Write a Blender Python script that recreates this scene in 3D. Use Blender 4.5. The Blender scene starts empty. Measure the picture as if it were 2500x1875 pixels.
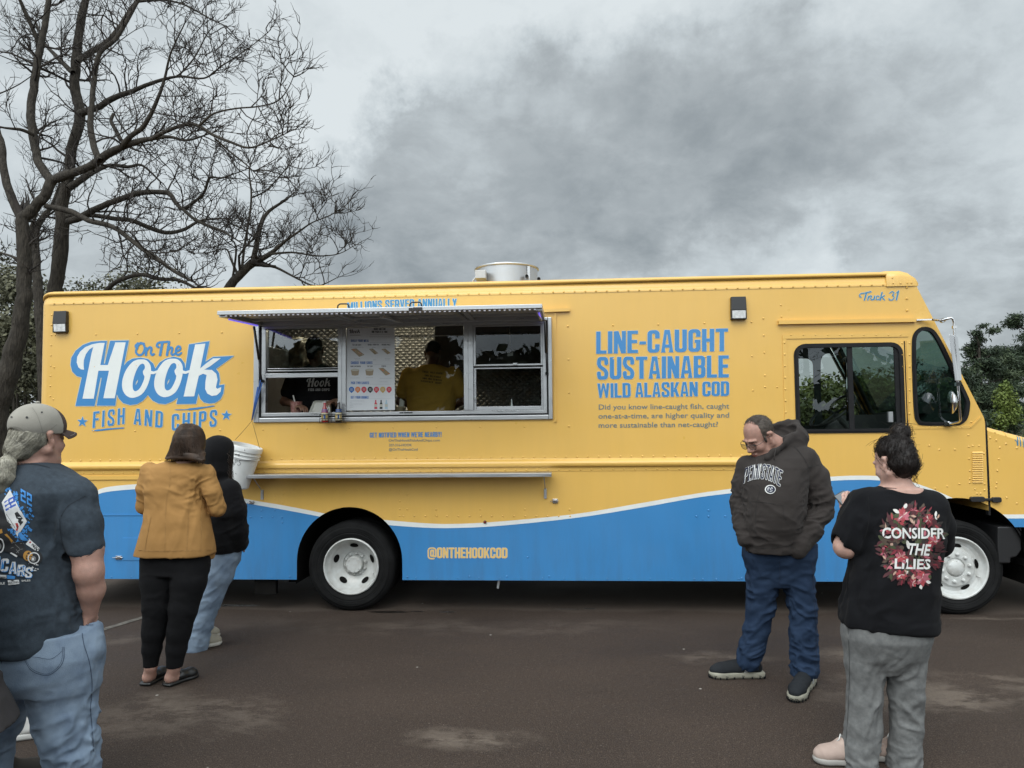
import bpy,math,random
import numpy as np
from mathutils import Vector,Matrix
from mathutils.geometry import delaunay_2d_cdt
from mathutils.bvhtree import BVHTree
PI=math.pi
S=bpy.context.scene
COL=S.collection
# camera
PXW,PXH,FPX=2500.0,1875.0,1808.0
PITCH,ROLL,YAW=0.0506,-0.0109,0.0684
CAM=Vector((1.9528,-6.6703,1.7083))
CAMR=Matrix.Rotation(YAW,3,'Z')@Matrix.Rotation(PI/2+PITCH,3,'X')@Matrix.Rotation(ROLL,3,'Z')
cd=bpy.data.cameras.new('camera')
cam=bpy.data.objects.new('camera',cd)
COL.objects.link(cam)
cam.matrix_world=Matrix.Translation(CAM)@CAMR.to_4x4()
cd.sensor_width=36.0
cd.lens=36.0*FPX/PXW
cd.clip_start=0.05
cd.clip_end=3000
S.camera=cam
def ray(px,py):
 return CAMR@Vector(((px-PXW/2)/FPX,-(py-PXH/2)/FPX,-1.0))
def U(px,py,y=0.0):
 """point of the plane y = const measured at a place in the photograph"""
 d=ray(px,py)
 return CAM+d*((y-CAM.y)/d.y)
def G(px,py,z=0.0):
 d=ray(px,py)
 return CAM+d*((z-CAM.z)/d.z)
# light
S.view_settings.view_transform='Standard'
S.view_settings.look='None'
S.view_settings.exposure=0.12
S.view_settings.gamma=1.0
SUN_EL,SUN_AZ=math.radians(52),math.radians(195)
sd=bpy.data.lights.new('sun','SUN')
sd.energy=1.1
sd.angle=math.radians(40)
sd.color=(1.0,0.97,0.92)
sun=bpy.data.objects.new('sun',sd)
COL.objects.link(sun)
to_sun=Vector((math.sin(SUN_AZ)*math.cos(SUN_EL),math.cos(SUN_AZ)*math.cos(SUN_EL),math.sin(SUN_EL)))
sun.rotation_euler=to_sun.to_track_quat('Z','Y').to_euler()
sun.location=(0,-20,30)
world=bpy.data.worlds.new('World')
S.world=world
world.use_nodes=True
WT=world.node_tree
WT.nodes.clear()
def wn(t,**kw):
 n=WT.nodes.new(t)
 for k,v in kw.items():
  setattr(n,k,v)
 return n
def wmath(op,a,b=None,clamp=False):
 n=wn('ShaderNodeMath',operation=op,use_clamp=clamp)
 for i,v in enumerate((a,b)):
  if v is None:
   continue
  if isinstance(v,(int,float)):
   n.inputs[i].default_value=v
  else:
   WT.links.new(v,n.inputs[i])
 return n.outputs[0]
wl=WT.links.new
tc=wn('ShaderNodeTexCoord')
dirv=tc.outputs['Generated']
nz=wn('ShaderNodeTexNoise')
nz.inputs['Scale'].default_value=6.5
nz.inputs['Detail'].default_value=6
nz.inputs['Roughness'].default_value=0.66
wl(dirv,nz.inputs['Vector'])
sub=wn('ShaderNodeVectorMath',operation='SUBTRACT')
wl(nz.outputs['Color'],sub.inputs[0])
sub.inputs[1].default_value=(0.5,0.5,0.5)
scl=wn('ShaderNodeVectorMath',operation='SCALE')
wl(sub.outputs[0],scl.inputs[0])
scl.inputs['Scale'].default_value=0.21
add=wn('ShaderNodeVectorMath',operation='ADD')
wl(dirv,add.inputs[0])
wl(scl.outputs[0],add.inputs[1])
nrm=wn('ShaderNodeVectorMath',operation='NORMALIZE')
wl(add.outputs[0],nrm.inputs[0])
wdir=nrm.outputs[0]
CLOUDS=[((1230,400),0.16,-0.42),((1480,380),0.17,-0.34),((1050,480),0.13,-0.34),((880,590),0.13,-0.36),((1130,620),0.11,-0.30),((1020,380),0.09,-0.18),((1750,330),0.17,-0.24),((2050,330),0.18,-0.18),((2350,370),0.20,-0.16),((1400,240),0.09,-0.16),((1620,230),0.09,-0.16),((1900,260),0.12,-0.14),((2250,330),.12,-.12),((1000,600),.11,-.3),((1200,560),.12,-.2),((1700,520),0.12,-0.12),((1500,560),0.12,-0.20),((1900,600),0.10,0.08),((2300,590),0.14,0.12),((2100,620),0.10,0.10),((1400,640),0.08,-0.10),((1050,650),.13,-.30),((2330,745),0.12,-0.46),((2480,830),0.13,-0.20),((2180,700),0.05,-0.1),((1850,60),0.14,0.10),((2380,110),0.14,-0.05),((1650,60),.12,.08),((2100,90),.10,.08),((1300,480),0.14,-0.2),((950,440),.10,-.2),((900,230),0.13,0.10),((1000,60),0.20,0.08),((740,380),0.07,0.10),((650,300),0.14,0.10),((300,300),0.25,0.04),((650,60),.10,-.10),((1380,70),0.12,0.10),((1500,130),.08,.08),((350,620),0.20,-0.08),((120,100),.15,-.04),]
acc=None
for(px,py),rad,amp in CLOUDS:
 d=ray(px,py).normalized()
 dt=wn('ShaderNodeVectorMath',operation='DOT_PRODUCT')
 wl(wdir,dt.inputs[0])
 dt.inputs[1].default_value=d
 mr=wn('ShaderNodeMapRange',interpolation_type='SMOOTHSTEP')
 wl(dt.outputs['Value'],mr.inputs['Value'])
 mr.inputs['From Min'].default_value=math.cos(rad*1.2)
 mr.inputs['From Max'].default_value=math.cos(rad*0.25)
 mr.inputs['To Min'].default_value=0
 mr.inputs['To Max'].default_value=amp
 acc=mr.outputs[0]if acc is None else wmath('ADD',acc,mr.outputs[0])
sxyz=wn('ShaderNodeSeparateXYZ')
wl(dirv,sxyz.inputs[0])
zz_=wmath('ADD',wmath('MAXIMUM',sxyz.outputs['Z'],0.0),0.42)
cxyz=wn('ShaderNodeCombineXYZ')
wl(wmath('DIVIDE',sxyz.outputs['X'],zz_),cxyz.inputs[0])
wl(wmath('DIVIDE',sxyz.outputs['Y'],zz_),cxyz.inputs[1])
def deck(scale,detail,rough,dist,kind='FBM',off=(0,0,0)):
 m_=wn('ShaderNodeMapping')
 m_.inputs['Location'].default_value=off
 wl(cxyz.outputs[0],m_.inputs['Vector'])
 n=wn('ShaderNodeTexNoise')
 n.noise_type=kind
 n.inputs['Scale'].default_value=scale
 n.inputs['Detail'].default_value=detail
 n.inputs['Roughness'].default_value=rough
 n.inputs['Distortion'].default_value=dist
 wl(m_.outputs[0],n.inputs['Vector'])
 return n.outputs['Fac']
def contrast(v,lo,hi,a,b):
 q=wn('ShaderNodeMapRange',interpolation_type='SMOOTHSTEP')
 wl(v,q.inputs['Value'])
 for k_,x_ in zip(('From Min','From Max','To Min','To Max'),(lo,hi,a,b)):
  q.inputs[k_].default_value=x_
 return q.outputs[0]
tex=wmath('ADD',contrast(deck(1.25,9,0.55,0.2,off=(3.0,1.4,0)),0.36,0.64,-0.12,0.12),contrast(deck(4.2,8,0.6,0.35),0.36,0.64,-0.075,0.075))
tex=wmath('ADD',tex,contrast(deck(11.0,7,0.62,0.3),0.36,0.64,-0.04,0.04))
bright=wmath('ADD',wmath('ADD',wmath('MULTIPLY',wmath('TANH',wmath('MULTIPLY',acc,2.1)),0.43),tex),0.84)
ramp=wn('ShaderNodeValToRGB')
wl(bright,ramp.inputs['Fac'])
e=ramp.color_ramp.elements
e[0].position,e[0].color=0.02,(0.185,0.21,0.225,1)
e[1].position,e[1].color=0.98,(0.70,0.755,0.775,1)
for p_,c_ in((0.28,(0.27,0.305,0.325,1)),(0.5,(0.395,0.435,0.455,1)),(0.70,(0.55,0.605,0.63,1))):
 k=e.new(p_)
 k.color=c_
ds=wn('ShaderNodeVectorMath',operation='DOT_PRODUCT')
wl(dirv,ds.inputs[0])
ds.inputs[1].default_value=to_sun
glow=wn('ShaderNodeMapRange',interpolation_type='SMOOTHSTEP')
wl(ds.outputs['Value'],glow.inputs['Value'])
glow.inputs['From Min'].default_value=0.15
glow.inputs['From Max'].default_value=1.0
glow.inputs['To Min'].default_value=1.0
glow.inputs['To Max'].default_value=3.4
sky=wn('ShaderNodeTexSky',sky_type='NISHITA')
sky.sun_disc=False
sky.sun_elevation=SUN_EL
sky.sun_rotation=SUN_AZ
b1=wn('ShaderNodeBackground')
wl(sky.outputs[0],b1.inputs['Color'])
b1.inputs['Strength'].default_value=0.08
b2=wn('ShaderNodeBackground')
wl(ramp.outputs[0],b2.inputs['Color'])
wl(glow.outputs[0],b2.inputs['Strength'])
mx=wn('ShaderNodeMixShader')
mx.inputs[0].default_value=0.94
wl(b1.outputs[0],mx.inputs[1])
wl(b2.outputs[0],mx.inputs[2])
out=wn('ShaderNodeOutputWorld')
wl(mx.outputs[0],out.inputs['Surface'])
# things, parts
def wmat(o):
 m=o.matrix_basis.copy()
 while o.parent:
  o=o.parent
  m=o.matrix_basis@m
 return m
def props(o,label=None,cat=None,group=None,kind=None):
 for k,v in(('label',label),('category',cat),('group',group),('kind',kind)):
  if v:
   o[k]=v
 return o
def thing(name,label,cat,loc=(0,0,0),rz=0.0,group=None):
 o=bpy.data.objects.new(name,None)
 o.empty_display_size=0.2
 COL.objects.link(o)
 o.location=loc
 o.rotation_euler=(0,0,rz)
 o.matrix_basis=Matrix.Translation(Vector(loc))@Matrix.Rotation(rz,4,'Z')
 return props(o,label,cat,group)
class MB:
 """collects shapes into one mesh"""
 def __init__(s):
  s.v,s.f,s.m,s.sm=[],[],[],[]
 def raw(s,vs,fs,mi=0,smooth=False):
  o=len(s.v)
  s.v.extend([tuple(v)for v in vs])
  for f in fs:
   s.f.append(tuple(i+o for i in f))
   s.m.append(mi)
   s.sm.append(smooth)
  return s
 def box(s,x0,x1,y0,y1,z0,z1,mi=0):
  x0,x1=min(x0,x1),max(x0,x1)
  y0,y1=min(y0,y1),max(y0,y1)
  z0,z1=min(z0,z1),max(z0,z1)
  vs=[(x0,y0,z0),(x1,y0,z0),(x1,y1,z0),(x0,y1,z0),(x0,y0,z1),(x1,y0,z1),(x1,y1,z1),(x0,y1,z1)]
  return s.raw(vs,[(0,3,2,1),(4,5,6,7),(0,1,5,4),(1,2,6,5),(2,3,7,6),(3,0,4,7)],mi)
 def hexa(s,vs,mi=0):
  return s.raw(vs,[(0,3,2,1),(4,5,6,7),(0,1,5,4),(1,2,6,5),(2,3,7,6),(3,0,4,7)],mi)
 def bar(s,a,b,w,h,up=(0,0,1),mi=0):
  a,b,up=Vector(a),Vector(b),Vector(up)
  d=(b-a).normalized()
  r=d.cross(up)
  if r.length<1e-4:
   r=d.cross(Vector((1,0,0)))
  r.normalize()
  u=r.cross(d)
  r,u=r*w/2,u*h/2
  return s.hexa([a-r-u,a+r-u,b+r-u,b-r-u,a-r+u,a+r+u,b+r+u,b-r+u],mi)
 def tube(s,pts,rad,n=8,mi=0,cap=True,smooth=True,closed=False):
  pts=[Vector(p)for p in pts]
  N=len(pts)
  if not hasattr(rad,'__len__'):
   rad=[rad]*N
  vs,fs=[],[]
  prev=None
  for i,p in enumerate(pts):
   if closed:
    t=pts[(i+1)%N]-pts[i-1]
   else:
    t=pts[min(i+1,N-1)]-pts[max(i-1,0)]
   if t.length<1e-9:
    t=Vector((0,0,1))
   t.normalize()
   if prev is None:
    q=Vector((0,0,1))if abs(t.z)<0.9 else Vector((1,0,0))
    a=t.cross(q).normalized()
   else:
    a=prev-t*prev.dot(t)
    if a.length<1e-6:
     a=t.orthogonal()
    a.normalize()
   prev=a
   b=t.cross(a)
   for j in range(n):
    an=2*PI*j/n
    vs.append(p+(a*math.cos(an)+b*math.sin(an))*rad[i])
  for i in range(N if closed else N-1):
   k=(i+1)%N
   for j in range(n):
    fs.append((i*n+j,i*n+(j+1)%n,k*n+(j+1)%n,k*n+j))
  s.raw(vs,fs,mi,smooth)
  if cap and not closed:
   o=len(s.v)-len(vs)
   s.f.append(tuple(o+j for j in reversed(range(n))));s.m.append(mi);s.sm.append(False)
   s.f.append(tuple(o+(N-1)*n+j for j in range(n)));s.m.append(mi);s.sm.append(False)
  return s
 def lathe(s,prof,center,axis='Z',n=32,mi=0,smooth=True,a0=0.0,a1=2*PI):
  """prof: (radius, height) pairs turned about an axis through center"""
  c=Vector(center)
  if smooth and len(prof)>2:
   q=[prof[0]]
   for i in range(1,len(prof)-1):
    a,b,d=(np.array(p,float)for p in prof[i-1:i+2])
    u,v=b-a,d-b
    lu,lv=np.linalg.norm(u),np.linalg.norm(v)
    if lu>1e-9 and lv>1e-9 and float(u@v)/(lu*lv)<.9:
     q+=[tuple(b-u/lu*min(.0012,lu*.3)),tuple(b),tuple(b+v/lv*min(.0012,lv*.3))]
    else:
     q.append(prof[i])
   prof=q+[prof[-1]]
  full=abs(a1-a0-2*PI)<1e-6
  m=n if full else n+1
  vs,fs=[],[]
  for r,h in prof:
   for j in range(m):
    a=a0+(a1-a0)*j/n
    p=(r*math.cos(a),r*math.sin(a),h)
    if axis=='Y':
     p=(p[0],h,p[1])
    elif axis=='X':
     p=(h,p[0],p[1])
    vs.append(c+Vector(p))
  for i in range(len(prof)-1):
   for j in range(n):
    k=(j+1)%m
    q=(i*m+j,i*m+k,(i+1)*m+k,(i+1)*m+j)
    fs.append(q if axis!='Y' else tuple(reversed(q)))
  return s.raw(vs,fs,mi,smooth)
 def prism(s,poly,fn,d0,d1,mi=0,smooth=False):
  """poly: 2D outline; fn(u, v, d) -> point; closed solid between d0 and d1"""
  n=len(poly)
  vs=[fn(u,v,d0)for u,v in poly]+[fn(u,v,d1)for u,v in poly]
  s.raw(vs,[tuple(range(n)),tuple(reversed(range(n,2*n)))],mi)
  o=len(s.v)-2*n
  for i in range(n):
   j=(i+1)%n
   s.f.append((o+i,o+n+i,o+n+j,o+j));s.m.append(mi);s.sm.append(smooth)
  return s
 def dome(s,c,r,nrm='-Y',n=6,h=0.5,mi=0):
  """low rivet head"""
  c=Vector(c)
  vs,fs=[],[]
  for k,(rr,hh)in enumerate(((1,0),(0.72,h*0.72))):
   for j in range(n):
    a=2*PI*j/n
    if nrm=='-Y':
     vs.append(c+Vector((math.cos(a)*r*rr,-hh*r,math.sin(a)*r*rr)))
    else:
     vs.append(c+Vector((math.cos(a)*r*rr,math.sin(a)*r*rr,hh*r)))
  vs.append(c+(Vector((0,-h*r,0))if nrm=='-Y' else Vector((0,0,h*r))))
  for j in range(n):
   k=(j+1)%n
   fs.append((j,k,n+k,n+j))
   fs.append((n+j,n+k,2*n))
  return s.raw(vs,fs,mi,True)
 def build(s,name,mats,parent=None,world=True,bevel=0.0,smooth=None,loc=None,label=None):
  me=bpy.data.meshes.new(name)
  vs=s.v
  if parent is not None and world:
   inv=wmat(parent).inverted()
   vs=[inv@Vector(v)for v in vs]
  elif loc is not None:
   L=Vector(loc)
   vs=[Vector(v)-L for v in vs]
  me.from_pydata(vs,[],s.f)
  if not isinstance(mats,(list,tuple)):
   mats=[mats]
  for m in mats:
   me.materials.append(m)
  if len(mats)>1:
   me.polygons.foreach_set('material_index',s.m)
  me.polygons.foreach_set('use_smooth',s.sm if smooth is None else[smooth]*len(s.f))
  me.update()
  o=bpy.data.objects.new(name,me)
  COL.objects.link(o)
  if parent is not None:
   o.parent=parent
  elif loc is not None:
   o.location=loc
  if bevel:
   b=o.modifiers.new('bevel','BEVEL')
   b.width=bevel
   b.segments=2
   b.limit_method='ANGLE'
   b.angle_limit=math.radians(40)
   b.harden_normals=False
  if label:
   o['label']=label
  return o
# flat shapes with holes
def area2(p):
 return sum(p[i-1][0]*p[i][1]-p[i][0]*p[i-1][1]for i in range(len(p)))/2
def cdt(pos,neg=(),clip=(),grid=None,need_all=False):
 """triangles inside any of pos, none of neg (and inside any of clip when given)"""
 vs,fs,kind=[],[],[]
 for k,polys in((0,pos),(1,neg),(2,clip)):
  for p in polys:
   if len(p)<3 or abs(area2(p))<1e-10:
    continue
   if area2(p)<0:
    p=list(reversed(p))
   o=len(vs)
   vs+=[Vector((a,b))for a,b in p]
   fs.append(list(range(o,o+len(p))))
   kind.append(k)
 if grid:
  xs=[v.x for v in vs];ys=[v.y for v in vs]
  a,b=min(xs),min(ys)
  nx,ny=int((max(xs)-a)/grid)+1,int((max(ys)-b)/grid)+1
  for i in range(nx):
   for j in range(ny):
    vs.append(Vector((a+(i+0.5)*grid,b+(j+0.5)*grid)))
 r=delaunay_2d_cdt(vs,[],fs,1,1e-6,True)
 V,F,OF=r[0],r[2],r[5]
 out=[]
 for f,of in zip(F,OF):
  ks={kind[i]for i in of}
  if 0 in ks and 1 not in ks and(not clip or 2 in ks):
   out.append(tuple(f))
 return[(v.x,v.y)for v in V],out
def disc(c,r,n=20,ry=None):
 return[(c[0]+r*math.cos(2*PI*i/n),c[1]+(ry or r)*math.sin(2*PI*i/n))for i in range(n)]
def rrect(x0,y0,x1,y1,r,n=5):
 p=[]
 for cx,cy,a in((x1-r,y0+r,-PI/2),(x1-r,y1-r,0),(x0+r,y1-r,PI/2),(x0+r,y0+r,PI)):
  for i in range(n+1):
   t=a+PI/2*i/n
   p.append((cx+r*math.cos(t),cy+r*math.sin(t)))
 return p
def stroke(pts,w,rnd=True):
 """polygons covering a polyline of given width(s)"""
 n=len(pts)
 ws=w if hasattr(w,'__len__')else[w]*n
 out=[]
 for i in range(n-1):
  (x0,y0),(x1,y1)=pts[i],pts[i+1]
  L=math.hypot(x1-x0,y1-y0)
  if L<1e-9:
   continue
  nx,ny=-(y1-y0)/L/2,(x1-x0)/L/2
  a,b=ws[i],ws[i+1]
  out.append([(x0+nx*a,y0+ny*a),(x0-nx*a,y0-ny*a),(x1-nx*b,y1-ny*b),(x1+nx*b,y1+ny*b)])
 for i in range(n if rnd else 0):
  if(0<i<n-1)or rnd=='ends':
   out.append(disc(pts[i],ws[i]/2*0.999,10))
 return out
def smooth2(pts,k=6,closed=False):
 """Catmull-Rom through 2D or 3D (or longer) tuples"""
 P=[np.array(p,float)for p in pts]
 n=len(P)
 out=[]
 for i in range(n if closed else n-1):
  if closed:
   a,b,c,d=P[i-1],P[i],P[(i+1)%n],P[(i+2)%n]
  else:
   a,b,c,d=P[max(i-1,0)],P[i],P[i+1],P[min(i+2,n-1)]
  for j in range(k):
   t=j/k
   out.append(tuple(0.5*(2*b+(c-a)*t+(2*a-5*b+4*c-d)*t*t+(3*b-a-3*c+d)*t**3)))
 if not closed:
  out.append(tuple(P[-1]))
 return out
# condensed capitals
def _R(x0,y0,x1,y1):
 return[(x0,y0),(x1,y0),(x1,y1),(x0,y1)]
def glyph(ch,w=0.46,s=0.17,t=0.145):
 """(positive polygons, negative polygons, width) of a heavy condensed capital, height 1"""
 P,N=[],[]
 o,q=0.16,0.06
 ring=lambda x0,y0,x1,y1,r=o:(P.append(rrect(x0,y0,x1,y1,r)),N.append(rrect(x0+s,y0+t,x1-s,y1-t,q)))
 if ch=='I':
  w=s;P.append(_R(0,0,s,1))
 elif ch=='L':
  w*=0.86;P+=[_R(0,0,s,1),_R(0,0,w,t)]
 elif ch in 'EF':
  w*=0.88;P+=[_R(0,0,s,1),_R(0,1-t,w,1),_R(0,.5-t*.4,w*.92,.5+t*.6)]
  if ch=='E':
   P.append(_R(0,0,w,t))
 elif ch=='T':
  P+=[_R(0,1-t,w,1),_R(w/2-s/2,0,w/2+s/2,1)]
 elif ch=='H':
  P+=[_R(0,0,s,1),_R(w-s,0,w,1),_R(0,.5-t/2,w,.5+t/2)]
 elif ch=='N':
  P+=[_R(0,0,s*.9,1),_R(w-s*.9,0,w,1),[(0,1),(s*1.05,1),(w,0),(w-s*1.05,0)]]
 elif ch in 'OQ0':
  ring(0,0,w,1)
 elif ch=='D':
  P.append([(0,0)]+[p for p in rrect(0,0,w,1,.18)if p[0]>w*.4]+[(0,1)])
  N.append(rrect(s,t,w-s,1-t,.05))
 elif ch in 'CG':
  ring(0,0,w,1)
  N.append(_R(s*1.01,.37,w+.1,.63))
  if ch=='G':
   P.append(_R(w*.52,.40,w,.40+t*.9));P.append(_R(w-s*.9,.1,w,.5));P.append(_R(w-s*.55,0,w,.2))
   return P,N[:1],w,[_R(s*1.01,.40+t*.9,w+.1,.66)]
 elif ch=='U':
  P.append(rrect(0,0,w,.5,o));P+=[_R(0,.2,s,1),_R(w-s,.2,w,1)]
  N.append(rrect(s,t,w-s,1.2,q))
 elif ch=='J':
  P.append(rrect(0,0,w,.5,o));P+=[_R(w-s,.2,w,1)];N.append(rrect(s,t,w-s,1.2,q));N.append(_R(-.1,.3,s,.6))
 elif ch=='S':
  a=s/2
  P+=stroke(smooth2([(w-a,.68),(w-a,.82),(w*.74,.925),(w*.5,.93),(w*.26,.925),(a,.80),(a*1.05,.66),(w*.36,.54),(w*.64,.44),(w-a*1.05,.32),(w-a,.19),(w*.74,.075),(w*.5,.07),(w*.26,.075),(a,.19),(a,.32)],3),s*.92)
 elif ch=='A':
  P.append([(0,0),(w*.28,1),(w*.72,1),(w,0)])
  N+=[[(s*.98,0),(w*.5-.09,.21),(w*.5+.09,.21),(w-s*.98,0)],[(w*.5-.062,.35),(w*.5+.062,.35),(w*.5+.01,.80),(w*.5-.01,.80)]]
 elif ch=='V':
  P.append([(w*.28,0),(0,1),(s,1),(w/2,.3),(w-s,1),(w,1),(w*.72,0)])
 elif ch=='W':
  w*=1.5
  P+=[[(w*.17,0),(0,1),(s*.95,1),(w*.33,0)],[(w*.17,0),(w*.42,1),(w*.58,1),(w*.33,0)],[(w*.67,0),(w*.42,1),(w*.58,1),(w*.83,0)],[(w*.67,0),(w-s*.95,1),(w,1),(w*.83,0)]]
 elif ch=='M':
  w*=1.3
  P+=[_R(0,0,s*.9,1),_R(w-s*.9,0,w,1),[(0,1),(s*1.1,1),(w*.5+s*.4,.0),(w*.5-s*.4,.0)],[(w-s*1.1,1),(w,1),(w*.5+s*.4,.0),(w*.5-s*.4,.0)]]
 elif ch=='K':
  w*=1.05
  P+=[_R(0,0,s,1),[(s*.9,.36),(w-s*1.05,1),(w,1),(s*1.3,.3)],[(s*1.0,.60),(w-s,0),(w,0),(s*1.8,.66)]]
 elif ch=='X':
  P+=[[(0,0),(s,0),(w,1),(w-s,1)],[(0,1),(s,1),(w,0),(w-s,0)]]
 elif ch=='Y':
  P+=[_R(w/2-s/2,0,w/2+s/2,.5),[(0,1),(s,1),(w/2+s/2,.38),(w/2-s/2,.38)],[(w-s,1),(w,1),(w/2+s/2,.38),(w/2-s/2,.38)]]
 elif ch in 'PR':
  P+=[_R(0,0,s,1),[(0,.38)]+[p for p in rrect(0,.38,w,1,.16)if p[0]>w*.4]+[(0,1)]]
  N.append(rrect(s,.38+t*.9,w-s,1-t,.05))
  if ch=='R':
   P.append([(w*.45,.42),(w*.84,.5),(w,0),(w-s*1.02,0)])
 elif ch=='B':
  P+=[[(0,0)]+[p for p in rrect(0,0,w,.55,.15)if p[0]>w*.4]+[(0,.55)],[(0,.45)]+[p for p in rrect(0,.45,w*.97,1,.15)if p[0]>w*.4]+[(0,1)]]
  N+=[rrect(s,t,w-s,.46,.05),rrect(s,.57,w-s,1-t,.05)]
 elif ch=='-':
  w*=.55;P.append(_R(0,.38,w,.51))
 elif ch=='!':
  w=s;P+=[[(0,1),(s,1),(s*.85,.3),(s*.15,.3)],_R(0.01,0,s-.01,.19)]
 elif ch=="'":
  w=s*.8;P.append([(0,1),(w,1),(w*.7,.72),(w*.3,.72)])
 elif ch=='&':
  P+=stroke([(w,0),(.1,.8),(.2,.93),(.33,.85),(.08,.35),(.12,.1),(.3,.08),(w,.42)],.13)
 elif ch=='@':
  w=.78
  P.append(rrect(0,-.12,w,1,.3));N.append(rrect(.1,-.02,w-.1,.90,.22))
  P+=[rrect(.22,.12,.55,.78,.14),_R(.45,.1,.56,.78),_R(.45,.1,.70,.2)]
  return P,N,w,[rrect(.33,.26,.45,.64,.05),_R(.6,-.13,w+.1,.09)]
 else:
  w=.2
 return P,N,w,[]
def glyph_tris(ch,**kw):
 P,N,w,N2=glyph(ch,**kw)
 if not P:
  return[],[],w
 if ch in 'G@':
  v1,f1=cdt(P[:1],N+N2+P[1:])
  v2,f2=cdt(P[1:],N2)if ch=='@' else cdt(P[1:],[],[P[0]])
  return v1+v2,f1+[tuple(i+len(v1)for i in f)for f in f2],w
 v,f=cdt(P,N)
 return v,f,w
_GC={}
def text_tris(txt,track=0.055,space=0.2,**kw):
 """verts, faces in a strip of height 1, and total length"""
 V,F,x=[],[],0.0
 for ch in txt:
  if ch==' ':
   x+=space
   continue
  key=(ch,tuple(sorted(kw.items())))
  if key not in _GC:
   _GC[key]=glyph_tris(ch,**kw)
  v,f,w=_GC[key]
  o=len(V)
  V+=[(a+x,b)for a,b in v]
  F+=[tuple(i+o for i in t)for t in f]
  x+=w+track
 return V,F,x-track
def bfont_tris(txt,bold=0.0):
 """text in the built-in face, cap height ~0.73, from the origin"""
 cu=bpy.data.curves.new('lettering','FONT')
 cu.body=txt
 cu.offset=bold
 cu.resolution_u=3
 ob=bpy.data.objects.new('lettering',cu)
 COL.objects.link(ob)
 dg=bpy.context.evaluated_depsgraph_get()
 me=bpy.data.meshes.new_from_object(ob.evaluated_get(dg))
 V=[(v.co.x,v.co.y)for v in me.vertices]
 F=[tuple(p.vertices)for p in me.polygons]
 bpy.data.objects.remove(ob)
 bpy.data.curves.remove(cu)
 bpy.data.meshes.remove(me)
 return V,F,max(v[0]for v in V)
def quad_map(lb,lt,rt,rb,W,arch=0.0):
 """strip (0..W, 0..1) -> plane points through four corners"""
 lb,lt,rt,rb=(np.array(p,float)for p in(lb,lt,rt,rb))
 def fn(u,v):
  u=u/W
  p=(lb*(1-u)+rb*u)*(1-v)+(lt*(1-u)+rt*u)*v
  up=(lt+rt-lb-rb)/2
  return p+up*arch*(1-(2*u-1)**2)
 return fn
# numpy noise
def _hash(i,j,k,seed):
 h=(i*374761393+j*668265263+k*2147483647+seed*974634777)&0xffffffff
 h=((h^(h>>13))*1274126177)&0xffffffff
 h=h^(h>>16)
 return(h&0xffff)/65535.0
def vnoise(P,seed=0):
 P=np.asarray(P,float)
 I=np.floor(P).astype(np.int64)
 Fr=P-I
 Fr=Fr*Fr*(3-2*Fr)
 r=0
 for dx in(0,1):
  for dy in(0,1):
   for dz in(0,1):
    w=(Fr[:,0]if dx else 1-Fr[:,0])*(Fr[:,1]if dy else 1-Fr[:,1])*(Fr[:,2]if dz else 1-Fr[:,2])
    r=r+w*_hash(I[:,0]+dx,I[:,1]+dy,I[:,2]+dz,seed)
 return r*2-1
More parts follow.
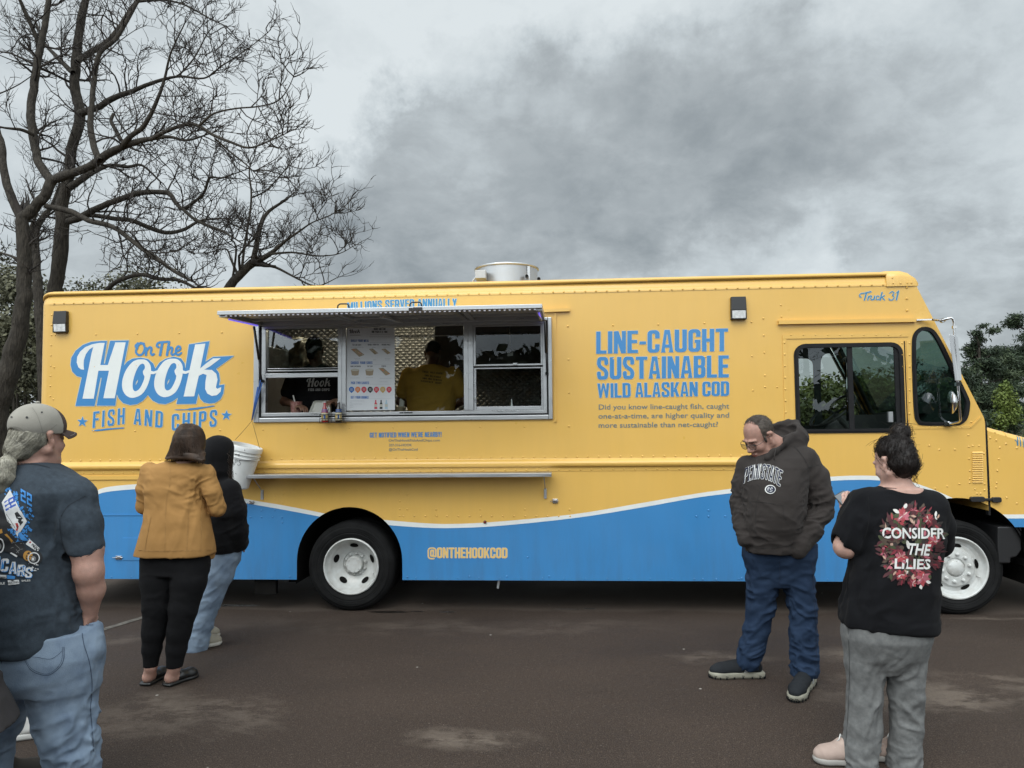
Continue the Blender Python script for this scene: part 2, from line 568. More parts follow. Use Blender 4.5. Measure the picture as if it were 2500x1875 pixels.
# implicit bodies
class Sdf:
 def __init__(s):
  s.p=[]
 def cone(s,a,b,ra,rb=None,k=0.02,sc=None,neg=False):
  """round cone; sc squashes it along world axes about its middle"""
  s.p.append(('c',np.array(a,float),np.array(b,float),ra,ra if rb is None else rb,k,None if sc is None else np.array(sc,float),neg))
  return s
 def chain(s,pts,rs,k=0.02,sc=None):
  for i in range(len(pts)-1):
   s.cone(pts[i],pts[i+1],rs[i],rs[i+1],k,sc)
  return s
 def ell(s,c,r,k=0.02,rot=None,neg=False):
  s.p.append(('e',np.array(c,float),np.array(r,float),k,None if rot is None else np.array(rot,float),neg))
  return s
 def loft(s,rows,k=0.02,n=2.3,tilt=None,neg=False):
  """rows (z, cx, cy, half width, half depth), bottom to top"""
  s.p.append(('l',np.array(rows,float),k,n,neg))
  return s
 def boxcut(s,lo,hi,k=0.003):
  s.p.append(('b',np.array(lo,float),np.array(hi,float),k,True))
  return s
 def xform(s,M):
  s.M=M
  return s
 def mesh(s,h=0.008,origin=None):
  lo,hi=np.full(3,1e9),np.full(3,-1e9)
  bb=[]
  for q in s.p:
   if q[0]=='c':
    r=max(q[3],q[4])*(1 if q[6]is None else max(1,q[6].max()))
    ctr,l2=(q[1]+q[2])/2,np.abs(q[1]-q[2])/2
    l2=l2*(1 if q[6]is None else np.maximum(q[6],1))+r
    a,b,neg=ctr-l2,ctr+l2,q[7]
   elif q[0]=='e':
    r=q[2]if q[4]is None else np.full(3,q[2].max())
    a,b,neg=q[1]-r,q[1]+r,q[5]
   elif q[0]=='l':
    R=q[1]
    a=np.array([(R[:,1]-R[:,3]).min(),(R[:,2]-R[:,4]).min(),R[0,0]])
    b=np.array([(R[:,1]+R[:,3]).max(),(R[:,2]+R[:,4]).max(),R[-1,0]])
    neg=q[4]
   else:
    a,b,neg=q[1],q[2],q[4]
   bb.append((a,b))
   if not neg:
    lo,hi=np.minimum(lo,a),np.maximum(hi,b)
  lo,hi=lo-3*h,hi+3*h
  nn=np.ceil((hi-lo)/h).astype(int)+1
  D=np.full(nn,0.08,np.float32)
  ax=[lo[i]+h*np.arange(nn[i])for i in range(3)]
  for q,(a,b)in zip(s.p,bb):
   k={'c':lambda:q[5],'e':lambda:q[3],'l':lambda:q[2],'b':lambda:q[3]}[q[0]]()
   m=k+3*h
   i0=np.maximum(np.floor((a-m-lo)/h).astype(int),0)
   i1=np.minimum(np.ceil((b+m-lo)/h).astype(int)+1,nn)
   if(i1<=i0).any():
    continue
   sl=tuple(slice(i0[i],i1[i])for i in range(3))
   X=ax[0][sl[0]][:,None,None]
   Y=ax[1][sl[1]][None,:,None]
   Z=ax[2][sl[2]][None,None,:]
   if q[0]=='c':
    A,B,ra,rb,sc=q[1],q[2],q[3],q[4],q[6]
    if sc is not None:
     c0=(A+B)/2
     A,B=c0+(A-c0)/sc*1.0,c0+(B-c0)/sc*1.0
     X,Y,Z=c0[0]+(X-c0[0])/sc[0],c0[1]+(Y-c0[1])/sc[1],c0[2]+(Z-c0[2])/sc[2]
    ba=B-A
    L=max(float(ba@ba),1e-9)
    t=np.clip(((X-A[0])*ba[0]+(Y-A[1])*ba[1]+(Z-A[2])*ba[2])/L,0,1)
    d=np.sqrt((X-A[0]-t*ba[0])**2+(Y-A[1]-t*ba[1])**2+(Z-A[2]-t*ba[2])**2)-(ra+t*(rb-ra))
    if sc is not None:
     d=d*sc.min()
   elif q[0]=='e':
    c,r,rot=q[1],q[2],q[4]
    x,y,z=X-c[0],Y-c[1],Z-c[2]
    if rot is not None:
     M=rot.T
     x,y,z=M[0,0]*x+M[0,1]*y+M[0,2]*z,M[1,0]*x+M[1,1]*y+M[1,2]*z,M[2,0]*x+M[2,1]*y+M[2,2]*z
    k0=np.sqrt((x/r[0])**2+(y/r[1])**2+(z/r[2])**2)
    k1=np.sqrt((x/r[0]**2)**2+(y/r[1]**2)**2+(z/r[2]**2)**2)
    d=k0*(k0-1)/np.maximum(k1,1e-6)
   elif q[0]=='l':
    R=q[1]
    z1=ax[2][sl[2]]
    f=[np.interp(z1,R[:,0],R[:,i])[None,None,:]for i in range(1,5)]
    n=q[3]
    e=(np.abs((X-f[0])/f[2])**n+np.abs((Y-f[1])/f[3])**n)**(1/n)
    d=(e-1)*np.minimum(f[2],f[3])
    d=np.maximum(d,np.maximum(R[0,0]-Z,Z-R[-1,0]))
   else:
    d=np.maximum(np.maximum(np.maximum(q[1][0]-X,X-q[2][0]),np.maximum(q[1][1]-Y,Y-q[2][1])),np.maximum(q[1][2]-Z,Z-q[2][2]))
   neg=q[-1]if q[0]!='c' else q[7]
   O=D[sl]
   k=max(k,1e-4)
   if neg:
    hh=np.clip(0.5-0.5*(O+d)/k,0,1)
    D[sl]=O*(1-hh)-d*hh+k*hh*(1-hh)
   else:
    hh=np.clip(0.5+0.5*(d-O)/k,0,1)
    D[sl]=d*(1-hh)+O*hh-k*hh*(1-hh)
  return nets(D,lo,h)
def nets(D,lo,h):
 """surface nets: (vertices, quads)"""
 I=D<0
 nx,ny,nz=D.shape
 c=I[:-1,:-1,:-1].astype(np.int8)
 tot=np.zeros((nx-1,ny-1,nz-1),np.int8)
 for dx in(0,1):
  for dy in(0,1):
   for dz in(0,1):
    tot+=I[dx:nx-1+dx,dy:ny-1+dy,dz:nz-1+dz]
 act=(tot>0)&(tot<8)
 ci=np.argwhere(act)
 idx=np.full(act.shape,-1,np.int64)
 idx[act]=np.arange(len(ci))
 acc=np.zeros((len(ci),3))
 cnt=np.zeros(len(ci))
 corners=[(a,b,c)for a in(0,1)for b in(0,1)for c in(0,1)]
 val={k:D[ci[:,0]+k[0],ci[:,1]+k[1],ci[:,2]+k[2]]for k in corners}
 for a in corners:
  for axis in range(3):
   if a[axis]:
    continue
   b=list(a);b[axis]=1;b=tuple(b)
   va,vb=val[a],val[b]
   m=(va<0)!=(vb<0)
   t=np.where(m,va/np.where(m,va-vb,1),0)
   p=np.tile(np.array(a,float),(len(ci),1))
   p[:,axis]+=t
   acc[m]+=p[m]
   cnt[m]+=1
 V=lo+h*(ci+acc/np.maximum(cnt,1)[:,None])
 F=[]
 for axis in range(3):
  u,v=(axis+1)%3,(axis+2)%3
  sl0=[slice(None)]*3;sl1=[slice(None)]*3
  sl0[axis]=slice(0,-1);sl1[axis]=slice(1,None)
  A,B=I[tuple(sl0)],I[tuple(sl1)]
  E=np.argwhere(A!=B)
  E=E[(E[:,u]>0)&(E[:,v]>0)&(E[:,u]<D.shape[u]-1)&(E[:,v]<D.shape[v]-1)]
  flip=A[tuple(E.T)]
  def cell(du,dv):
   c=E.copy();c[:,u]-=du;c[:,v]-=dv
   return idx[tuple(c.T)]
  q=np.stack([cell(1,1),cell(0,1),cell(0,0),cell(1,0)],1)
  q[~flip]=q[~flip][:,::-1]
  F.append(q)
 F=np.concatenate(F)
 F=F[(F>=0).all(1)]
 return V,F
def relax(V,F,it=1,lam=0.5):
 n=len(V)
 for _ in range(it):
  acc=np.zeros_like(V);cnt=np.zeros(n)
  for k in range(4):
   a,b=F[:,k],F[:,(k+1)%4]
   np.add.at(acc,a,V[b]);np.add.at(cnt,a,1)
   np.add.at(acc,b,V[a]);np.add.at(cnt,b,1)
  V=V+lam*(acc/np.maximum(cnt,1)[:,None]-V)
 return V
def vnormals(V,F):
 n=np.cross(V[F[:,2]]-V[F[:,0]],V[F[:,3]]-V[F[:,1]])
 N=np.zeros_like(V)
 for k in range(4):
  np.add.at(N,F[:,k],n)
 return N/np.maximum(np.linalg.norm(N,axis=1),1e-9)[:,None]
def npmesh(name,V,F,mats,parent=None,mi=None,label=None,smooth=True):
 me=bpy.data.meshes.new(name)
 F=np.asarray(F)
 V=np.asarray(V,np.float32)
 k=F.shape[1]
 me.vertices.add(len(V))
 me.vertices.foreach_set('co',V.ravel())
 me.loops.add(F.size)
 me.loops.foreach_set('vertex_index',F.ravel().astype(np.int32))
 me.polygons.add(len(F))
 me.polygons.foreach_set('loop_start',np.arange(0,F.size,k,dtype=np.int32))
 me.polygons.foreach_set('loop_total',np.full(len(F),k,np.int32))
 me.polygons.foreach_set('use_smooth',np.full(len(F),smooth))
 if not isinstance(mats,(list,tuple)):
  mats=[mats]
 for m in mats:
  me.materials.append(m)
 if mi is not None:
  me.polygons.foreach_set('material_index',np.asarray(mi,np.int32))
 me.update(calc_edges=True)
 me.validate()
 o=bpy.data.objects.new(name,me)
 COL.objects.link(o)
 if parent is not None:
  o.parent=parent
 if label:
  o['label']=label
 return o
# materials
def mat(name,col,rough=0.6,metal=0.0,spec=0.5,coat=0.0,var=0.0,vscale=8.0,bump=0.0,bscale=60.0,stretch=(1,1,1),col2=None,emit=None,detail=4.0,rvar=0.0,sheen=0.0,crease=0.0):
 m=bpy.data.materials.new(name)
 m.use_nodes=True
 nt=m.node_tree
 b=nt.nodes['Principled BSDF']
 c=tuple(col)+((1,)if len(col)==3 else())
 b.inputs['Base Color'].default_value=c
 b.inputs['Roughness'].default_value=rough
 b.inputs['Metallic'].default_value=metal
 b.inputs['Specular IOR Level'].default_value=spec
 if coat:
  b.inputs['Coat Weight'].default_value=coat
  b.inputs['Coat Roughness'].default_value=0.08
 if sheen:
  b.inputs['Sheen Weight'].default_value=sheen
  b.inputs['Sheen Roughness'].default_value=0.6
 if emit:
  b.inputs['Emission Color'].default_value=tuple(emit[:3])+(1,)
  b.inputs['Emission Strength'].default_value=emit[3]
 if var or bump or rvar:
  tcn=nt.nodes.new('ShaderNodeTexCoord')
  mpn=nt.nodes.new('ShaderNodeMapping')
  mpn.inputs['Scale'].default_value=stretch
  nt.links.new(tcn.outputs['Object'],mpn.inputs['Vector'])
 if var or rvar:
  n=nt.nodes.new('ShaderNodeTexNoise')
  n.inputs['Scale'].default_value=vscale
  n.inputs['Detail'].default_value=detail
  n.inputs['Roughness'].default_value=0.6
  nt.links.new(mpn.outputs[0],n.inputs['Vector'])
 if var:
  r=nt.nodes.new('ShaderNodeValToRGB')
  d2=col2 if col2 else tuple(max(0,x*(1-var))for x in col[:3])
  u2=col if col2 else tuple(min(1,x*(1+var))for x in col[:3])
  r.color_ramp.elements[0].position=0.3
  r.color_ramp.elements[0].color=tuple(d2[:3])+(1,)
  r.color_ramp.elements[1].position=0.7
  r.color_ramp.elements[1].color=tuple(u2[:3])+(1,)
  nt.links.new(n.outputs['Fac'],r.inputs['Fac'])
  nt.links.new(r.outputs[0],b.inputs['Base Color'])
 if rvar:
  q=nt.nodes.new('ShaderNodeMapRange')
  nt.links.new(n.outputs['Fac'],q.inputs['Value'])
  q.inputs['From Min'].default_value=0.3
  q.inputs['From Max'].default_value=0.7
  q.inputs['To Min'].default_value=max(0.02,rough-rvar)
  q.inputs['To Max'].default_value=min(1,rough+rvar)
  nt.links.new(q.outputs[0],b.inputs['Roughness'])
 if bump:
  n3=nt.nodes.new('ShaderNodeTexNoise')
  n3.inputs['Scale'].default_value=bscale
  n3.inputs['Detail'].default_value=3
  nt.links.new(mpn.outputs[0],n3.inputs['Vector'])
  bp=nt.nodes.new('ShaderNodeBump')
  bp.inputs['Strength'].default_value=1.0
  bp.inputs['Distance'].default_value=bump
  nt.links.new(n3.outputs['Fac'],bp.inputs['Height'])
  nt.links.new(bp.outputs[0],b.inputs['Normal'])
  if crease:
   n4=nt.nodes.new('ShaderNodeTexNoise')
   n4.noise_type='RIDGED_MULTIFRACTAL'
   n4.inputs['Scale'].default_value=9
   n4.inputs['Detail'].default_value=4
   n4.inputs['Distortion'].default_value=.6
   nt.links.new(mpn.outputs[0],n4.inputs['Vector'])
   b2_=nt.nodes.new('ShaderNodeBump')
   b2_.inputs['Distance'].default_value=crease
   nt.links.new(n4.outputs['Fac'],b2_.inputs['Height'])
   nt.links.new(b2_.outputs[0],bp.inputs['Normal'])
 return m
def glass_mat(name,tint,refl0=0.06,rough=0.0):
 m=bpy.data.materials.new(name)
 m.use_nodes=True
 nt=m.node_tree
 nt.nodes.clear()
 t=nt.nodes.new('ShaderNodeBsdfTransparent')
 t.inputs['Color'].default_value=tuple(tint)+(1,)
 g=nt.nodes.new('ShaderNodeBsdfGlossy')
 g.inputs['Roughness'].default_value=rough
 g.inputs['Color'].default_value=(0.9,0.95,1,1)
 lw=nt.nodes.new('ShaderNodeLayerWeight')
 lw.inputs['Blend'].default_value=0.35
 mr=nt.nodes.new('ShaderNodeMapRange')
 nt.links.new(lw.outputs['Facing'],mr.inputs['Value'])
 mr.inputs['To Min'].default_value=refl0
 mr.inputs['To Max'].default_value=0.7
 mxs=nt.nodes.new('ShaderNodeMixShader')
 nt.links.new(mr.outputs[0],mxs.inputs[0])
 nt.links.new(t.outputs[0],mxs.inputs[1])
 nt.links.new(g.outputs[0],mxs.inputs[2])
 o=nt.nodes.new('ShaderNodeOutputMaterial')
 nt.links.new(mxs.outputs[0],o.inputs['Surface'])
 return m
# setting
def asphalt_mat():
 m=bpy.data.materials.new('asphalt')
 m.use_nodes=True
 nt=m.node_tree
 b=nt.nodes['Principled BSDF']
 L=nt.links.new
 tcn=nt.nodes.new('ShaderNodeTexCoord')
 def noise(scale,detail=4,rough=0.6,stretch=(1,1,1),off=(0,0,0),dist=0.0):
  mp_=nt.nodes.new('ShaderNodeMapping')
  mp_.inputs['Scale'].default_value=stretch
  mp_.inputs['Location'].default_value=off
  L(tcn.outputs['Object'],mp_.inputs['Vector'])
  n=nt.nodes.new('ShaderNodeTexNoise')
  n.inputs['Scale'].default_value=scale
  n.inputs['Detail'].default_value=detail
  n.inputs['Roughness'].default_value=rough
  n.inputs['Distortion'].default_value=dist
  L(mp_.outputs[0],n.inputs['Vector'])
  return n.outputs['Fac']
 def rng(v,a,b_,c,d,clamp=True):
  q=nt.nodes.new('ShaderNodeMapRange')
  q.clamp=clamp
  L(v,q.inputs['Value'])
  for i,x in zip(('From Min','From Max','To Min','To Max'),(a,b_,c,d)):
   q.inputs[i].default_value=x
  return q.outputs[0]
 def mm(op,a,c,clamp=False):
  q=nt.nodes.new('ShaderNodeMath')
  q.operation=op
  q.use_clamp=clamp
  for i,x in enumerate((a,c)):
   if isinstance(x,(int,float)):
    q.inputs[i].default_value=x
   else:
    L(x,q.inputs[i])
  return q.outputs[0]
 def mix(f,a,c):
  q=nt.nodes.new('ShaderNodeMix')
  q.data_type='RGBA'
  if isinstance(f,(int,float)):
   q.inputs['Factor'].default_value=f
  else:
   L(f,q.inputs['Factor'])
  for i,x in((6,a),(7,c)):
   if isinstance(x,tuple):
    q.inputs[i].default_value=x+(1,)
   else:
    L(x,q.inputs[i])
  return q.outputs[2]
 def spot(x,y,rx,ry,soft=0.6,wob=0.5):
  """soft-edged stain of its own shape lying at x, y"""
  mp_=nt.nodes.new('ShaderNodeMapping')
  mp_.vector_type='POINT'
  mp_.inputs['Location'].default_value=(-x/rx,-y/ry,0)
  mp_.inputs['Scale'].default_value=(1/rx,1/ry,0)
  L(tcn.outputs['Object'],mp_.inputs['Vector'])
  ln=nt.nodes.new('ShaderNodeVectorMath')
  ln.operation='LENGTH'
  L(mp_.outputs[0],ln.inputs[0])
  w=mm('ADD',ln.outputs['Value'],mm('MULTIPLY',mm('SUBTRACT',big,0.5),wob*2))
  return rng(w,1.0,1.0-soft,0,1)
 big=noise(2.1,5,0.65,dist=0.4)
 fine=noise(150,3,0.7)
 grit=noise(420,2,0.6)
 pat=noise(0.55,5,0.6,(1,2.2,1),(3.1,0,0))
 col=mix(rng(pat,0.36,0.66,0,1),(0.032,0.0212,0.0158),(0.050,0.0345,0.0262))
 mid=noise(24,6,0.88)
 col=mix(mm('MULTIPLY',rng(mid,0.46,0.30,0,1),0.7),col,(0.011,0.0085,0.0072))
 col=mix(mm('MULTIPLY',rng(mid,0.54,0.70,0,1),0.6),col,(0.085,0.064,0.052))
 coarse=noise(62,3,0.75)
 col=mix(mm('MULTIPLY',rng(coarse,0.42,0.28,0,1),0.85),col,(0.007,0.0055,0.005))
 col=mix(mm('MULTIPLY',rng(coarse,0.58,0.70,0,1),0.75),col,(0.15,0.115,0.095))
 col=mix(mm('MULTIPLY',rng(fine,0.50,0.66,0,1),0.75),col,(0.10,0.080,0.066))
 col=mix(mm('MULTIPLY',rng(fine,0.48,0.33,0,1),0.85),col,(0.012,0.009,0.008))
 stre=noise(3.4,6,0.72,(0.8,1.5,1),(0,4,0))
 dry=None
 for p,rx,ry,a in(((430,1745),.75,.42,.9),((1145,1805),.55,.16,1.0),((1760,1605),.55,.16,.6),((2080,1600),.5,.22,.8),((2330,1690),.9,.5,.9),((1120,1530),2.2,.28,.35),((300,1560),.5,.22,.45),((1640,1470),1.2,.12,.4),((2420,1510),.5,.06,.8)):
  g=G(*p)
  d=mm('MULTIPLY',spot(g.x,g.y,rx,ry,0.95,1.3),a)
  dry=d if dry is None else mm('MAXIMUM',dry,d)
 dry=mm('MULTIPLY',dry,rng(stre,0.44,0.55,0.12,1))
 col=mix(mm('MULTIPLY',dry,0.62),col,(0.19,0.155,0.125))
 wet=None
 for p,rx,ry in(((950,1494),.20,.045),((1020,1493),.08,.02),((1090,1494),.10,.028),((1385,1487),.16,.02),((1440,1486),.08,.02),((560,1478),.4,.05)):
  g=G(*p)
  d=spot(g.x,g.y,rx,ry,0.35,0.35)
  wet=d if wet is None else mm('MAXIMUM',wet,d)
 sep=nt.nodes.new('ShaderNodeSeparateXYZ')
 L(tcn.outputs['Object'],sep.inputs[0])
 ye=G(1500,1494).y
 yw=mm('ADD',sep.outputs['Y'],mm('ADD',mm('MULTIPLY',mm('SUBTRACT',big,0.5),0.22),mm('MULTIPLY',mm('SUBTRACT',pat,0.5),0.5)))
 band=rng(yw,ye-0.02,ye+0.06,0,1)
 col=mix(mm('MULTIPLY',band,0.6),col,(0.095,0.076,0.063))
 col=mix(mm('MULTIPLY',wet,0.85),col,(0.007,0.006,0.0055))
 vor=nt.nodes.new('ShaderNodeTexVoronoi')
 vor.inputs['Scale'].default_value=3.2
 L(tcn.outputs['Object'],vor.inputs['Vector'])
 chip=rng(vor.outputs['Distance'],0.034,0.024,0,1)
 vor2=nt.nodes.new('ShaderNodeTexVoronoi')
 vor2.inputs['Scale'].default_value=14
 L(tcn.outputs['Object'],vor2.inputs['Vector'])
 chip2=mm('MULTIPLY',rng(vor2.outputs['Distance'],0.05,0.03,0,1),0.35)
 col=mix(mm('MAXIMUM',chip,chip2),col,(0.36,0.34,0.31))
 L(col,b.inputs['Base Color'])
 rg=mm('SUBTRACT',rng(pat,0.35,0.65,0.66,0.86),mm('MULTIPLY',wet,0.45))
 L(rg,b.inputs['Roughness'])
 b.inputs['Specular IOR Level'].default_value=0.22
 bp=nt.nodes.new('ShaderNodeBump')
 bp.inputs['Distance'].default_value=0.004
 bp.inputs['Strength'].default_value=0.9
 L(mm('ADD',fine,mm('MULTIPLY',grit,0.5)),bp.inputs['Height'])
 L(bp.outputs[0],b.inputs['Normal'])
 return m
M_ASPH=asphalt_mat()
M_GRASS=mat('grass_soil',(0.075,0.085,0.028),0.9,var=0.4,vscale=3.0,bump=0.03,bscale=20,col2=(0.05,0.045,0.022))
M_BLADE=[mat('grass_blade',(0.085,0.125,0.030),0.7,var=0.3,vscale=2),mat('grass_dry',(0.14,0.125,0.055),0.8)]
edge=[(-90,7.5),(-30,7.3),(-6,6.8),(-1,5.2),(3,3.4),(5.5,2.75),(7,2.35),(9,1.9),(14,1.2),(30,0.5),(90,0)]
mb=MB()
n=len(edge)
mb.raw([(x,y,0)for x,y in edge]+[(-90,-70,0),(90,-70,0)],[tuple(list(range(n))[::-1])+(n,n+1)])
ground=mb.build('asphalt_lot',M_ASPH)
props(ground,'dark brown asphalt of the car park with dusty pale patches','asphalt',kind='structure')
def terrain_z(x,y):
 ye=np.interp(x,[p[0]for p in edge],[p[1]for p in edge])
 d=np.maximum(y-ye,0)
 base=np.interp(d,[0,.25,3,9,24,60,400,1500],[-.03,.05,.28,.75,2.05,2.2,2.4,3.0])
 side=np.interp(x,[-20,2,6,60],[0.25,0.5,1,1])
 P=np.stack([x*.6,y*.6,0*x],1)
 return base*side+np.clip(d,0,1)*(0.06*vnoise(P,3)+0.03*vnoise(P*3.1,4))-.01
xs=np.concatenate([np.linspace(-1500,-70,12),np.linspace(-60,-14,24),np.linspace(-13,40,110),np.linspace(45,1500,20)])
ts=np.concatenate([[-.4,0,.12,.25],np.linspace(.5,14,40),np.linspace(15,70,30),np.geomspace(80,1500,14)])
X,T=np.meshgrid(xs,ts)
Y=np.interp(X.ravel(),[p[0]for p in edge],[p[1]for p in edge])+T.ravel()
Vt=np.stack([X.ravel(),Y,terrain_z(X.ravel(),Y)],1)
nxs=len(xs)
Ft=[(j*nxs+i,j*nxs+i+1,(j+1)*nxs+i+1,(j+1)*nxs+i)for j in range(len(ts)-1)for i in range(nxs-1)]
o=npmesh('grass_bank',Vt,Ft,M_GRASS)
props(o,'grassy bank rising behind the food truck','grass bank',kind='structure')
rnd=random.Random(5)
mb=MB()
for i in range(9000):
 if i<6500:
  x=rnd.uniform(5.2,10.5);y=np.interp(x,[p[0]for p in edge],[p[1]for p in edge])+rnd.random()**1.5*4.5
 else:
  x=rnd.uniform(6,20);y=rnd.uniform(6,26)
 z=float(terrain_z(np.array([x]),np.array([y]))[0])
 a=rnd.uniform(0,2*PI);h=rnd.uniform(.04,.15);w=rnd.uniform(.006,.012)*(1 if i<6500 else 2.5)
 lx,ly=rnd.gauss(0,.05),rnd.gauss(0,.05)
 c,s_=math.cos(a)*w,math.sin(a)*w
 mb.raw([(x-c,y-s_,z-.01),(x+c,y+s_,z-.01),(x+c*.7+lx*.4,y+s_*.7+ly*.4,z+h*.6),(x-c*.7+lx*.4,y-s_*.7+ly*.4,z+h*.6),(x+lx,y+ly,z+h)],[(0,1,2,3),(3,2,4)],0 if rnd.random()<.78 else 1)
props(mb.build('grass',M_BLADE),'short green grass growing along the asphalt edge','grass',kind='stuff')
M_LINE=mat('worn_paint',(0.15,0.135,0.11),0.8,var=0.8,vscale=14,col2=(0.04,0.032,0.027))
a,b_=G(228,1545),G(352,1507)
a=a+(a-b_)*0.0
d=(b_-a).normalized();nn_=Vector((-d.y,d.x,0))*.035
e1=b_+d*1.0
mb=MB()
mb.raw([a-nn_+Vector((0,0,.004)),e1-nn_+Vector((0,0,.004)),e1+nn_+Vector((0,0,.004)),a+nn_+Vector((0,0,.004))],[(0,1,2,3)])
props(mb.build('parking_line',M_LINE),'worn pale parking bay line on the asphalt','parking line',kind='structure')
# trees
def tubes_np(P,R,n):
 """P (N,k,3), R (N,k) -> verts, quads"""
 N,k,_=P.shape
 T=np.empty_like(P)
 T[:,1:-1]=P[:,2:]-P[:,:-2]
 T[:,0]=P[:,1]-P[:,0]
 T[:,-1]=P[:,-1]-P[:,-2]
 T/=np.maximum(np.linalg.norm(T,axis=2,keepdims=True),1e-9)
 ref=np.where(np.abs(T[:,:1,2:3])<.9,np.array([[[0,0,1.0]]]),np.array([[[1.0,0,0]]]))
 ref=np.broadcast_to(ref,T.shape)
 A=np.cross(T,ref);A/=np.maximum(np.linalg.norm(A,axis=2,keepdims=True),1e-9)
 B=np.cross(T,A)
 an=2*PI*np.arange(n)/n
 V=P[:,:,None,:]+(A[:,:,None,:]*np.cos(an)[None,None,:,None]+B[:,:,None,:]*np.sin(an)[None,None,:,None])*R[:,:,None,None]
 base=(np.arange(N)*k*n)[:,None,None]
 ii=(np.arange(k-1)*n)[None,:,None]
 jj=np.arange(n)[None,None,:]
 j2=(np.arange(n)+1)%n
 j2=j2[None,None,:]
 F=np.stack([base+ii+jj,base+ii+j2,base+ii+n+j2,base+ii+n+jj],-1).reshape(-1,4)
 return V.reshape(-1,3),F
def resample(pts,k):
 P=np.array(pts,float)
 s_=np.concatenate([[0],np.cumsum(np.linalg.norm(np.diff(P[:,:3],axis=0),axis=1))])
 t=np.linspace(0,s_[-1],k)
 return np.stack([np.interp(t,s_,P[:,i])for i in range(P.shape[1])],1)
def bark_mat(name,c1,c2):
 m=mat(name,c1,0.9,var=0.5,vscale=9,stretch=(3,3,.7),col2=c2,bump=0.03,bscale=14,spec=0.2)
 return m
M_BARK=bark_mat('bark',(0.060,0.052,0.042),(0.022,0.019,0.016))
M_TWIG=mat('twig',(0.036,0.031,0.028),0.85,var=0.4,vscale=3,spec=0.2)
M_POD=mat('seed_pod',(0.040,0.032,0.026),0.8)
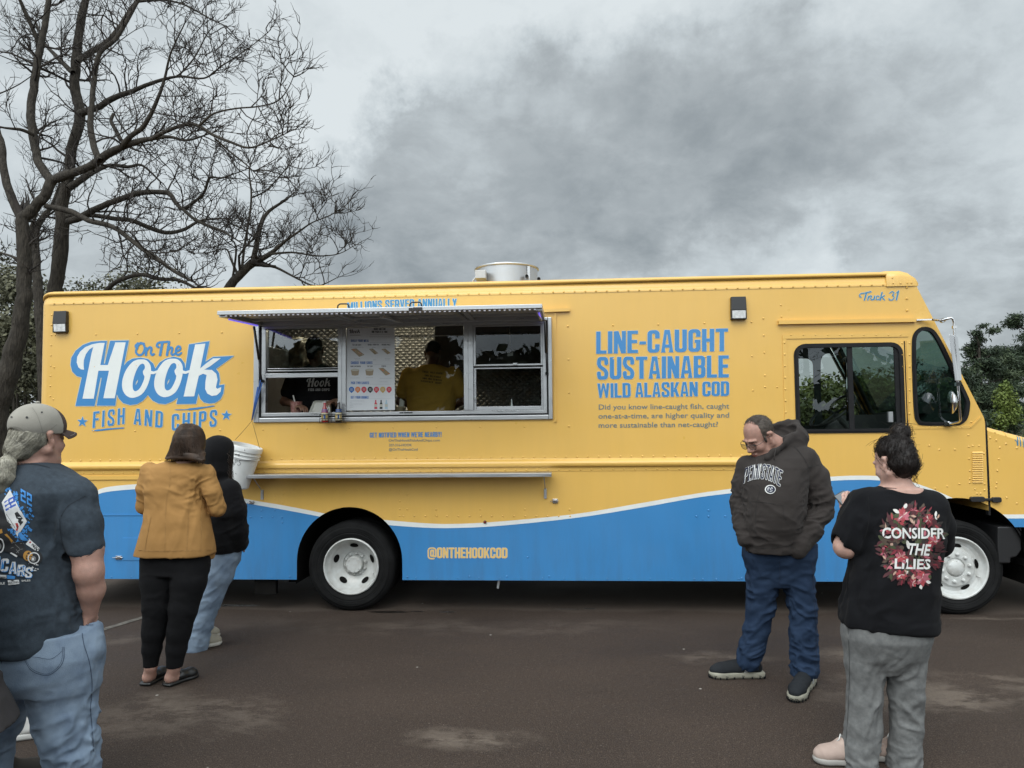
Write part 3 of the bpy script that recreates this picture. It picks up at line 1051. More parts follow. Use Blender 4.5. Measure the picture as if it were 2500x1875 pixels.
def branch_tree(name,label,limbs,Y0,seed,density=1.0,group=None,pods=20,tree_loc=None):
 """limbs: polylines traced as (px, py, width px) in the photo's upper-left crop, given real depth"""
 R=random.Random(seed)
 sc=900/2074
 big,trunks=[],[]
 twigs={2:[],3:[],4:[]}
 podl=[]
 for li,(limb,dep)in enumerate(limbs):
  pts=smooth2(limb,4)
  n_=len(pts)
  out_=[]
  for i,(x,y,w)in enumerate(pts):
   t=i/(n_-1)
   yy=Y0+dep[0]+(dep[1]-dep[0])*t
   p=U(x*sc,y*sc,yy)
   r=max(w,2.5)*sc/FPX*(yy-CAM.y)/2*(1.12 if w<45 else 1.0)
   jit=0.07*r
   out_.append((p.x+R.gauss(0,jit),p.y+R.gauss(0,jit),p.z+R.gauss(0,jit*.5),r))
  (trunks if limb[0][2]>=55 else big).append(out_)
 def grow(p,d,length,r,lev):
  k=7
  pts=[p]
  q=p
  dd=d
  for i in range(k):
   dd=(dd+Vector((R.gauss(0,.24),R.gauss(0,.24),R.gauss(.05,.20)))).normalized()
   q=q+dd*(length/k)
   pts.append(q)
  rr=[r*(1-.72*i/k)for i in range(k+1)]
  twigs[min(lev,4)].append([(v.x,v.y,v.z,a)for v,a in zip(pts,rr)])
  if lev>=4:
   return
  nch={2:R.randint(6,9),3:R.randint(3,6)}[lev]
  for _ in range(max(1,int(nch*density))):
   t=R.uniform(.2,1.0)
   i=min(int(t*k),k-1)
   b=pts[i].lerp(pts[i+1],t*k-i)
   ax=(pts[i+1]-pts[i]).normalized()
   side=Vector((R.gauss(0,1),R.gauss(0,1),R.gauss(.25,.8)))
   side=(side-ax*side.dot(ax)).normalized()
   nd=(ax*R.uniform(.5,.9)+side*R.uniform(.5,.9)+Vector((0,0,.12))).normalized()
   L=length*R.uniform(.32,.62)if lev==2 else R.uniform(.12,.34)
   grow(b,nd,L,max(rr[i]*.6,.0062),lev+1)
  if lev==3 and R.random()<.02*pods/10:
   podl.append(pts[-1])
 for limb in big+trunks:
  n_=len(limb)
  tot=sum((Vector(limb[i+1][:3])-Vector(limb[i][:3])).length for i in range(n_-1))
  is_tr=limb in trunks
  cnt=int(tot*(1.6 if is_tr else 5.2)*density)
  for _ in range(cnt):
   t=R.uniform(.30 if is_tr else.06,1)**.8*(n_-1)
   i=min(int(t),n_-2)
   a,b=Vector(limb[i][:3]),Vector(limb[i+1][:3])
   r0=limb[i][3]
   ax=(b-a).normalized()
   side=Vector((R.gauss(0,1),R.gauss(0,.9),R.gauss(.35,.7)))
   side=(side-ax*side.dot(ax)).normalized()
   nd=(ax*R.uniform(.2,.8)+side).normalized()
   grow(a.lerp(b,t-i),nd,R.uniform(.45,1.35)*(1 if r0>.02 else.7),min(max(r0*.36,.010),.026),2)
  e_=Vector(limb[-1][:3]);d_=(e_-Vector(limb[-2][:3])).normalized()
  for _ in range(3):
   grow(e_,(d_+Vector((R.gauss(0,.3),R.gauss(0,.3),R.gauss(.1,.3)))).normalized(),R.uniform(.3,.7),max(limb[-1][3]*.8,.006),3)
 root_p=Vector(trunks[0][0][:3])if trunks else Vector(big[0][0][:3])
 zg=float(terrain_z(np.array([root_p.x]),np.array([root_p.y]))[0])
 root=thing(name,label,'tree',(root_p.x,root_p.y,zg),0,group)
 off=np.array([root_p.x,root_p.y,zg])
 tv,tf,o_=[],[],0
 for limb in trunks+big:
  L=list(limb)
  if limb in trunks and limb[0][2]>1.0:
   a=L[0]
   if limb is trunks[0]:
    L=[(a[0]-(L[3][0]-a[0])*.3,a[1],zg-.2,a[3]*1.5),(a[0]-(L[3][0]-a[0])*.2,a[1],zg+.35,a[3]*1.15)]+L
  Q=resample(L,max(8,len(L)))
  if Q[0,3]>.05:
   fine_=resample(L,len(L)*3)
   nv,nf=tubes_np(fine_[None,:,:3],fine_[None,:,3],18)
   an=vnoise(nv*np.array([9,9,2.2]),2)*.07+vnoise(nv*np.array([26,26,4]),5)*.06
   ctr=np.repeat(fine_[:,:3],18,0)
   nv=ctr+(nv-ctr)*(1+an[:,None])
  else:
   nv,nf=tubes_np(Q[None,:,:3],Q[None,:,3],8)
  tv.append(nv);tf.append(nf+o_);o_+=len(nv)
 npmesh('trunk',np.concatenate(tv)-off,np.concatenate(tf),M_BARK,root)
 cv,cf,o_=[],[],0
 for lev,n in((2,5),(3,4),(4,3)):
  if not twigs[lev]:
   continue
  A=np.array(twigs[lev])
  nv,nf=tubes_np(A[:,:,:3],A[:,:,3],n)
  cv.append(nv);cf.append(nf+o_);o_+=len(nv)
 npmesh('crown',np.concatenate(cv)-off,np.concatenate(cf),M_TWIG,root)
 if podl:
  A=[]
  for p in podl[:60]:
   L=R.uniform(.25,.42);c=R.gauss(0,.06)
   A.append([(p.x+c*math.sin(t*2.5),p.y,p.z-L*t,.0055*(1.1-abs(t-.5)))for t in np.linspace(0,1,6)])
  A=np.array(A)
  nv,nf=tubes_np(A[:,:,:3],A[:,:,3],4)
  npmesh('seed_pods',nv-off,nf,M_POD,root)
 print(name,{k:len(v)for k,v in twigs.items()})
 return root
A=[([(-30,2300,150),(40,2100,120),(110,1850,92),(135,1659,82),(137,1500,78),(130,1330,74),(125,1230,70)],(0,0)),([(125,1240,56),(60,1100,44),(20,960,38),(10,820,34),(-30,690,28),(-70,500,22)],(0,.6)),([(122,1235,68),(180,1180,64),(245,1110,58),(295,1015,58)],(0,.1)),([(292,1020,50),(220,920,48),(193,800,45),(172,650,42),(190,500,40),(215,330,38),(250,150,32),(275,0,28),(285,-150,20)],(.1,.9)),([(220,250,25),(170,130,22),(120,20,18),(80,-90,12)],(.7,.3)),([(300,1012,50),(420,970,48),(520,930,45),(600,870,42),(680,830,36),(760,800,30),(850,780,24),(950,770,18),(1050,790,12),(1150,762,8)],(.1,-1.0)),([(680,830,28),(730,770,26),(800,720,25),(850,640,22),(890,550,18),(930,430,14),(960,300,10),(1040,130,6)],(-.5,-.9)),([(850,785,22),(930,740,20),(1050,700,20),(1120,710,18),(1200,760,16),(1300,800,14),(1400,832,11),(1500,800,8),(1620,745,5)],(-.8,-1.8)),([(560,905,36),(530,830,33),(510,720,31),(515,600,29),(530,450,26),(560,300,24),(650,220,22),(740,70,20),(800,-40,14)],(-.3,.5)),([(260,1160,28),(400,1190,30),(500,1240,28),(620,1270,26),(700,1320,26),(800,1400,24),(880,1450,22),(970,1520,20),(1080,1580,14)],(.1,-1.2)),([(1120,710,14),(1200,640,11),(1330,610,9),(1450,600,8),(1560,570,7),(1620,500,5),(1655,420,4)],(-1.2,-1.6)),([(1210,780,10),(1290,850,9),(1390,930,7),(1440,980,5)],(-1.2,-1.0)),([(190,760,22),(120,730,18),(30,720,12),(-60,700,7)],(.2,-.3)),([(130,1470,18),(60,1440,13),(0,1420,10),(-70,1380,6)],(0,.3)),]
B=[([(318,2300,120),(312,1900,92),(310,1659,80),(330,1500,80),(350,1300,76),(352,1150,70),(372,1050,62),(392,950,58),(402,850,56),(440,720,58),(450,620,58),(422,520,56),(422,420,54),(432,300,52),(450,150,44),(480,0,36),(500,-150,26)],(0,.4)),([(450,640,40),(500,620,36),(560,600,32),(640,550,30),(740,515,24),(850,470,20),(1000,430,13),(1150,440,9),(1250,370,7),(1400,270,5),(1510,180,4)],(.1,-.9)),([(432,350,35),(500,300,32),(570,260,28),(640,200,26),(720,80,23),(780,-10,18),(860,-120,12)],(.2,1.0)),([(410,410,28),(360,360,25),(310,310,22),(250,240,16),(200,120,10)],(.2,.9)),([(385,1245,35),(450,1225,34),(550,1170,32),(680,1120,30),(790,1085,28),(940,1085,26),(990,1140,22),(1030,1175,20),(1100,1130,16),(1150,1080,14),(1180,1000,12),(1250,1000,8),(1380,955,5)],(0,-1.4)),([(1030,1178,18),(1090,1230,17),(1170,1270,15),(1250,1300,12),(1340,1355,8)],(-.9,-1.6)),([(370,1220,26),(520,1212,24),(640,1230,24),(740,1240,24),(850,1285,24),(940,1310,22),(1040,1290,18),(1130,1240,13),(1270,1230,7)],(0,1.2)),([(385,1060,36),(470,1000,34),(540,960,26),(620,930,20),(720,940,18),(800,930,12),(900,1020,8)],(0,.8)),([(760,10,16),(900,0,12),(1020,20,10),(1120,70,9),(1190,110,7),(1280,150,4)],(.6,-.5)),([(500,1720,26),(590,1640,25),(650,1588,24),(720,1560,24),(800,1545,22),(900,1570,20),(1000,1575,18),(1100,1620,14)],(.3,-.4)),([(640,640,16),(625,680,18),(650,730,20),(680,790,22)],(-.4,-.5)),([(1000,430,10),(1090,330,8),(1160,200,6),(1190,160,4)],(-.5,-.6)),]
Cc=[([(1240,1900,60),(1270,1659,58),(1340,1555,50),(1420,1480,44)],(0,-.1)),([(1420,1485,30),(1440,1400,28),(1460,1290,24),(1505,1195,18),(1600,1130,12),(1660,1080,6)],(-.1,.5)),([(1420,1485,30),(1520,1430,22),(1600,1360,16),(1700,1290,10),(1760,1250,7),(1860,1210,6),(1950,1150,4)],(-.1,-.7)),([(1360,1540,16),(1370,1430,14),(1390,1300,13),(1415,1110,11),(1402,960,8),(1432,880,5)],(0,.4)),([(1415,1112,9),(1500,1070,8),(1600,960,6),(1640,900,4)],(.3,.5)),([(1430,1490,20),(1540,1500,14),(1660,1560,10),(1780,1610,7),(1900,1560,4)],(0,-.4)),([(1520,1430,14),(1650,1420,10),(1780,1440,8),(1900,1430,5),(1980,1390,3)],(-.3,.1)),([(1340,1555,16),(1300,1460,11),(1270,1400,8),(1180,1420,6),(1090,1425,4)],(0,.6)),([(1300,1620,14),(1330,1400,10),(1300,1350,7)],(0,-.5)),]
bare1=branch_tree('bare_tree','large bare tree forking low beside the rear of the food truck',A,4.9,11,.82,'leafless trees behind the truck')
bare2=branch_tree('bare_tree','tall straight bare tree just right of the forked one, behind the roof corner',B,6.1,23,.78,'leafless trees behind the truck')
bare3=branch_tree('bare_tree','smaller leaning bare tree rising over the truck roof',Cc,5.5,31,.8,'leafless trees behind the truck',pods=40)
D=[([(250,2300,62),(235,1900,58),(215,1659,56),(205,1500,50),(195,1330,44),(235,1230,30),(290,1160,20),(330,1050,12)],(0,.6)),([(200,1400,26),(170,1300,20),(210,1180,14),(170,1080,9)],(.3,.2))]
bare4=branch_tree('bare_tree','slim dark bare tree standing between the two big trunks',D,8.2,41,.9,'leafless trees behind the truck',pods=5)
def leaf_cloud(blobs,n,size,seed,aspect=.55,shell=.55,nm=3):
 """many small leaf faces through the volume of ellipsoid clumps; blobs (cx,cy,cz,rx,ry,rz)"""
 g=np.random.default_rng(seed)
 Bb=np.array(blobs,float)
 vol=np.cbrt(Bb[:,3]*Bb[:,4]*Bb[:,5])**2.2
 which=g.choice(len(Bb),n,p=vol/vol.sum())
 d=g.normal(size=(n,3));d/=np.linalg.norm(d,axis=1,keepdims=True)
 rr=(shell+(1-shell)*g.random(n))*(0.75+.5*g.random(n))
 P=Bb[which,:3]+d*Bb[which,3:]*rr[:,None]
 P+=0.35*size*g.normal(size=(n,3))
 nrm_=g.normal(size=(n,3))+d*.6+np.array([0,0,.5])
 nrm_/=np.linalg.norm(nrm_,axis=1,keepdims=True)
 t=np.cross(nrm_,g.normal(size=(n,3)));t/=np.linalg.norm(t,axis=1,keepdims=True)
 b=np.cross(nrm_,t)
 s_=size*(0.6+.8*g.random(n))[:,None]
 V=np.stack([P-t*s_,P-b*s_*aspect,P+t*s_,P+b*s_*aspect],1).reshape(-1,3)
 F=np.arange(4*n).reshape(n,4)
 tone=vnoise(P*1.7,seed)*.8+g.normal(size=n)*.35
 mi=np.clip(np.digitize(tone,[-.25,.3]),0,nm-1)
 return V,F,mi
def leaves(name,cols,rough=.6):
 return[mat(name,c,rough,spec=.25,var=.25,vscale=6)for c in cols]
L_PINE=leaves('pine_needles',((0.020,0.032,0.018),(0.033,0.050,0.026),(0.055,0.074,0.036)))
L_BUSH=leaves('spring_leaves',((0.040,0.055,0.018),(0.065,0.085,0.026),(0.11,0.135,0.035)))
L_BRIGHT=leaves('bright_leaves',((0.055,0.080,0.018),(0.085,0.12,0.024),(0.12,0.155,0.035)))
L_GREY=leaves('thicket_leaves',((0.055,0.056,0.034),(0.088,0.088,0.054),(0.13,0.128,0.08)))
L_BROWN=leaves('brown_weeds',((0.045,0.036,0.024),(0.07,0.055,0.035),(0.10,0.085,0.05)))
def tz(x,y):
 return float(terrain_z(np.array([float(x)]),np.array([float(y)]))[0])
def plant(name,label,cat,x,y,blobs,n,size,mats,seed,trunk_r=.06,group=None,aspect=.55,stems=1,shell=.5,top=None):
 z=tz(x,y)
 r=thing(name,label,cat,(x,y,z),0,group)
 V,F,mi=leaf_cloud(blobs,n,size,seed,aspect,shell)
 npmesh('crown',V,F,mats,r,mi,smooth=False)
 R=random.Random(seed)
 mb=MB()
 top=top or max(b[2]for b in blobs)
 for s_ in range(stems):
  ox,oy=(0,0)if stems==1 else(R.gauss(0,.25),R.gauss(0,.25))
  mb.tube([(ox,oy,-.15),(ox*1.3,oy*1.2,top*.4),(ox*1.6,oy*1.6,top*.95)],[trunk_r,trunk_r*.7,trunk_r*.15],7)
 for b in blobs:
  if R.random()<.7:
   zz=max(b[2]-b[5]*.6-R.uniform(.1,.4),.1)
   mb.tube([(0,0,zz),(b[0]*.5,b[1]*.5,(zz+b[2])/2),(b[0],b[1],b[2])],[trunk_r*.35,trunk_r*.25,trunk_r*.1],5)
 mb.build('trunk',M_BARK,r,world=False)
 return r
def pine(label,px,py_top,y,t0,wid,n,seed,group='pine trees on the bank',name='pine_tree',mats=None,gap=1.0):
 p=U(px,py_top,y)
 z=tz(p.x,y)
 H=p.z-z
 R=random.Random(seed)
 blobs=[]
 lev=11
 for i in range(lev):
  t=max(t0,.12)+(.98-max(t0,.12))*i/(lev-1)
  w=wid*(1-t)**.75*R.uniform(.8,1.2)+.12
  for k in range(max(3,int(7*(1-t)+2))):
   a=R.uniform(0,2*PI)
   q=w*R.uniform(.45,1.0)
   s_=w*R.uniform(.22,.36)+.08
   blobs.append((q*math.cos(a),q*math.sin(a),H*t+R.gauss(0,.12)+q*.1,s_*1.2,s_*1.2,s_*.55))
 blobs.append((0,0,H-.12,.07,.07,.18))
 return plant(name,label,'tree',p.x,y,blobs,n,.062,mats or L_PINE,seed,.09,group,.24,shell=.1,top=H)
pine('dark green pine with a thin leader just right of the windshield',2389,812,15.0,.22,1.25,40000,3)
pine('tall dark pine cut by the right edge of the photo',2520,735,17.5,.36,2.4,52000,7)
pine('low bushy pine beyond the cab, close behind the windshield',2345,905,13.0,0,1.3,24000,9)
for i,(px,py,y,w)in enumerate(((2120,905,12.0,1.5),(1990,930,13.5,1.4),(2230,880,14.0,1.4),(1890,915,12.5,1.3))):
 pine(('broad dark pine seen through the quarter window of the cab','rounded pine seen through the middle of the door window','narrow pine seen at the front of the quarter window','low pine seen at the rear of the door window')[i],px,py,y,0,w,8000,50+i,'pines seen through the cab')
for i,(px,py,y,w)in enumerate(((1950,930,8.6,.9),(2050,880,9.4,1.0),(2150,905,8.8,.9))):
 p=U(px,py,y)
 H=p.z-tz(p.x,y)
 R=random.Random(140+i)
 bl=[(R.gauss(0,w*.5),R.gauss(0,.5),H*R.uniform(.15,.9),w*R.uniform(.3,.5),.6,H*R.uniform(.1,.18))for _ in range(16)]
 plant('bush',('soft green bush seen through the rear half of the door window','taller soft green bush seen through the front half of the door window','soft green bush seen low through the quarter window')[i],'bush',p.x,y,bl,7000,.045,L_BUSH,150+i,.05,'bushes seen through the cab',.6,stems=3,shell=.1)
p=U(2452,940,12.0)
plant('maple_sapling','bright yellow green sapling between the two pines','sapling',p.x,12.0,[(0,0,1.25,.24,.24,.40),(.12,0,.9,.26,.25,.32),(-.15,0,.7,.22,.22,.28),(.1,.1,1.55,.12,.12,.16)],3200,.036,L_BRIGHT,14,.03)
p=U(2490,1050,7.5)
plant('shrub','pale green leafy shrub beside the hood','shrub',p.x,7.5,[(0,0,.35,.5,.45,.4),(.4,.1,.3,.4,.4,.35),(.2,-.2,.6,.25,.25,.2)],3000,.035,L_BUSH,15,.02,stems=3)
for i,(px,y)in enumerate(((2440,9.0),(2490,10.0),(2400,9.5),(2360,8.5))):
 p=U(px,1030,y)
 plant('weed_clump',('tangled brown weed clump below the bright sapling','brown weed clump at the right edge of the photo','brown weed clump at the foot of the thin pine','low brown weed clump hidden beyond the windshield')[i],'weeds',p.x,y,[(0,0,.35,.8,.6,.42),(.5,0,.3,.6,.5,.35),(-.5,.1,.3,.6,.5,.4)],3500,.05,L_BROWN,60+i,.012,'brown weeds on the bank',.12,stems=6,shell=.1)
for i,(px,py,y,w,m,n)in enumerate(((-60,640,10.5,2.2,L_GREY,26000),(70,760,9.2,1.3,L_GREY,20000),(230,690,13.0,1.0,L_BUSH,5000),(-230,760,9.0,1.6,L_GREY,8000),(20,610,14.0,2.6,L_GREY,20000),(150,690,12.5,1.5,L_GREY,14000))):
 p=U(px,py,y)
 H=p.z-tz(p.x,y)
 R=random.Random(80+i)
 bl=[(R.gauss(0,w*.55),R.gauss(0,w*.4),H*R.uniform(.12,.92),w*R.uniform(.25,.5),w*R.uniform(.25,.45),H*R.uniform(.08,.16))for _ in range(22)]
 plant('thicket_bush',('grey olive overgrown bush left of the forked tree','dark tangled bush right behind the forked trunk','small green bush peeping over the rear of the roof','grey olive bush at the far left edge','tall grey olive thicket deep behind the trunks','dim olive bush between the trunks and the truck')[i],'bush',p.x,y,bl,n,.05,m,90+i,.05,'bushes behind the truck',.6,stems=5,shell=.1)
g_=np.random.default_rng(77)
Vw,Fw,Mw_,o_=[],[],[],0
for i in range(26):
 x=-34+2.9*i+g_.normal()*.8;y=-27-5*g_.random();H=4.3+1.6*g_.random()+(1.2 if x<0 else 0)
 bl=[(x+g_.normal()*1.1,y+g_.normal(),H*(.02+.83*g_.random()),1.3,1.2,1.0)for _ in range(16)]
 V,F,m_i=leaf_cloud(bl,3200,.34,200+i,.75,.05)
 Vw.append(V);Fw.append(F+o_);Mw_.append(m_i);o_+=len(V)
for i in range(30):
 x=-34+2.5*i+g_.normal()*.5
 V,F,m_i=leaf_cloud([(x+g_.normal()*.7,-24.5+g_.normal()*.5,.3+.9*g_.random(),1.2,.7,.7)for _ in range(6)],1300,.36,300+i,.8,.05)
 Vw.append(V);Fw.append(F+o_);Mw_.append(m_i);o_+=len(V)
wo=npmesh('wood',np.concatenate(Vw),np.concatenate(Fw),L_PINE,None,np.concatenate(Mw_),smooth=False)
props(wo,'dark wood across the lot, seen only as a reflection in the windows','wood',kind='stuff')
bt=thing('bare_tree','bare tree seen only as a reflection in the door window','tree',(8.8,-14.5,0),2.4)
bt.scale=(.62,.62,.62)
for ch in bare2.children:
 c_=ch.copy();COL.objects.link(c_);c_.parent=bt
# food truck
def crop(x0,y0,w_src,w_out):
 k=w_src/w_out
 return lambda x,y:(x0+x*k,y0+y*k)
c1=crop(0,0,900,2074)
c2=crop(0,700,640,2212)
c3=crop(500,700,900,2212)
c4=crop(1380,640,720,2212)
c5=crop(1840,640,660,2028)
c6=crop(0,960,640,1160)
c7=crop(600,1080,800,2212)
c8=crop(1700,980,800,1483)
cR=crop(2100,1000,400,1185)
cb=crop(540,1040,220,1521)
cmr=crop(2250,760,250,1220)
cw=crop(960,740,420,2212)
cw0=crop(620,740,360,1991)
cpo=crop(830,780,150,1037)
cfan=crop(1120,630,240,2212)
def XZ(p,y=0.0):
 v=U(p[0],p[1],y)
 return(v.x,v.z)
def P3(p,y=0.0):
 return U(p[0],p[1],y)
def paint(name,col,rough=.34):
 """sprayed aluminium: faint orange peel, road film low down, soft blotches"""
 m=mat(name,col,rough,spec=.5,coat=.2,rvar=.08,vscale=2.5,bump=.0035,bscale=2.6)
 nt=m.node_tree
 b=nt.nodes['Principled BSDF']
 tcn=nt.nodes.new('ShaderNodeTexCoord')
 sp=nt.nodes.new('ShaderNodeSeparateXYZ')
 nt.links.new(tcn.outputs['Object'],sp.inputs[0])
 low=nt.nodes.new('ShaderNodeMapRange')
 nt.links.new(sp.outputs['Z'],low.inputs['Value'])
 for k,v in(('From Min',1.0),('From Max',.28),('To Min',0.0),('To Max',.55)):
  low.inputs[k].default_value=v
 n=nt.nodes.new('ShaderNodeTexNoise')
 mp_=nt.nodes.new('ShaderNodeMapping')
 mp_.inputs['Scale'].default_value=(5,5,.7)
 nt.links.new(tcn.outputs['Object'],mp_.inputs['Vector'])
 nt.links.new(mp_.outputs[0],n.inputs['Vector'])
 n.inputs['Scale'].default_value=2.2
 n.inputs['Detail'].default_value=7
 n.inputs['Roughness'].default_value=.65
 mr=nt.nodes.new('ShaderNodeMapRange')
 nt.links.new(n.outputs['Fac'],mr.inputs['Value'])
 for k,v in(('From Min',.42),('From Max',.75),('To Min',0.0),('To Max',1.0)):
  mr.inputs[k].default_value=v
 a=nt.nodes.new('ShaderNodeMath');a.operation='MULTIPLY'
 nt.links.new(mr.outputs[0],a.inputs[0]);nt.links.new(low.outputs[0],a.inputs[1])
 a2=nt.nodes.new('ShaderNodeMath');a2.operation='MULTIPLY_ADD'
 nt.links.new(mr.outputs[0],a2.inputs[0]);a2.inputs[1].default_value=.09;nt.links.new(a.outputs[0],a2.inputs[2])
 mixn=nt.nodes.new('ShaderNodeMix');mixn.data_type='RGBA'
 nt.links.new(a2.outputs[0],mixn.inputs['Factor'])
 mixn.inputs[6].default_value=tuple(col)+(1,)
 mixn.inputs[7].default_value=tuple(c*.55+.03 for c in col)+(1,)
 nt.links.new(mixn.outputs[2],b.inputs['Base Color'])
 return m
YEL,BLU,WHI=(0.70,0.425,0.100),(0.042,0.212,0.475),(0.70,0.72,0.70)
M_YEL=paint('yellow_paint',YEL)
M_BLU=paint('blue_vinyl',BLU,.38)
M_WHI=mat('white_vinyl',WHI,.4,var=.06,vscale=5)
M_HALO=mat('pale_vinyl',(.62,.58,.42),.5)
M_TXT=mat('text_vinyl',(.10,.165,.19),.5)
M_YTX=mat('yellow_vinyl',(.72,.47,.16),.45)
M_ALU=mat('aluminium',(.46,.47,.48),.36,metal=.85,rvar=.12,vscale=18,bump=.0003,bscale=90,stretch=(.15,1,1))
M_ALUD=mat('dull_aluminium',(.42,.43,.44),.5,metal=.5,var=.12,vscale=6)
M_CHR=mat('chrome',(.62,.62,.63),.14,metal=1.0,rvar=.06,vscale=9)
M_BLK=mat('black_rubber',(.009,.009,.010),.6,spec=.25,var=.3,vscale=12)
M_PLA=mat('black_plastic',(.016,.016,.017),.42)
M_DARK=mat('undercarriage',(.007,.0065,.006),.9,spec=.1,var=.4,vscale=7)
M_STEEL=mat('kitchen_steel',(.40,.40,.39),.3,metal=.9,rvar=.1,vscale=5)
M_RIM=mat('white_wheel_paint',(.60,.62,.61),.38,var=.10,col2=(.45,.445,.42),vscale=13,rvar=.1,coat=.2)
M_TYRE=mat('tyre_rubber',(.0095,.0095,.0098),.82,spec=.18,var=.45,vscale=5,bump=.0012,bscale=70)
M_GLASS=glass_mat('dark_glass',(.70,.74,.73),.03)
M_GLASS2=glass_mat('tinted_glass',(.46,.50,.50),.075)
M_GLASSD=glass_mat('smoked_glass',(.44,.49,.47),.045)
M_GLASSQ=glass_mat('green_tinted_glass',(.34,.46,.42),.03)
M_LENS=mat('lamp_lens',(.70,.71,.70),.12,spec=.8,var=.25,vscale=30)
M_LED=mat('violet_led',(.2,.15,.6),.4,emit=(.22,.16,1.0,.7))
M_LEDW=mat('white_led',(.8,.8,.85),.4,emit=(.8,.85,1.0,.35))
truck=thing('food_truck','long yellow and blue food truck with an open serving hatch','food truck',(0,0,0))
ZS=2.874
ZB=0.292
XR=-3.01
FW,RW=(5.325,.405),(0.0,.405)
# flat side, cut for arches and windows
wn_x0,wn_x1,wn_z0,wn_z1=-.865,1.835,1.765,2.61
dw0,dw1=XZ(c5(318,1285)),XZ(c5(1115,600))
door_out=rrect(dw0[0],dw0[1],dw1[0],dw1[1],.10)
qpix=[(1185,640),(1195,545),(1240,495),(1300,487),(1352,512),(1400,580),(1460,700),(1540,870),(1612,1022),(1619,1085),(1602,1170),(1560,1213),(1500,1225),(1270,1225),(1222,1200),(1202,1135),(1190,900)]
quarter_out=[(p[0],p[1])for p in smooth2([XZ(c5(*q))for q in qpix],3,True)]
def inset(poly,d):
 if area2(poly)<0:
  poly=poly[::-1]
 n=len(poly)
 o=[]
 for i in range(n):
  a,b,c=np.array(poly[i-1]),np.array(poly[i]),np.array(poly[(i+1)%n])
  e1,e2=b-a,c-b
  e1=e1/max(np.linalg.norm(e1),1e-9);e2=e2/max(np.linalg.norm(e2),1e-9)
  m=np.array([-e1[1]-e2[1],e1[0]+e2[0]])
  m=m/max(np.linalg.norm(m),1e-9)
  o.append(tuple(b+m*d/max(.5,float(np.dot(m,[-e1[1],e1[0]])))))
 return o
def arch(cx,cz,rx,rz,zb,n=28):
 return[(cx+rx,zb)]+[(cx+rx*math.cos(PI*i/n),cz+rz*math.sin(PI*i/n))for i in range(n+1)]+[(cx-rx,zb)]
arch_r=arch(RW[0],.46,.487,.487,.1)
arch_f=arch(FW[0],.405,.58,.605,.1)
CAPX=4.80
side=[(XR+.10,ZB),(5.583,ZB),(5.583,.905),(5.586,1.66),(5.578,1.70),(5.068,2.835),(5.062,ZS-.01),(XR+.10,ZS-.01)]
hood_top=[(5.603,1.630),(5.75,1.585),(5.93,1.535),(6.3,1.43),(6.75,1.28)]
crease=[(5.603,1.585),(5.75,1.535),(5.93,1.478),(6.3,1.36),(6.75,1.20)]
hz0=XZ(cR(1100,850))[1]
hood_side=[(5.603,.60),(5.603,1.585)]+crease[1:]+[(6.75,hz0),(5.603,hz0-.0)]
hood_side=[(5.603,hz0),(6.75,hz0)]+crease[::-1]
top_w=[(XR+.1,1.07)]+[XZ(p)for p in((211,1211),(243,1194.5),(276,1187),(336,1182),(400,1180),(470,1188),(530,1202),(583,1214.3),(627,1223),(685,1232.4),(760,1246.8),(795,1253.6),(860,1263),(936,1269),(1034,1277),(1106,1279),(1215,1273.5),(1400,1255.4),(1560,1229),(1700,1205),(1792,1192),(1900,1175),(2024,1164),(2092,1161),(2140,1162),(2185,1166),(2230,1178),(2285,1198),(2334,1219.4),(2385,1240),(2417,1248),(2438,1255),(2500,1255.5),(2640,1250))]
bot_w=[(XR+.1,1.02)]+[XZ(p)for p in((211,1222),(243,1205.5),(276,1199),(336,1194),(400,1192),(470,1200),(530,1214),(583,1225.3),(627,1233),(685,1243),(760,1257),(795,1264),(860,1275),(936,1281),(1034,1288),(1106,1289),(1215,1284),(1400,1265),(1560,1240),(1700,1215),(1792,1203),(1900,1187),(2024,1174.3),(2092,1171.5),(2140,1172.5),(2185,1178),(2235,1192),(2275,1207),(2306,1221),(2360,1240),(2410,1256),(2444,1264.5),(2500,1265.5),(2640,1261))]
RB_=MB()
holes=[_R(wn_x0,wn_z0,wn_x1,wn_z1),inset(door_out,.02),inset(quarter_out,.018)]
mb=MB()
def sheet(mb,V,F,y,mi=0,flip=False):
 mb.raw([(a,y,b)for a,b in V],[t if not flip else t[::-1]for t in F],mi)
V,F=cdt([side],[arch_r,arch_f]+holes)
sheet(mb,V,F,0.0)
RT_=MB()
for ar,in((arch_r,),(arch_f,)):
 lip=[(a,b)for a,b in ar if b>.28]
 RT_.raw([(a,.0005,b)for a,b in lip]+[(a,.06,b)for a,b in lip],[(i,i+1,len(lip)+i+1,len(lip)+i)for i in range(len(lip)-1)],0,True)
cor=[(XR+.10-.10*math.sin(a),.10-.10*math.cos(a))for a in np.linspace(0,PI/2,9)]
mb.raw([(x,y,ZB)for x,y in cor]+[(x,y,ZS-.01)for x,y in cor],[(i+1,i,9+i,9+i+1)for i in range(8)],0,True)
BW=2.36
mb.raw([(XR,.1,ZB),(XR,BW-.1,ZB),(XR,BW-.1,ZS),(XR,.1,ZS)],[(0,3,2,1)])
far_door=rrect(3.98,1.62,4.93,2.42,.08)
V,F=cdt([side],[far_door,inset(quarter_out,.018),arch_r,arch_f])
sheet(mb,V,F,BW,flip=True)
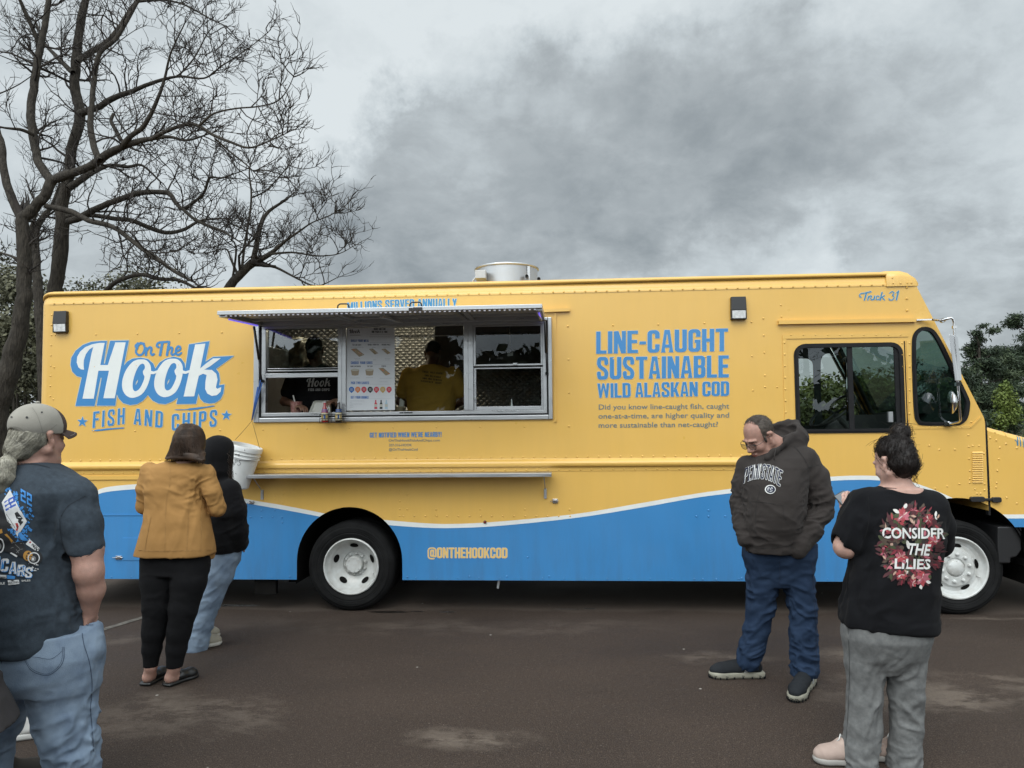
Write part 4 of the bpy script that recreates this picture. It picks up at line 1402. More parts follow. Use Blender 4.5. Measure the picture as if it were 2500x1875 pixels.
prof=[(-.004,ZS-.012),(-.004,ZS+.018),(0,ZS+.020),(.002,ZS+.045),(.012,ZS+.066),(.030,ZS+.078),(-.010,ZS+.081),(-.014,ZS+.090),(-.012,ZS+.104),(.004,ZS+.112),(.03,ZS+.119),(.12,ZS+.13),(.45,ZS+.155),(BW/2,ZS+.165)]
prof=prof+[(BW-a,b)for a,b in prof[-2::-1]]
xs_=[XR+.002,XR+.012,XR+.03,XR+.055,XR+.09,XR+.13]+[-2.0+.55*i for i in range(12)]+[CAPX]
rows=[]
for x in xs_:
 q=min(1,max(0,(XR+.13-x)/.13))
 s_=math.sqrt(max(1-q*q,.0))
 r_=[]
 for(y,z)in prof:
  in_=.10*(1-s_)
  yy=y+in_ if y<BW/2 else y-in_
  r_.append((x,yy,ZS-.012+(z-ZS+.012)*(.35+.65*s_)if q>0 else z))
 rows.append(r_)
n=len(prof)
vs=[v for r_ in rows for v in r_]
mb.raw(vs,[(i*n+j,(i+1)*n+j,(i+1)*n+j+1,i*n+j+1)for i in range(len(rows)-1)for j in range(n-1)],0,True)
zb_=1.386
bprof=[(-.003,zb_+.020),(-.004,zb_-.012),(-.006,zb_-.018),(-.026,zb_-.036),(-.034,zb_-.052),(-.034,zb_-.066),(-.028,zb_-.080),(-.006,zb_-.090),(-.004,zb_-.096),(-.004,zb_-.126),(-.0005,zb_-.128)]
for x0,x1 in((XR+.10,3.83),):
 nb=len(bprof)
 mb.raw([(x,y,z)for x in(x0,x1)for y,z in bprof],[(j,nb+j,nb+j+1,j+1)for j in range(nb-1)],0,False)
 mb.raw([(x1,y,z)for y,z in bprof]+[(x1,0,z)for y,z in bprof],[(j,nb+j,nb+j+1,j+1)for j in range(nb-1)])
zl=zb_-.150
mb.box(XR+.10,-.70,-.012,.001,zl-.028,zl+.006)
rail=lambda a,b,w,d:mb.bar((a[0],-d/2,a[1]),(b[0],-d/2,b[1]),d,w)
rail(XZ(c5(180,455)),XZ(c5(1205,437)),.034,.034)
rail(XZ((612,783)),XZ((1391,757)),.030,.032)
rail(XZ(c3(2103,160)),XZ(c3(2103,812)),.012,.02)
tr0,tr1=XZ(c3(2090,200)),XZ(c3(2112,810))
mb.box(tr0[0],tr1[0],-.014,.001,tr1[1],2.62)
dl0,dl1=XZ(c5(214,545))[0],XZ(c5(244,560))[0]
dt0,dt1=XZ(c5(700,568))[1],XZ(c5(700,535))[1]
dr1=XZ(c5(1160,600))[0]
mb.box(dl0,dl1,-.007,.001,1.150,dt0-.001)
mb.box(dl0,dr1,-.007,.001,dt0,dt1)
for a,b in((1098,1130),(1151,1182)):
 mb.box(XZ(c5(a,800))[0],XZ(c5(b,800))[0],-.005,.001,XZ(c5(a,1240))[1],XZ(c5(a,590))[1])
sx0,sx1=XZ(c5(1190,1240)),XZ(c5(1625,1240))
mb.box(sx0[0],sx1[0],-.004,.001,XZ(c5(1400,1250))[1],XZ(c5(1400,1228))[1])
rail(XZ(c5(1625,1240)),XZ(c5(1702,1162)),.012,.008)
R_=MB()
def rivet(x,z,r=.0075,y=0.0):
 zt__=float(np.interp(x,[q[0]for q in bot_w],[q[1]for q in bot_w]))
 (RB_ if z<zt__ else mb).dome((x,y-(.0016 if z<zt__ else 0),z),r*1.25,n=7,h=.62)
inside=lambda x,z,p:sum(((p[i-1][1]>z)!=(p[i][1]>z))and(x<(p[i][0]-p[i-1][0])*(z-p[i-1][1])/(p[i][1]-p[i-1][1])+p[i-1][0])for i in range(len(p)))%2==1
x=XR+.16
while x<5.04:
 rivet(x,ZS,.0078,-.004)
 if x<3.8:
  rivet(x,zb_+.002,.0075,-.004);rivet(x+.03,zb_-.112,.0075,-.004)
 x+=.0965
z=.45
while z<2.8:
 rivet(XR+.135,z);z+=.0965
rv=[(c2,[(465,410),(810,403),(1160,397),(1513,390),(1873,385),(458,680),(800,675),(1152,667),(1508,660),(450,950),(790,1218),(1140,1217),(1858,1210)]),(c3,[(350,858),(612,852),(870,848),(1130,845),(1390,843),(1653,841),(1918,840),(2185,838),(2178,238),(2182,437),(2185,637),(102,275),(92,860)]),(c4,[(22,480),(25,730),(27,980),(30,1230),(358,473),(698,467),(1045,458),(1397,450),(1402,705),(1408,962),(1486,422),(1489,550),(1493,678),(1497,850),(1498,937),(1588,937),(1617,322),(1621,409),(1050,712),(700,718),(362,725)]),(c7,[(a,323)for a in(250,317,389,462,535,609,683,757,829,903,977,1040)]+[(200,360),(250,352),(250,405),(1040,345),(1092,355),(1040,397),(1040,450),(1090,452),(1285,453),(1583,452),(1883,452),(2187,453)]+[(a,498)for a in(1040,1065,1138,1213,1288,1360,1436,1510,1587,1660,1736,1811,1887,1962,2038,2113,2190)]+[(106,460),(196,458),(33,505),(107,505),(181,505),(247,505),(247,540),(1902,775),(1092,908),(1510,905),(1762,905),(2048,905),(297,905)]),(c8,[(0,520),(55,493),(55,520),(130,520),(172,520),(30,805),(90,805),(205,800)]),(cR,[(500,260),(573,290),(685,288),(543,570),(630,555),(718,538),(782,185),(785,268),(815,262),(860,262),(895,318),(788,355),(793,442),(793,500),(790,528),(900,538),(830,575),(900,582),(845,607),(872,607),(940,205),(985,222),(1055,248),(1010,275),(1133,278),(1003,357),(993,442),(988,530),(983,562),(1060,637),(1133,678),(405,128),(500,128),(560,128),(640,126),(700,126),(733,126),(805,90)]),(c5,[(x,547)for x in range(280,1120,91)]+[(1148,190),(1148,273),(1150,362)]+[(1111,y)for y in range(608,1240,88)]+[(1168,y)for y in range(608,1240,88)])]
for fn,L in rv:
 for q in L:
  x,z=XZ(fn(*q))
  rivet(x,z,.0078,-.005 if fn is c5 else 0)
for y in range(605,1300,87):
 x,z=XZ(c5(229+(y-605)*.02,y));rivet(x,z,.0078,-.007)
x=XR+.2
while x<4.7:
 if abs(x)>.56:
  rivet(x,ZB+.02,.0065)
 x+=.19
for i in range(14):
 a,b=XZ(cR(808,305+i*16.2)),XZ(cR(886,305+i*16.2))
 mb.hexa([(a[0],-.012,a[1]-.013),(b[0],-.012,a[1]-.013),(b[0],0,a[1]-.013),(a[0],0,a[1]-.013),(a[0],-.001,a[1]+.002),(b[0],-.001,a[1]+.002),(b[0],.0,a[1]+.002),(a[0],0,a[1]+.002)])
fr=[(5.068,2.835),(5.578,1.70)]
for y0,y1 in((0,.10),(BW-.10,BW)):
 mb.raw([(fr[0][0],y0,fr[0][1]),(fr[0][0],y1,fr[0][1]),(fr[1][0],y1,fr[1][1]),(fr[1][0],y0,fr[1][1])],[(0,3,2,1)])
mb.raw([(5.578,0,1.70),(5.578,BW,1.70),(5.586,BW,.9),(5.586,0,.9)],[(0,3,2,1)])
mb.raw([(5.062,0,ZS-.01),(5.062,BW,ZS-.01),(5.068,BW,2.80),(5.068,0,2.80)],[(0,3,2,1)])
body=mb.build('body',M_YEL,truck)
# moulded roof cap over the cab
mb=MB()
secs=[]
for x,dz,dy in((CAPX,.125,-.010),(CAPX+.004,.136,-.014),(4.93,.136,-.014),(5.00,.115,-.012),(5.055,.07,-.006),(5.072,.03,-.004),(5.074,-.012,-.002)):
 top=ZS+max(dz,-.01)
 hh=top-(ZS-.018)
 secs.append([(x,dy,ZS-.018),(x,dy,ZS-.018+hh*.55),(x,dy+.012,ZS-.018+hh*.78),(x,dy+.045,ZS-.018+hh*.93),(x,dy+.13,top),(x,BW/2,top+.03*(dz>.1)),(x,BW-dy-.13,top),(x,BW-dy-.045,ZS-.018+hh*.93),(x,BW-dy,ZS-.018+hh*.55),(x,BW-dy,ZS-.018)])
k=len(secs[0])
mb.raw([v for s_ in secs for v in s_],[(i*k+j,(i+1)*k+j,(i+1)*k+j+1,i*k+j+1)for i in range(len(secs)-1)for j in range(k-1)],0,True)
mb.raw(secs[0],[tuple(range(k))])
for q in((1035,120),(1040,160),(1096,160),(1148,157),(1180,157)):
 x,z=XZ(c5(*q));mb.dome((x,-.017,z),.0078)
mb.build('roof_cap',M_YEL,truck)
# hood and fender
mb=MB()
V,F=cdt([hood_side],[arch_f])
sheet(mb,V,F,0.0)
hs=[]
for(cx_,cz_),(tx,tz_)in zip(crease,hood_top):
 dz=tz_-cz_
 hs.append([(cx_,0,cz_),(cx_,.012,cz_+dz*.45),(cx_,.05,cz_+dz*.8),(cx_,.13,tz_),(cx_,.5,tz_+.045),(cx_,BW/2,tz_+.07),(cx_,BW-.5,tz_+.045),(cx_,BW-.13,tz_),(cx_,BW-.012,cz_+dz*.45),(cx_,BW,cz_)])
k=len(hs[0])
mb.raw([v for s_ in hs for v in s_],[(i*k+j,(i+1)*k+j,(i+1)*k+j+1,i*k+j+1)for i in range(len(hs)-1)for j in range(k-1)],0,True)
mb.raw([(6.75,0,hz0),(6.75,BW,hz0),(6.75,BW,1.2),(6.75,.0,1.2),(6.75,.13,1.28),(6.75,BW/2,1.35),(6.75,BW-.13,1.28)],[(0,1,2,6,5,4,3)])
V,F=cdt([hood_side],[arch_f]);sheet(mb,V,F,BW,flip=True)
sv=[(5.755,-.002,1.533),(5.757,.010,1.556),(5.757,.048,1.574),(5.757,.13,1.584)]
mb.tube(sv,.003,5)
for q in((975,165),(940,200),(985,218),(1055,243),(1010,272),(1133,273),(1003,357),(993,442),(988,530),(983,562),(1060,637),(1133,678)):
 x,z=XZ(cR(*q));mb.dome((x,0,z),.0078)
hood=mb.build('hood',M_YEL,truck)
# painted wave
clip_b=inset(side,.0005)
mb=MB()
blue=[(p[0],p[1])for p in smooth2(bot_w,4)]+[(7,.0),(XR,.0)]
white=[(p[0],p[1])for p in smooth2(top_w,4)]+[(p[0],p[1])for p in smooth2(bot_w,4)][::-1]
for cl in(clip_b,inset(hood_side,.0005)):
 V,F=cdt([blue],[arch_r,arch_f,_R(XR,-1,7,ZB+.0008)],[cl]);sheet(mb,V,F,-.0016,0)
 V,F=cdt([white],[arch_r,arch_f],[cl]);sheet(mb,V,F,-.0026,1)
mb.box(dl0,dl1,-.0085,-.002,ZB+.1,1.112,0)
mb.box(dl0,dl1,-.0085,-.002,1.114,1.148,1)
mb.raw([(x*1.0-.0012,y-.0012,ZB+.001)for x,y in cor]+[(x-.0012,y-.0012,1.02)for x,y in cor],[(i+1,i,9+i,9+i+1)for i in range(8)],0,True)
mb.raw(RB_.v,RB_.f,0,True)
mb.build('painted_wave',[M_BLU,M_WHI],truck)
mb=MB()
p0,p1=XZ((205,1257)),XZ((350,1257))
mb.box(p0[0],p1[0]+.35,-.0075,-.0014,p0[1]-.006,p0[1]+.003)
e0,e1=XZ(c6(543,738)),XZ(c6(720,640))
mb.box(e0[0],e1[0],-.0075,-.0014,e0[1],e1[1])
mb.build('locker_door',M_BLU,truck)
mb=MB()
g0,g1=XZ(c5(1138,592)),XZ(c5(1158,1250))
gx=XZ(c5(1141,900))[0]
mb.box(gx-.003,gx+.004,-.0042,.012,.93,g0[1])
mb.box(5.586,5.603,.004,.05,.86,1.66)
mb.build('door_gap',M_BLK,truck)
# wheel wells and chassis
mb=MB()
for cx,rx in((RW[0],.49),(FW[0],.592)):
 ar=[(cx+rx*1.02*math.cos(PI*i/20),.42+rx*1.05*math.sin(PI*i/20))for i in range(21)]
 ar=[(cx+rx*1.02,.25)]+ar+[(cx-rx*1.02,.25)]
 m_=len(ar)
 mb.raw([(a,.012,b)for a,b in ar]+[(a,.75,b)for a,b in ar],[(i,m_+i,m_+i+1,i+1)for i in range(m_-1)],0,True)
 mb.raw([(a,.75,b)for a,b in ar],[tuple(range(m_))])
mb.box(XR+.1,5.2,.78,.88,.40,.62);mb.box(XR+.1,5.2,BW-.88,BW-.78,.40,.62)
for a_,b_ in((XR+.05,-.56),(.56,4.66)):
 mb.box(a_,b_,.02,BW-.02,.60,.66)
mb.box(-.56,.56,.76,BW-.76,.60,.66)
mb.raw(RT_.v,RT_.f,0,True)
mb.box(-.16,.16,.3,BW-.3,.32,.50);mb.box(5.15,5.45,.3,BW-.3,.3,.44)
mb.tube([(1.2,1.1,.42),(4.6,1.1,.5)],.06,10)
mb.box(.9,2.0,.12,.5,.33,.60);mb.box(2.6,3.6,1.3,1.9,.3,.6)
mb.box(-2.8,-.6,1.2,1.8,.17,.6);mb.box(.6,4.5,1.2,1.8,.17,.6)  # added boxes under the floor, blocking light from the far side
f0=XZ(c7(330,870));mb.box(-.60,-.50,.10,.5,.25,.6)
mb.box(-.90,-.70,.04,.10,.15,.60)
q0=XZ(c7(1715,930));q1=XZ(c7(1697,995))
mb.build('chassis',M_DARK,truck)
mb=MB()
mb.bar((q0[0],.06,q0[1]+.05),(q1[0],.06,q1[1]),.012,.02)
mb.build('drain_pipe',M_ALUD,truck)
mb=MB()
bz1,bz0=XZ(cR(1060,855))[1],XZ(cR(1060,1120))[1]
bx=XZ(cR(1020,1000))[0]
poly=[XZ(cR(*q))for q in((1010,850),(1185,850),(1185,1020),(1150,1070),(1105,1080),(1105,1118),(1020,1118),(1010,1000))]
poly+=[]
mb.prism(poly,lambda u,v,d:(u,d,v),.03,.5)
mb.box(bx+.25,6.9,.02,BW-.02,.40,hz0-.004)
mb.build('bumper',M_PLA,truck,bevel=.012)
# wheels
def wheel(cx,front):
 w=MB()
 c=(cx,0.0,.401)
 y0=.03 if not front else.035
 r=.408
 pr=[(.250,.055),(.262,.026),(.285,.010),(.300,.006),(.306,.008),(.335,.000),(.352,.000),(.356,.004),(.378,.014),(.394,.03),(.402,.045),(r,.066)]
 for i in range(4):
  a=.066+.035*i
  pr+=[(r,a+.028),(r-.012,a+.0285),(r-.012,a+.0345),(r,a+.035)]
 pr+=[(r,.235),(.395,.26),(.35,.275),(.25,.25)]
 w.lathe([(a,b+y0)for a,b in pr],c,'Y',72)
 for i,v in enumerate(w.v):
  if v[2]<.004:
   w.v[i]=(v[0],v[1],.004-(.004-v[2])*.15)
 for rr in(.318,.372):
  w.tube([(cx+rr*math.cos(a),y0+(.004 if rr<.33 else.010),c[2]+rr*math.sin(a))for a in np.linspace(0,2*PI,61)[:-1]],.0022,5,closed=True)
 for a0 in(.9,2.6,4.4):
  for i in range(9):
   a=a0+i*.06
   ca,sa=math.cos(a),math.sin(a)
   for dr in(.335,.352):
    w.bar((cx+dr*ca-.008*sa,y0-.0012,c[2]+dr*sa+.008*ca),(cx+dr*ca+.006*sa,y0-.0012,c[2]+dr*sa-.006*ca),.003,.003,up=(0,1,0))
   w.bar((cx+.335*ca,y0-.0012,c[2]+.335*sa),(cx+.352*ca,y0-.0012,c[2]+.352*sa),.003,.003,up=(0,1,0))
 ty=w.build('wheel',M_TYRE,truck,label=None)
 ty.name='wheel'
 rim=MB()
 if front:
  rp=[(.264,.035),(.270,.018),(.268,.008),(.258,.004),(.250,.012),(.243,.036),(.232,.05),(.222,.052),(.205,.060),(.176,.058),(.165,.046),(.158,.036),(.100,.030),(.086,.030),(.080,.034),(.078,.040)]
  rp2=[(.078,.040),(.073,.038),(.070,.030),(.064,.018),(.05,.010),(.02,.004),(.0001,.003)]
  nut_r,nut_y,nn=.118,.030,10
 else:
  rp=[(.252,.045),(.258,.026),(.256,.014),(.247,.008),(.240,.016),(.233,.05),(.222,.075),(.214,.082),(.206,.10),(.196,.118),(.150,.155),(.118,.168),(.115,.180),(.070,.180)]
  rp2=[(.078,.180),(.076,.120),(.074,.118),(.072,.112),(.0001,.112)]
  nut_r,nut_y,nn=.095,.180,10
 rim.lathe([(a,b+y0)for a,b in rp],c,'Y',64)
 rim.lathe([(a,b+y0)for a,b in rp2],c,'Y',40)
 for i in range(nn):
  a=2*PI*(i+.3)/nn
  p=Vector((cx+nut_r*math.cos(a),y0+nut_y,c[2]+nut_r*math.sin(a)))
  rim.lathe([(.0165,.002),(.0165,-.010),(.013,-.013),(.012,-.022),(.008,-.027),(.0001,-.028)],p,'Y',8)
 if not front:
  for i in range(8):
   a=2*PI*(i+.1)/8
   rim.lathe([(.006,0),(.006,-.006),(.0001,-.008)],(cx+.058*math.cos(a),y0+.112,c[2]+.058*math.sin(a)),'Y',6)
 else:
  for i in range(5):
   a=2*PI*(i+.2)/5
   rim.lathe([(.006,0),(.006,-.005),(.0001,-.006)],(cx+.058*math.cos(a),y0+.017,c[2]+.058*math.sin(a)),'Y',6)
 rim.tube([(cx+.20*math.cos(5.9),y0+.10 if not front else y0+.06,c[2]+.20*math.sin(5.9)),(cx+.215*math.cos(5.9),y0+(.03 if not front else.02),c[2]+.215*math.sin(5.9))],.004,6)
 ro=rim.build('rim',M_RIM,ty,world=False)
 sl=MB()
 for i in range(5):
  a0=2*PI*(i+(.25 if not front else.13))/5
  if front:
   rr,hw,hl,yy,slope=.191,.016,.042,.0585,0
  else:
   rr,hw,hl,yy,slope=.176,.021,.040,.132,-.8
  pts=[]
  for j in range(20):
   t=2*PI*j/20
   dr,dt=hw*math.cos(t),hl*math.sin(t)
   pts.append((rr+dr,dt/rr))
  vs=[(cx+q*math.cos(a0+t),y0+yy+(q-rr)*slope-.0045,c[2]+q*math.sin(a0+t))for q,t in pts]
  vi=[(cx+(rr+(q-rr)*.8)*math.cos(a0+t*.85),y0+yy+(q-rr)*slope*.8+.004-.0045,c[2]+(rr+(q-rr)*.8)*math.sin(a0+t*.85))for q,t in pts]
  sl.raw(vs,[tuple(range(20))])
 sl.build('hand_holes',M_DARK,ty,world=False)
 return ty
wheel(RW[0],False)
wheel(FW[0],True)
for cx,y in((RW[0],.33),(RW[0],BW-.31),(FW[0],BW-.31)):
 w=MB()
 w.lathe([(.2,.0),(.3,-.0),(.38,.02),(.405,.05),(.405,.24),(.38,.27),(.2,.27)],(cx,y,.403),'Y',40)
 w.lathe([(.25,.02),(.1,.05),(.0001,.05)],(cx,y,.403),'Y',24)
 w.build('wheel',M_TYRE,truck)
# flood lights
for(px0,py0,px1,py1)in(c2(468,208)+c2(585,392),c4(1238,262)+c4(1350,435)):
 a,b=XZ((px0,py1)),XZ((px1,py0))
 h=b[1]-a[1]
 zc=a[1]+h*.40
 mb=MB()
 x0,x1=a[0],b[0]
 mb.hexa([(x0,-.050,zc),(x1,-.050,zc),(x1,0,zc),(x0,0,zc),(x0+.004,-.040,b[1]),(x1-.004,-.040,b[1]),(x1-.004,0,b[1]),(x0+.004,0,b[1])])
 mb.box(x0,x0+.008,-.044,0,a[1],zc);mb.box(x1-.008,x1,-.044,0,a[1],zc);mb.box(x0+.008,x1-.008,-.05,0,a[1],a[1]+.012)
 fl=mb.build('flood_light',M_PLA,truck,bevel=.006)
 mb=MB()
 mb.hexa([(x0+.010,-.038,a[1]+.013),(x1-.010,-.038,a[1]+.013),(x1-.010,-.004,a[1]+.013),(x0+.010,-.004,a[1]+.013),(x0+.010,-.046,zc-.001),(x1-.010,-.046,zc-.001),(x1-.010,-.004,zc-.001),(x0+.010,-.004,zc-.001)])
 mb.build('lens',M_LENS,fl,world=False)
# exhaust fan on the roof
fc=1.25
fr_=.335
fx=U(1237,650,fc).x
ft=U(1237,641.5,fc-fr_*.9).z+.0
mb=MB()
mb.lathe([(fr_,ZS+.1),(fr_,ft-.025),(fr_+.012,ft-.022),(fr_+.016,ft-.012),(fr_+.012,ft-.001),(fr_,ft),(fr_-.012,ft-.003),(fr_-.012,ft-.2)],(fx,fc,0),'Z',56)
mb.box(fx+.235,fx+.262,fc-.25,fc-.225,ZS+.1,ft-.03)
fan=mb.build('exhaust_fan',M_ALU,truck)
mb=MB()
bx_=U(*cfan(500,390),fc-.36)
mb.box(bx_.x-.055,bx_.x+.055,fc-.42,fc-.24,bx_.z-.04,bx_.z+.045)
mb.tube([(bx_.x-.06,fc-.33,bx_.z-.02),(bx_.x-.09,fc-.33,bx_.z-.05),(bx_.x-.092,fc-.33,ZS+.1)],.012,8)
mb.build('junction_box',M_ALUD,fan,world=True,bevel=.006)
mb=MB()
for q in((1530,405),(1800,465)):
 v=U(*cfan(*q),fc-.33)
 mb.lathe([(.018,.02),(.018,-.03),(.013,-.03),(.013,.0),(.0001,.0)],(v.x,fc-.30,v.z),'Y',14)
mb.build('port',M_PLA,fan,world=True)
# hinges, latches
mb=MB()
for q0,q1 in(((787,628),(892,665)),((943,632),(1012,670))):
 a,b=XZ(cR(*q0)),XZ(cR(*q1))
 mb.prism(rrect(a[0],b[1],b[0],a[1],.016),lambda u,v,d:(u,d,v),-.030,0)
a,b=XZ(cR(880,640)),XZ(cR(950,658))
mb.box(a[0],b[0],-.020,-.004,b[1],a[1])
mb.build('hood_latch',M_PLA,truck,bevel=.004)
def latch(name,p,w=.05,h=.03):
 a=XZ(p)
 mb=MB()
 mb.box(a[0]-w*.5,a[0]+w*.35,-.012,0,a[1]-h/2,a[1]+h/2)
 mb.box(a[0]-w*.2,a[0]+w*.2,-.022,-.010,a[1]-h*.32,a[1]+h*.32)
 mb.tube([(a[0]-w*.9,-.014,a[1]),(a[0]+w*.55,-.014,a[1]+.002)],.004,6)
 return mb.build(name,M_CHR,truck,bevel=.002)
latch('door_latch',c6(530,727),.07,.034)
latch('hinge',cb(525,1290),.05,.03)
latch('hinge',c7(2092,396),.055,.04)
mb=MB()
a=XZ(c7(1615,537));mb.lathe([(.014,.0),(.014,-.012),(.010,-.016),(.0001,-.017)],(a[0],0,a[1]),'Y',14)
mk=mb.build('marker_lamp',M_PLA,truck)
mb=MB();mb.lathe([(.008,-.016),(.006,-.021),(.0001,-.022)],(a[0],0,a[1]),'Y',10)
mb.build('lens',mat('red_lens',(.30,.03,.015),.2),mk,world=False)
# serving hatch: frame, sashes, glass
fx0,fx1=XZ(c3(297,700))[0],XZ(c3(2086,600))[0]
fz0,fz1=XZ(c3(1200,806))[1],2.645
mb=MB()
fw=.052
for(a0,a1,b0,b1)in((fx0,fx0+fw,fz0,fz1),(fx1-fw*.7,fx1,fz0,fz1),(fx0+fw,fx1-fw*.7,fz0,fz0+.042),(fx0+fw,fx1-fw*.7,fz1-.03,fz1)):
 mb.box(a0,a1,-.026,.02,b0,b1)
frame=mb.build('hatch_frame',M_ALU,truck,bevel=.006)
mb=MB()
mb.box(fx0+fw,fx1-fw*.7,-.004,.05,fz0+.042,fz0+.056)
mb.box(fx0+fw,fx0+fw+.016,-.004,.05,fz0+.056,fz1-.03);mb.box(fx1-fw*.7-.014,fx1-fw*.7,-.004,.05,fz0+.056,fz1-.03)
mb.build('weather_seal',M_BLK,truck)
s0,s1=fx0+fw+.016,fx1-fw*.7-.014
zb0=fz0+.056
X=lambda px:XZ(c3(px,550))[0]
Zc=lambda py,px=1200:XZ(c3(px,py))[1]
mull=[(X(800),X(848)),(X(1555),X(1612))]
zt=2.60
mb=MB()
mb.box(s0,s1,-.006,.05,zb0,zb0+.032)
mb.box(s0,s1,-.006,.05,zt-.01,fz1-.03)
for a,b in mull:
 mb.box(a,b,-.010,.052,zb0+.032,zt-.01)
 mb.box(a+(b-a)*.42,a+(b-a)*.50,-.016,-.009,zb0+.034,zt-.012)
mb.box(s0,s0+.040,-.006,.05,zb0+.032,zt-.01);mb.box(s1-.034,s1,-.006,.05,zb0+.032,zt-.01)
lz=Zc(532,580)
mb.box(s0+.040,mull[0][0],-.008,.045,lz-.020,lz+.022)
mb.box(s0+.040,mull[0][0],.012,.04,lz+.040,lz+.052);mb.box(s0+.040,mull[0][0],.012,.04,lz+.062,lz+.070)
sash=mb.build('window_sashes',M_ALU,truck,bevel=.004)
rx0,rx1=mull[1][1],s1-.034
rz=Zc(478,1820)
for(b0,b1,y)in((rz+.006,zt-.012,.004),(zb0+.034,rz-.006,.020)):
 mb=MB()
 t=.022
 mb.box(rx0,rx0+t,y,y+.022,b0,b1);mb.box(rx1-t*.8,rx1,y,y+.022,b0,b1)
 mb.box(rx0+t,rx1-t*.8,y,y+.022,b0,b0+(.018 if y<.01 else.034));mb.box(rx0+t,rx1-t*.8,y,y+.022,b1-.014,b1)
 if y<.01:
  mb.box(rx0+.36,rx0+.40,y-.012,y,b0+.004,b0+.026)
 w=mb.build('window',M_ALU,truck,bevel=.003)
 g=MB();g.raw([(rx0+t,y+.012,b0+.018),(rx1-t*.8,y+.012,b0+.018),(rx1-t*.8,y+.012,b1-.014),(rx0+t,y+.012,b1-.014)],[(0,1,2,3)])
 g.build('pane',M_GLASS,w,world=False)
for(a0,a1,b0,b1,y,nm)in((mull[0][1],mull[1][0],zb0+.032,zt-.01,.026,'fixed_pane'),(s0+.04,mull[0][0],lz+.022,zt-.01,.034,'raised_pane')):
 g=MB();g.raw([(a0,y,b0),(a1,y,b0),(a1,y,b1),(a0,y,b1)],[(0,1,2,3)])
 g.build(nm,M_GLASS2 if nm=='raised_pane' else M_GLASS,truck)
mb=MB()
a=XZ(c3(1170,757));mb.box(a[0],a[0]+.035,-.012,-.005,a[1]-.004,a[1]+.006);mb.box(a[0]+.04,a[0]+.12,-.012,-.005,a[1]-.004,a[1]+.006)
mb.build('sash_latch',M_PLA,truck)
# awning hatch door propped open
AY=-.84
ax0,ax1=-.85,1.80
az1,az0=2.665,2.632
T=.040
mb=MB()
def aw(x,t,dz=0.0):
 """t 0 at the hinge, 1 at the outer edge"""
 return(x,AY*t-.006,az1+(az0-az1)*t+dz)
hx=lambda xa,xb,t0,t1,d0,d1:mb.hexa([aw(xa,t1,d0),aw(xb,t1,d0),aw(xb,t0,d0),aw(xa,t0,d0),aw(xa,t1,d1),aw(xb,t1,d1),aw(xb,t0,d1),aw(xa,t0,d1)])
hx(ax0,ax1,.0,1.0,-.010,0)
skin=mb.build('awning',M_ALUD,truck)
mb=MB()
hx(ax0,ax1,.972,1.004,-.030,.003)
hx(ax0,ax0+.05,.0,.962,-.046,-.010);hx(ax1-.05,ax1,.0,.962,-.046,-.010)
hx(ax0+.05,ax1-.05,.0,.06,-.046,-.010)
hx(ax0+.05,ax1-.05,.30,.34,-.030,-.010)
for xm in(.02,.08,1.06,1.13):
 hx(xm,xm+.045,.06,.962,-.036,-.010)
mb.build('awning_frame',M_ALU,skin,world=True,bevel=.003)
mb=MB()
for i in range(64):
 x=ax0+.06+(ax1-ax0-.12)*i/63
 p=aw(x,.962,-.036);mb.box(p[0]-.008,p[0]+.008,p[1]-.005,p[1]+.005,p[2]-.004,p[2]+.003)
mb.build('led_strip',M_LEDW,skin)
for x in(ax0+.02,ax1-.03):
 mb=MB()
 mb.bar(aw(x,.10,-.052),aw(x,.80,-.052),.010,.009)
 mb.build('led_strip',M_LED,skin)
for q0,q1 in((795,865),(1228,1302)):
 a,b=U(*c3(q0,140),AY*.985),U(*c3(q1,140),AY*.985)
 zt_=aw(0,1,0)[2]
 mb=MB()
 mb.tube([(a.x,AY*.98,zt_),(a.x+.004,AY*.98,zt_+.030),(a.x+.02,AY*.98,zt_+.042),(b.x-.02,AY*.98,zt_+.042),(b.x-.004,AY*.98,zt_+.030),(b.x,AY*.98,zt_)],.006,8)
 mb.build('handle',M_PLA,skin)
mb=MB()
a,b=U(*c3(1250,138),AY-.01),U(*c3(1305,138),AY-.01)
mb.box(a.x,b.x,AY-.022,AY-.010,az0-.027,az0-.004);mb.box(a.x-.035,a.x-.004,AY-.02,AY-.010,az0-.026,az0-.008)
mb.build('hatch_lock',M_PLA,skin)
for top,bot,y0,y1 in(((620,797),(640,930),-.20,-.03),(c3(2040,205),c3(2052,520),-.20,-.03)):
 a,b=U(*top,y0),U(*bot,y1)
 mb=MB()
 m_=a.lerp(b,.6)
 mb.tube([a,m_],.011,10);mb.tube([m_,b],.0055,8)
 mb.lathe([(.016,-.012),(.016,.012),(.0001,.012)],b,'Y',10)
 mb.build('gas_strut',M_PLA,skin)
mb=MB()
a=U(*cw(1840,110),-.7);b=U(*cw(1905,225),-.25)
mb.bar(a,b,.014,.014)
a=U(*c3(1060,178),-.5);b=U(*c3(1185,215),-.12)
mb.bar(a,b,.04,.016)
mb.build('stay_bracket',M_ALUD,skin)
mb=MB()
p_end=U(*c3(282,803),-.045)
for q in((345,575),(318,600),(335,560)):
 a=U(*c3(*q),-.06)
 mb.tube([a,a.lerp(p_end,.5)+Vector((0,-.01,-.01)),p_end],.0055,6)
mb.build('bungee_cord',mat('blue_cord',(.03,.10,.32),.6),truck)
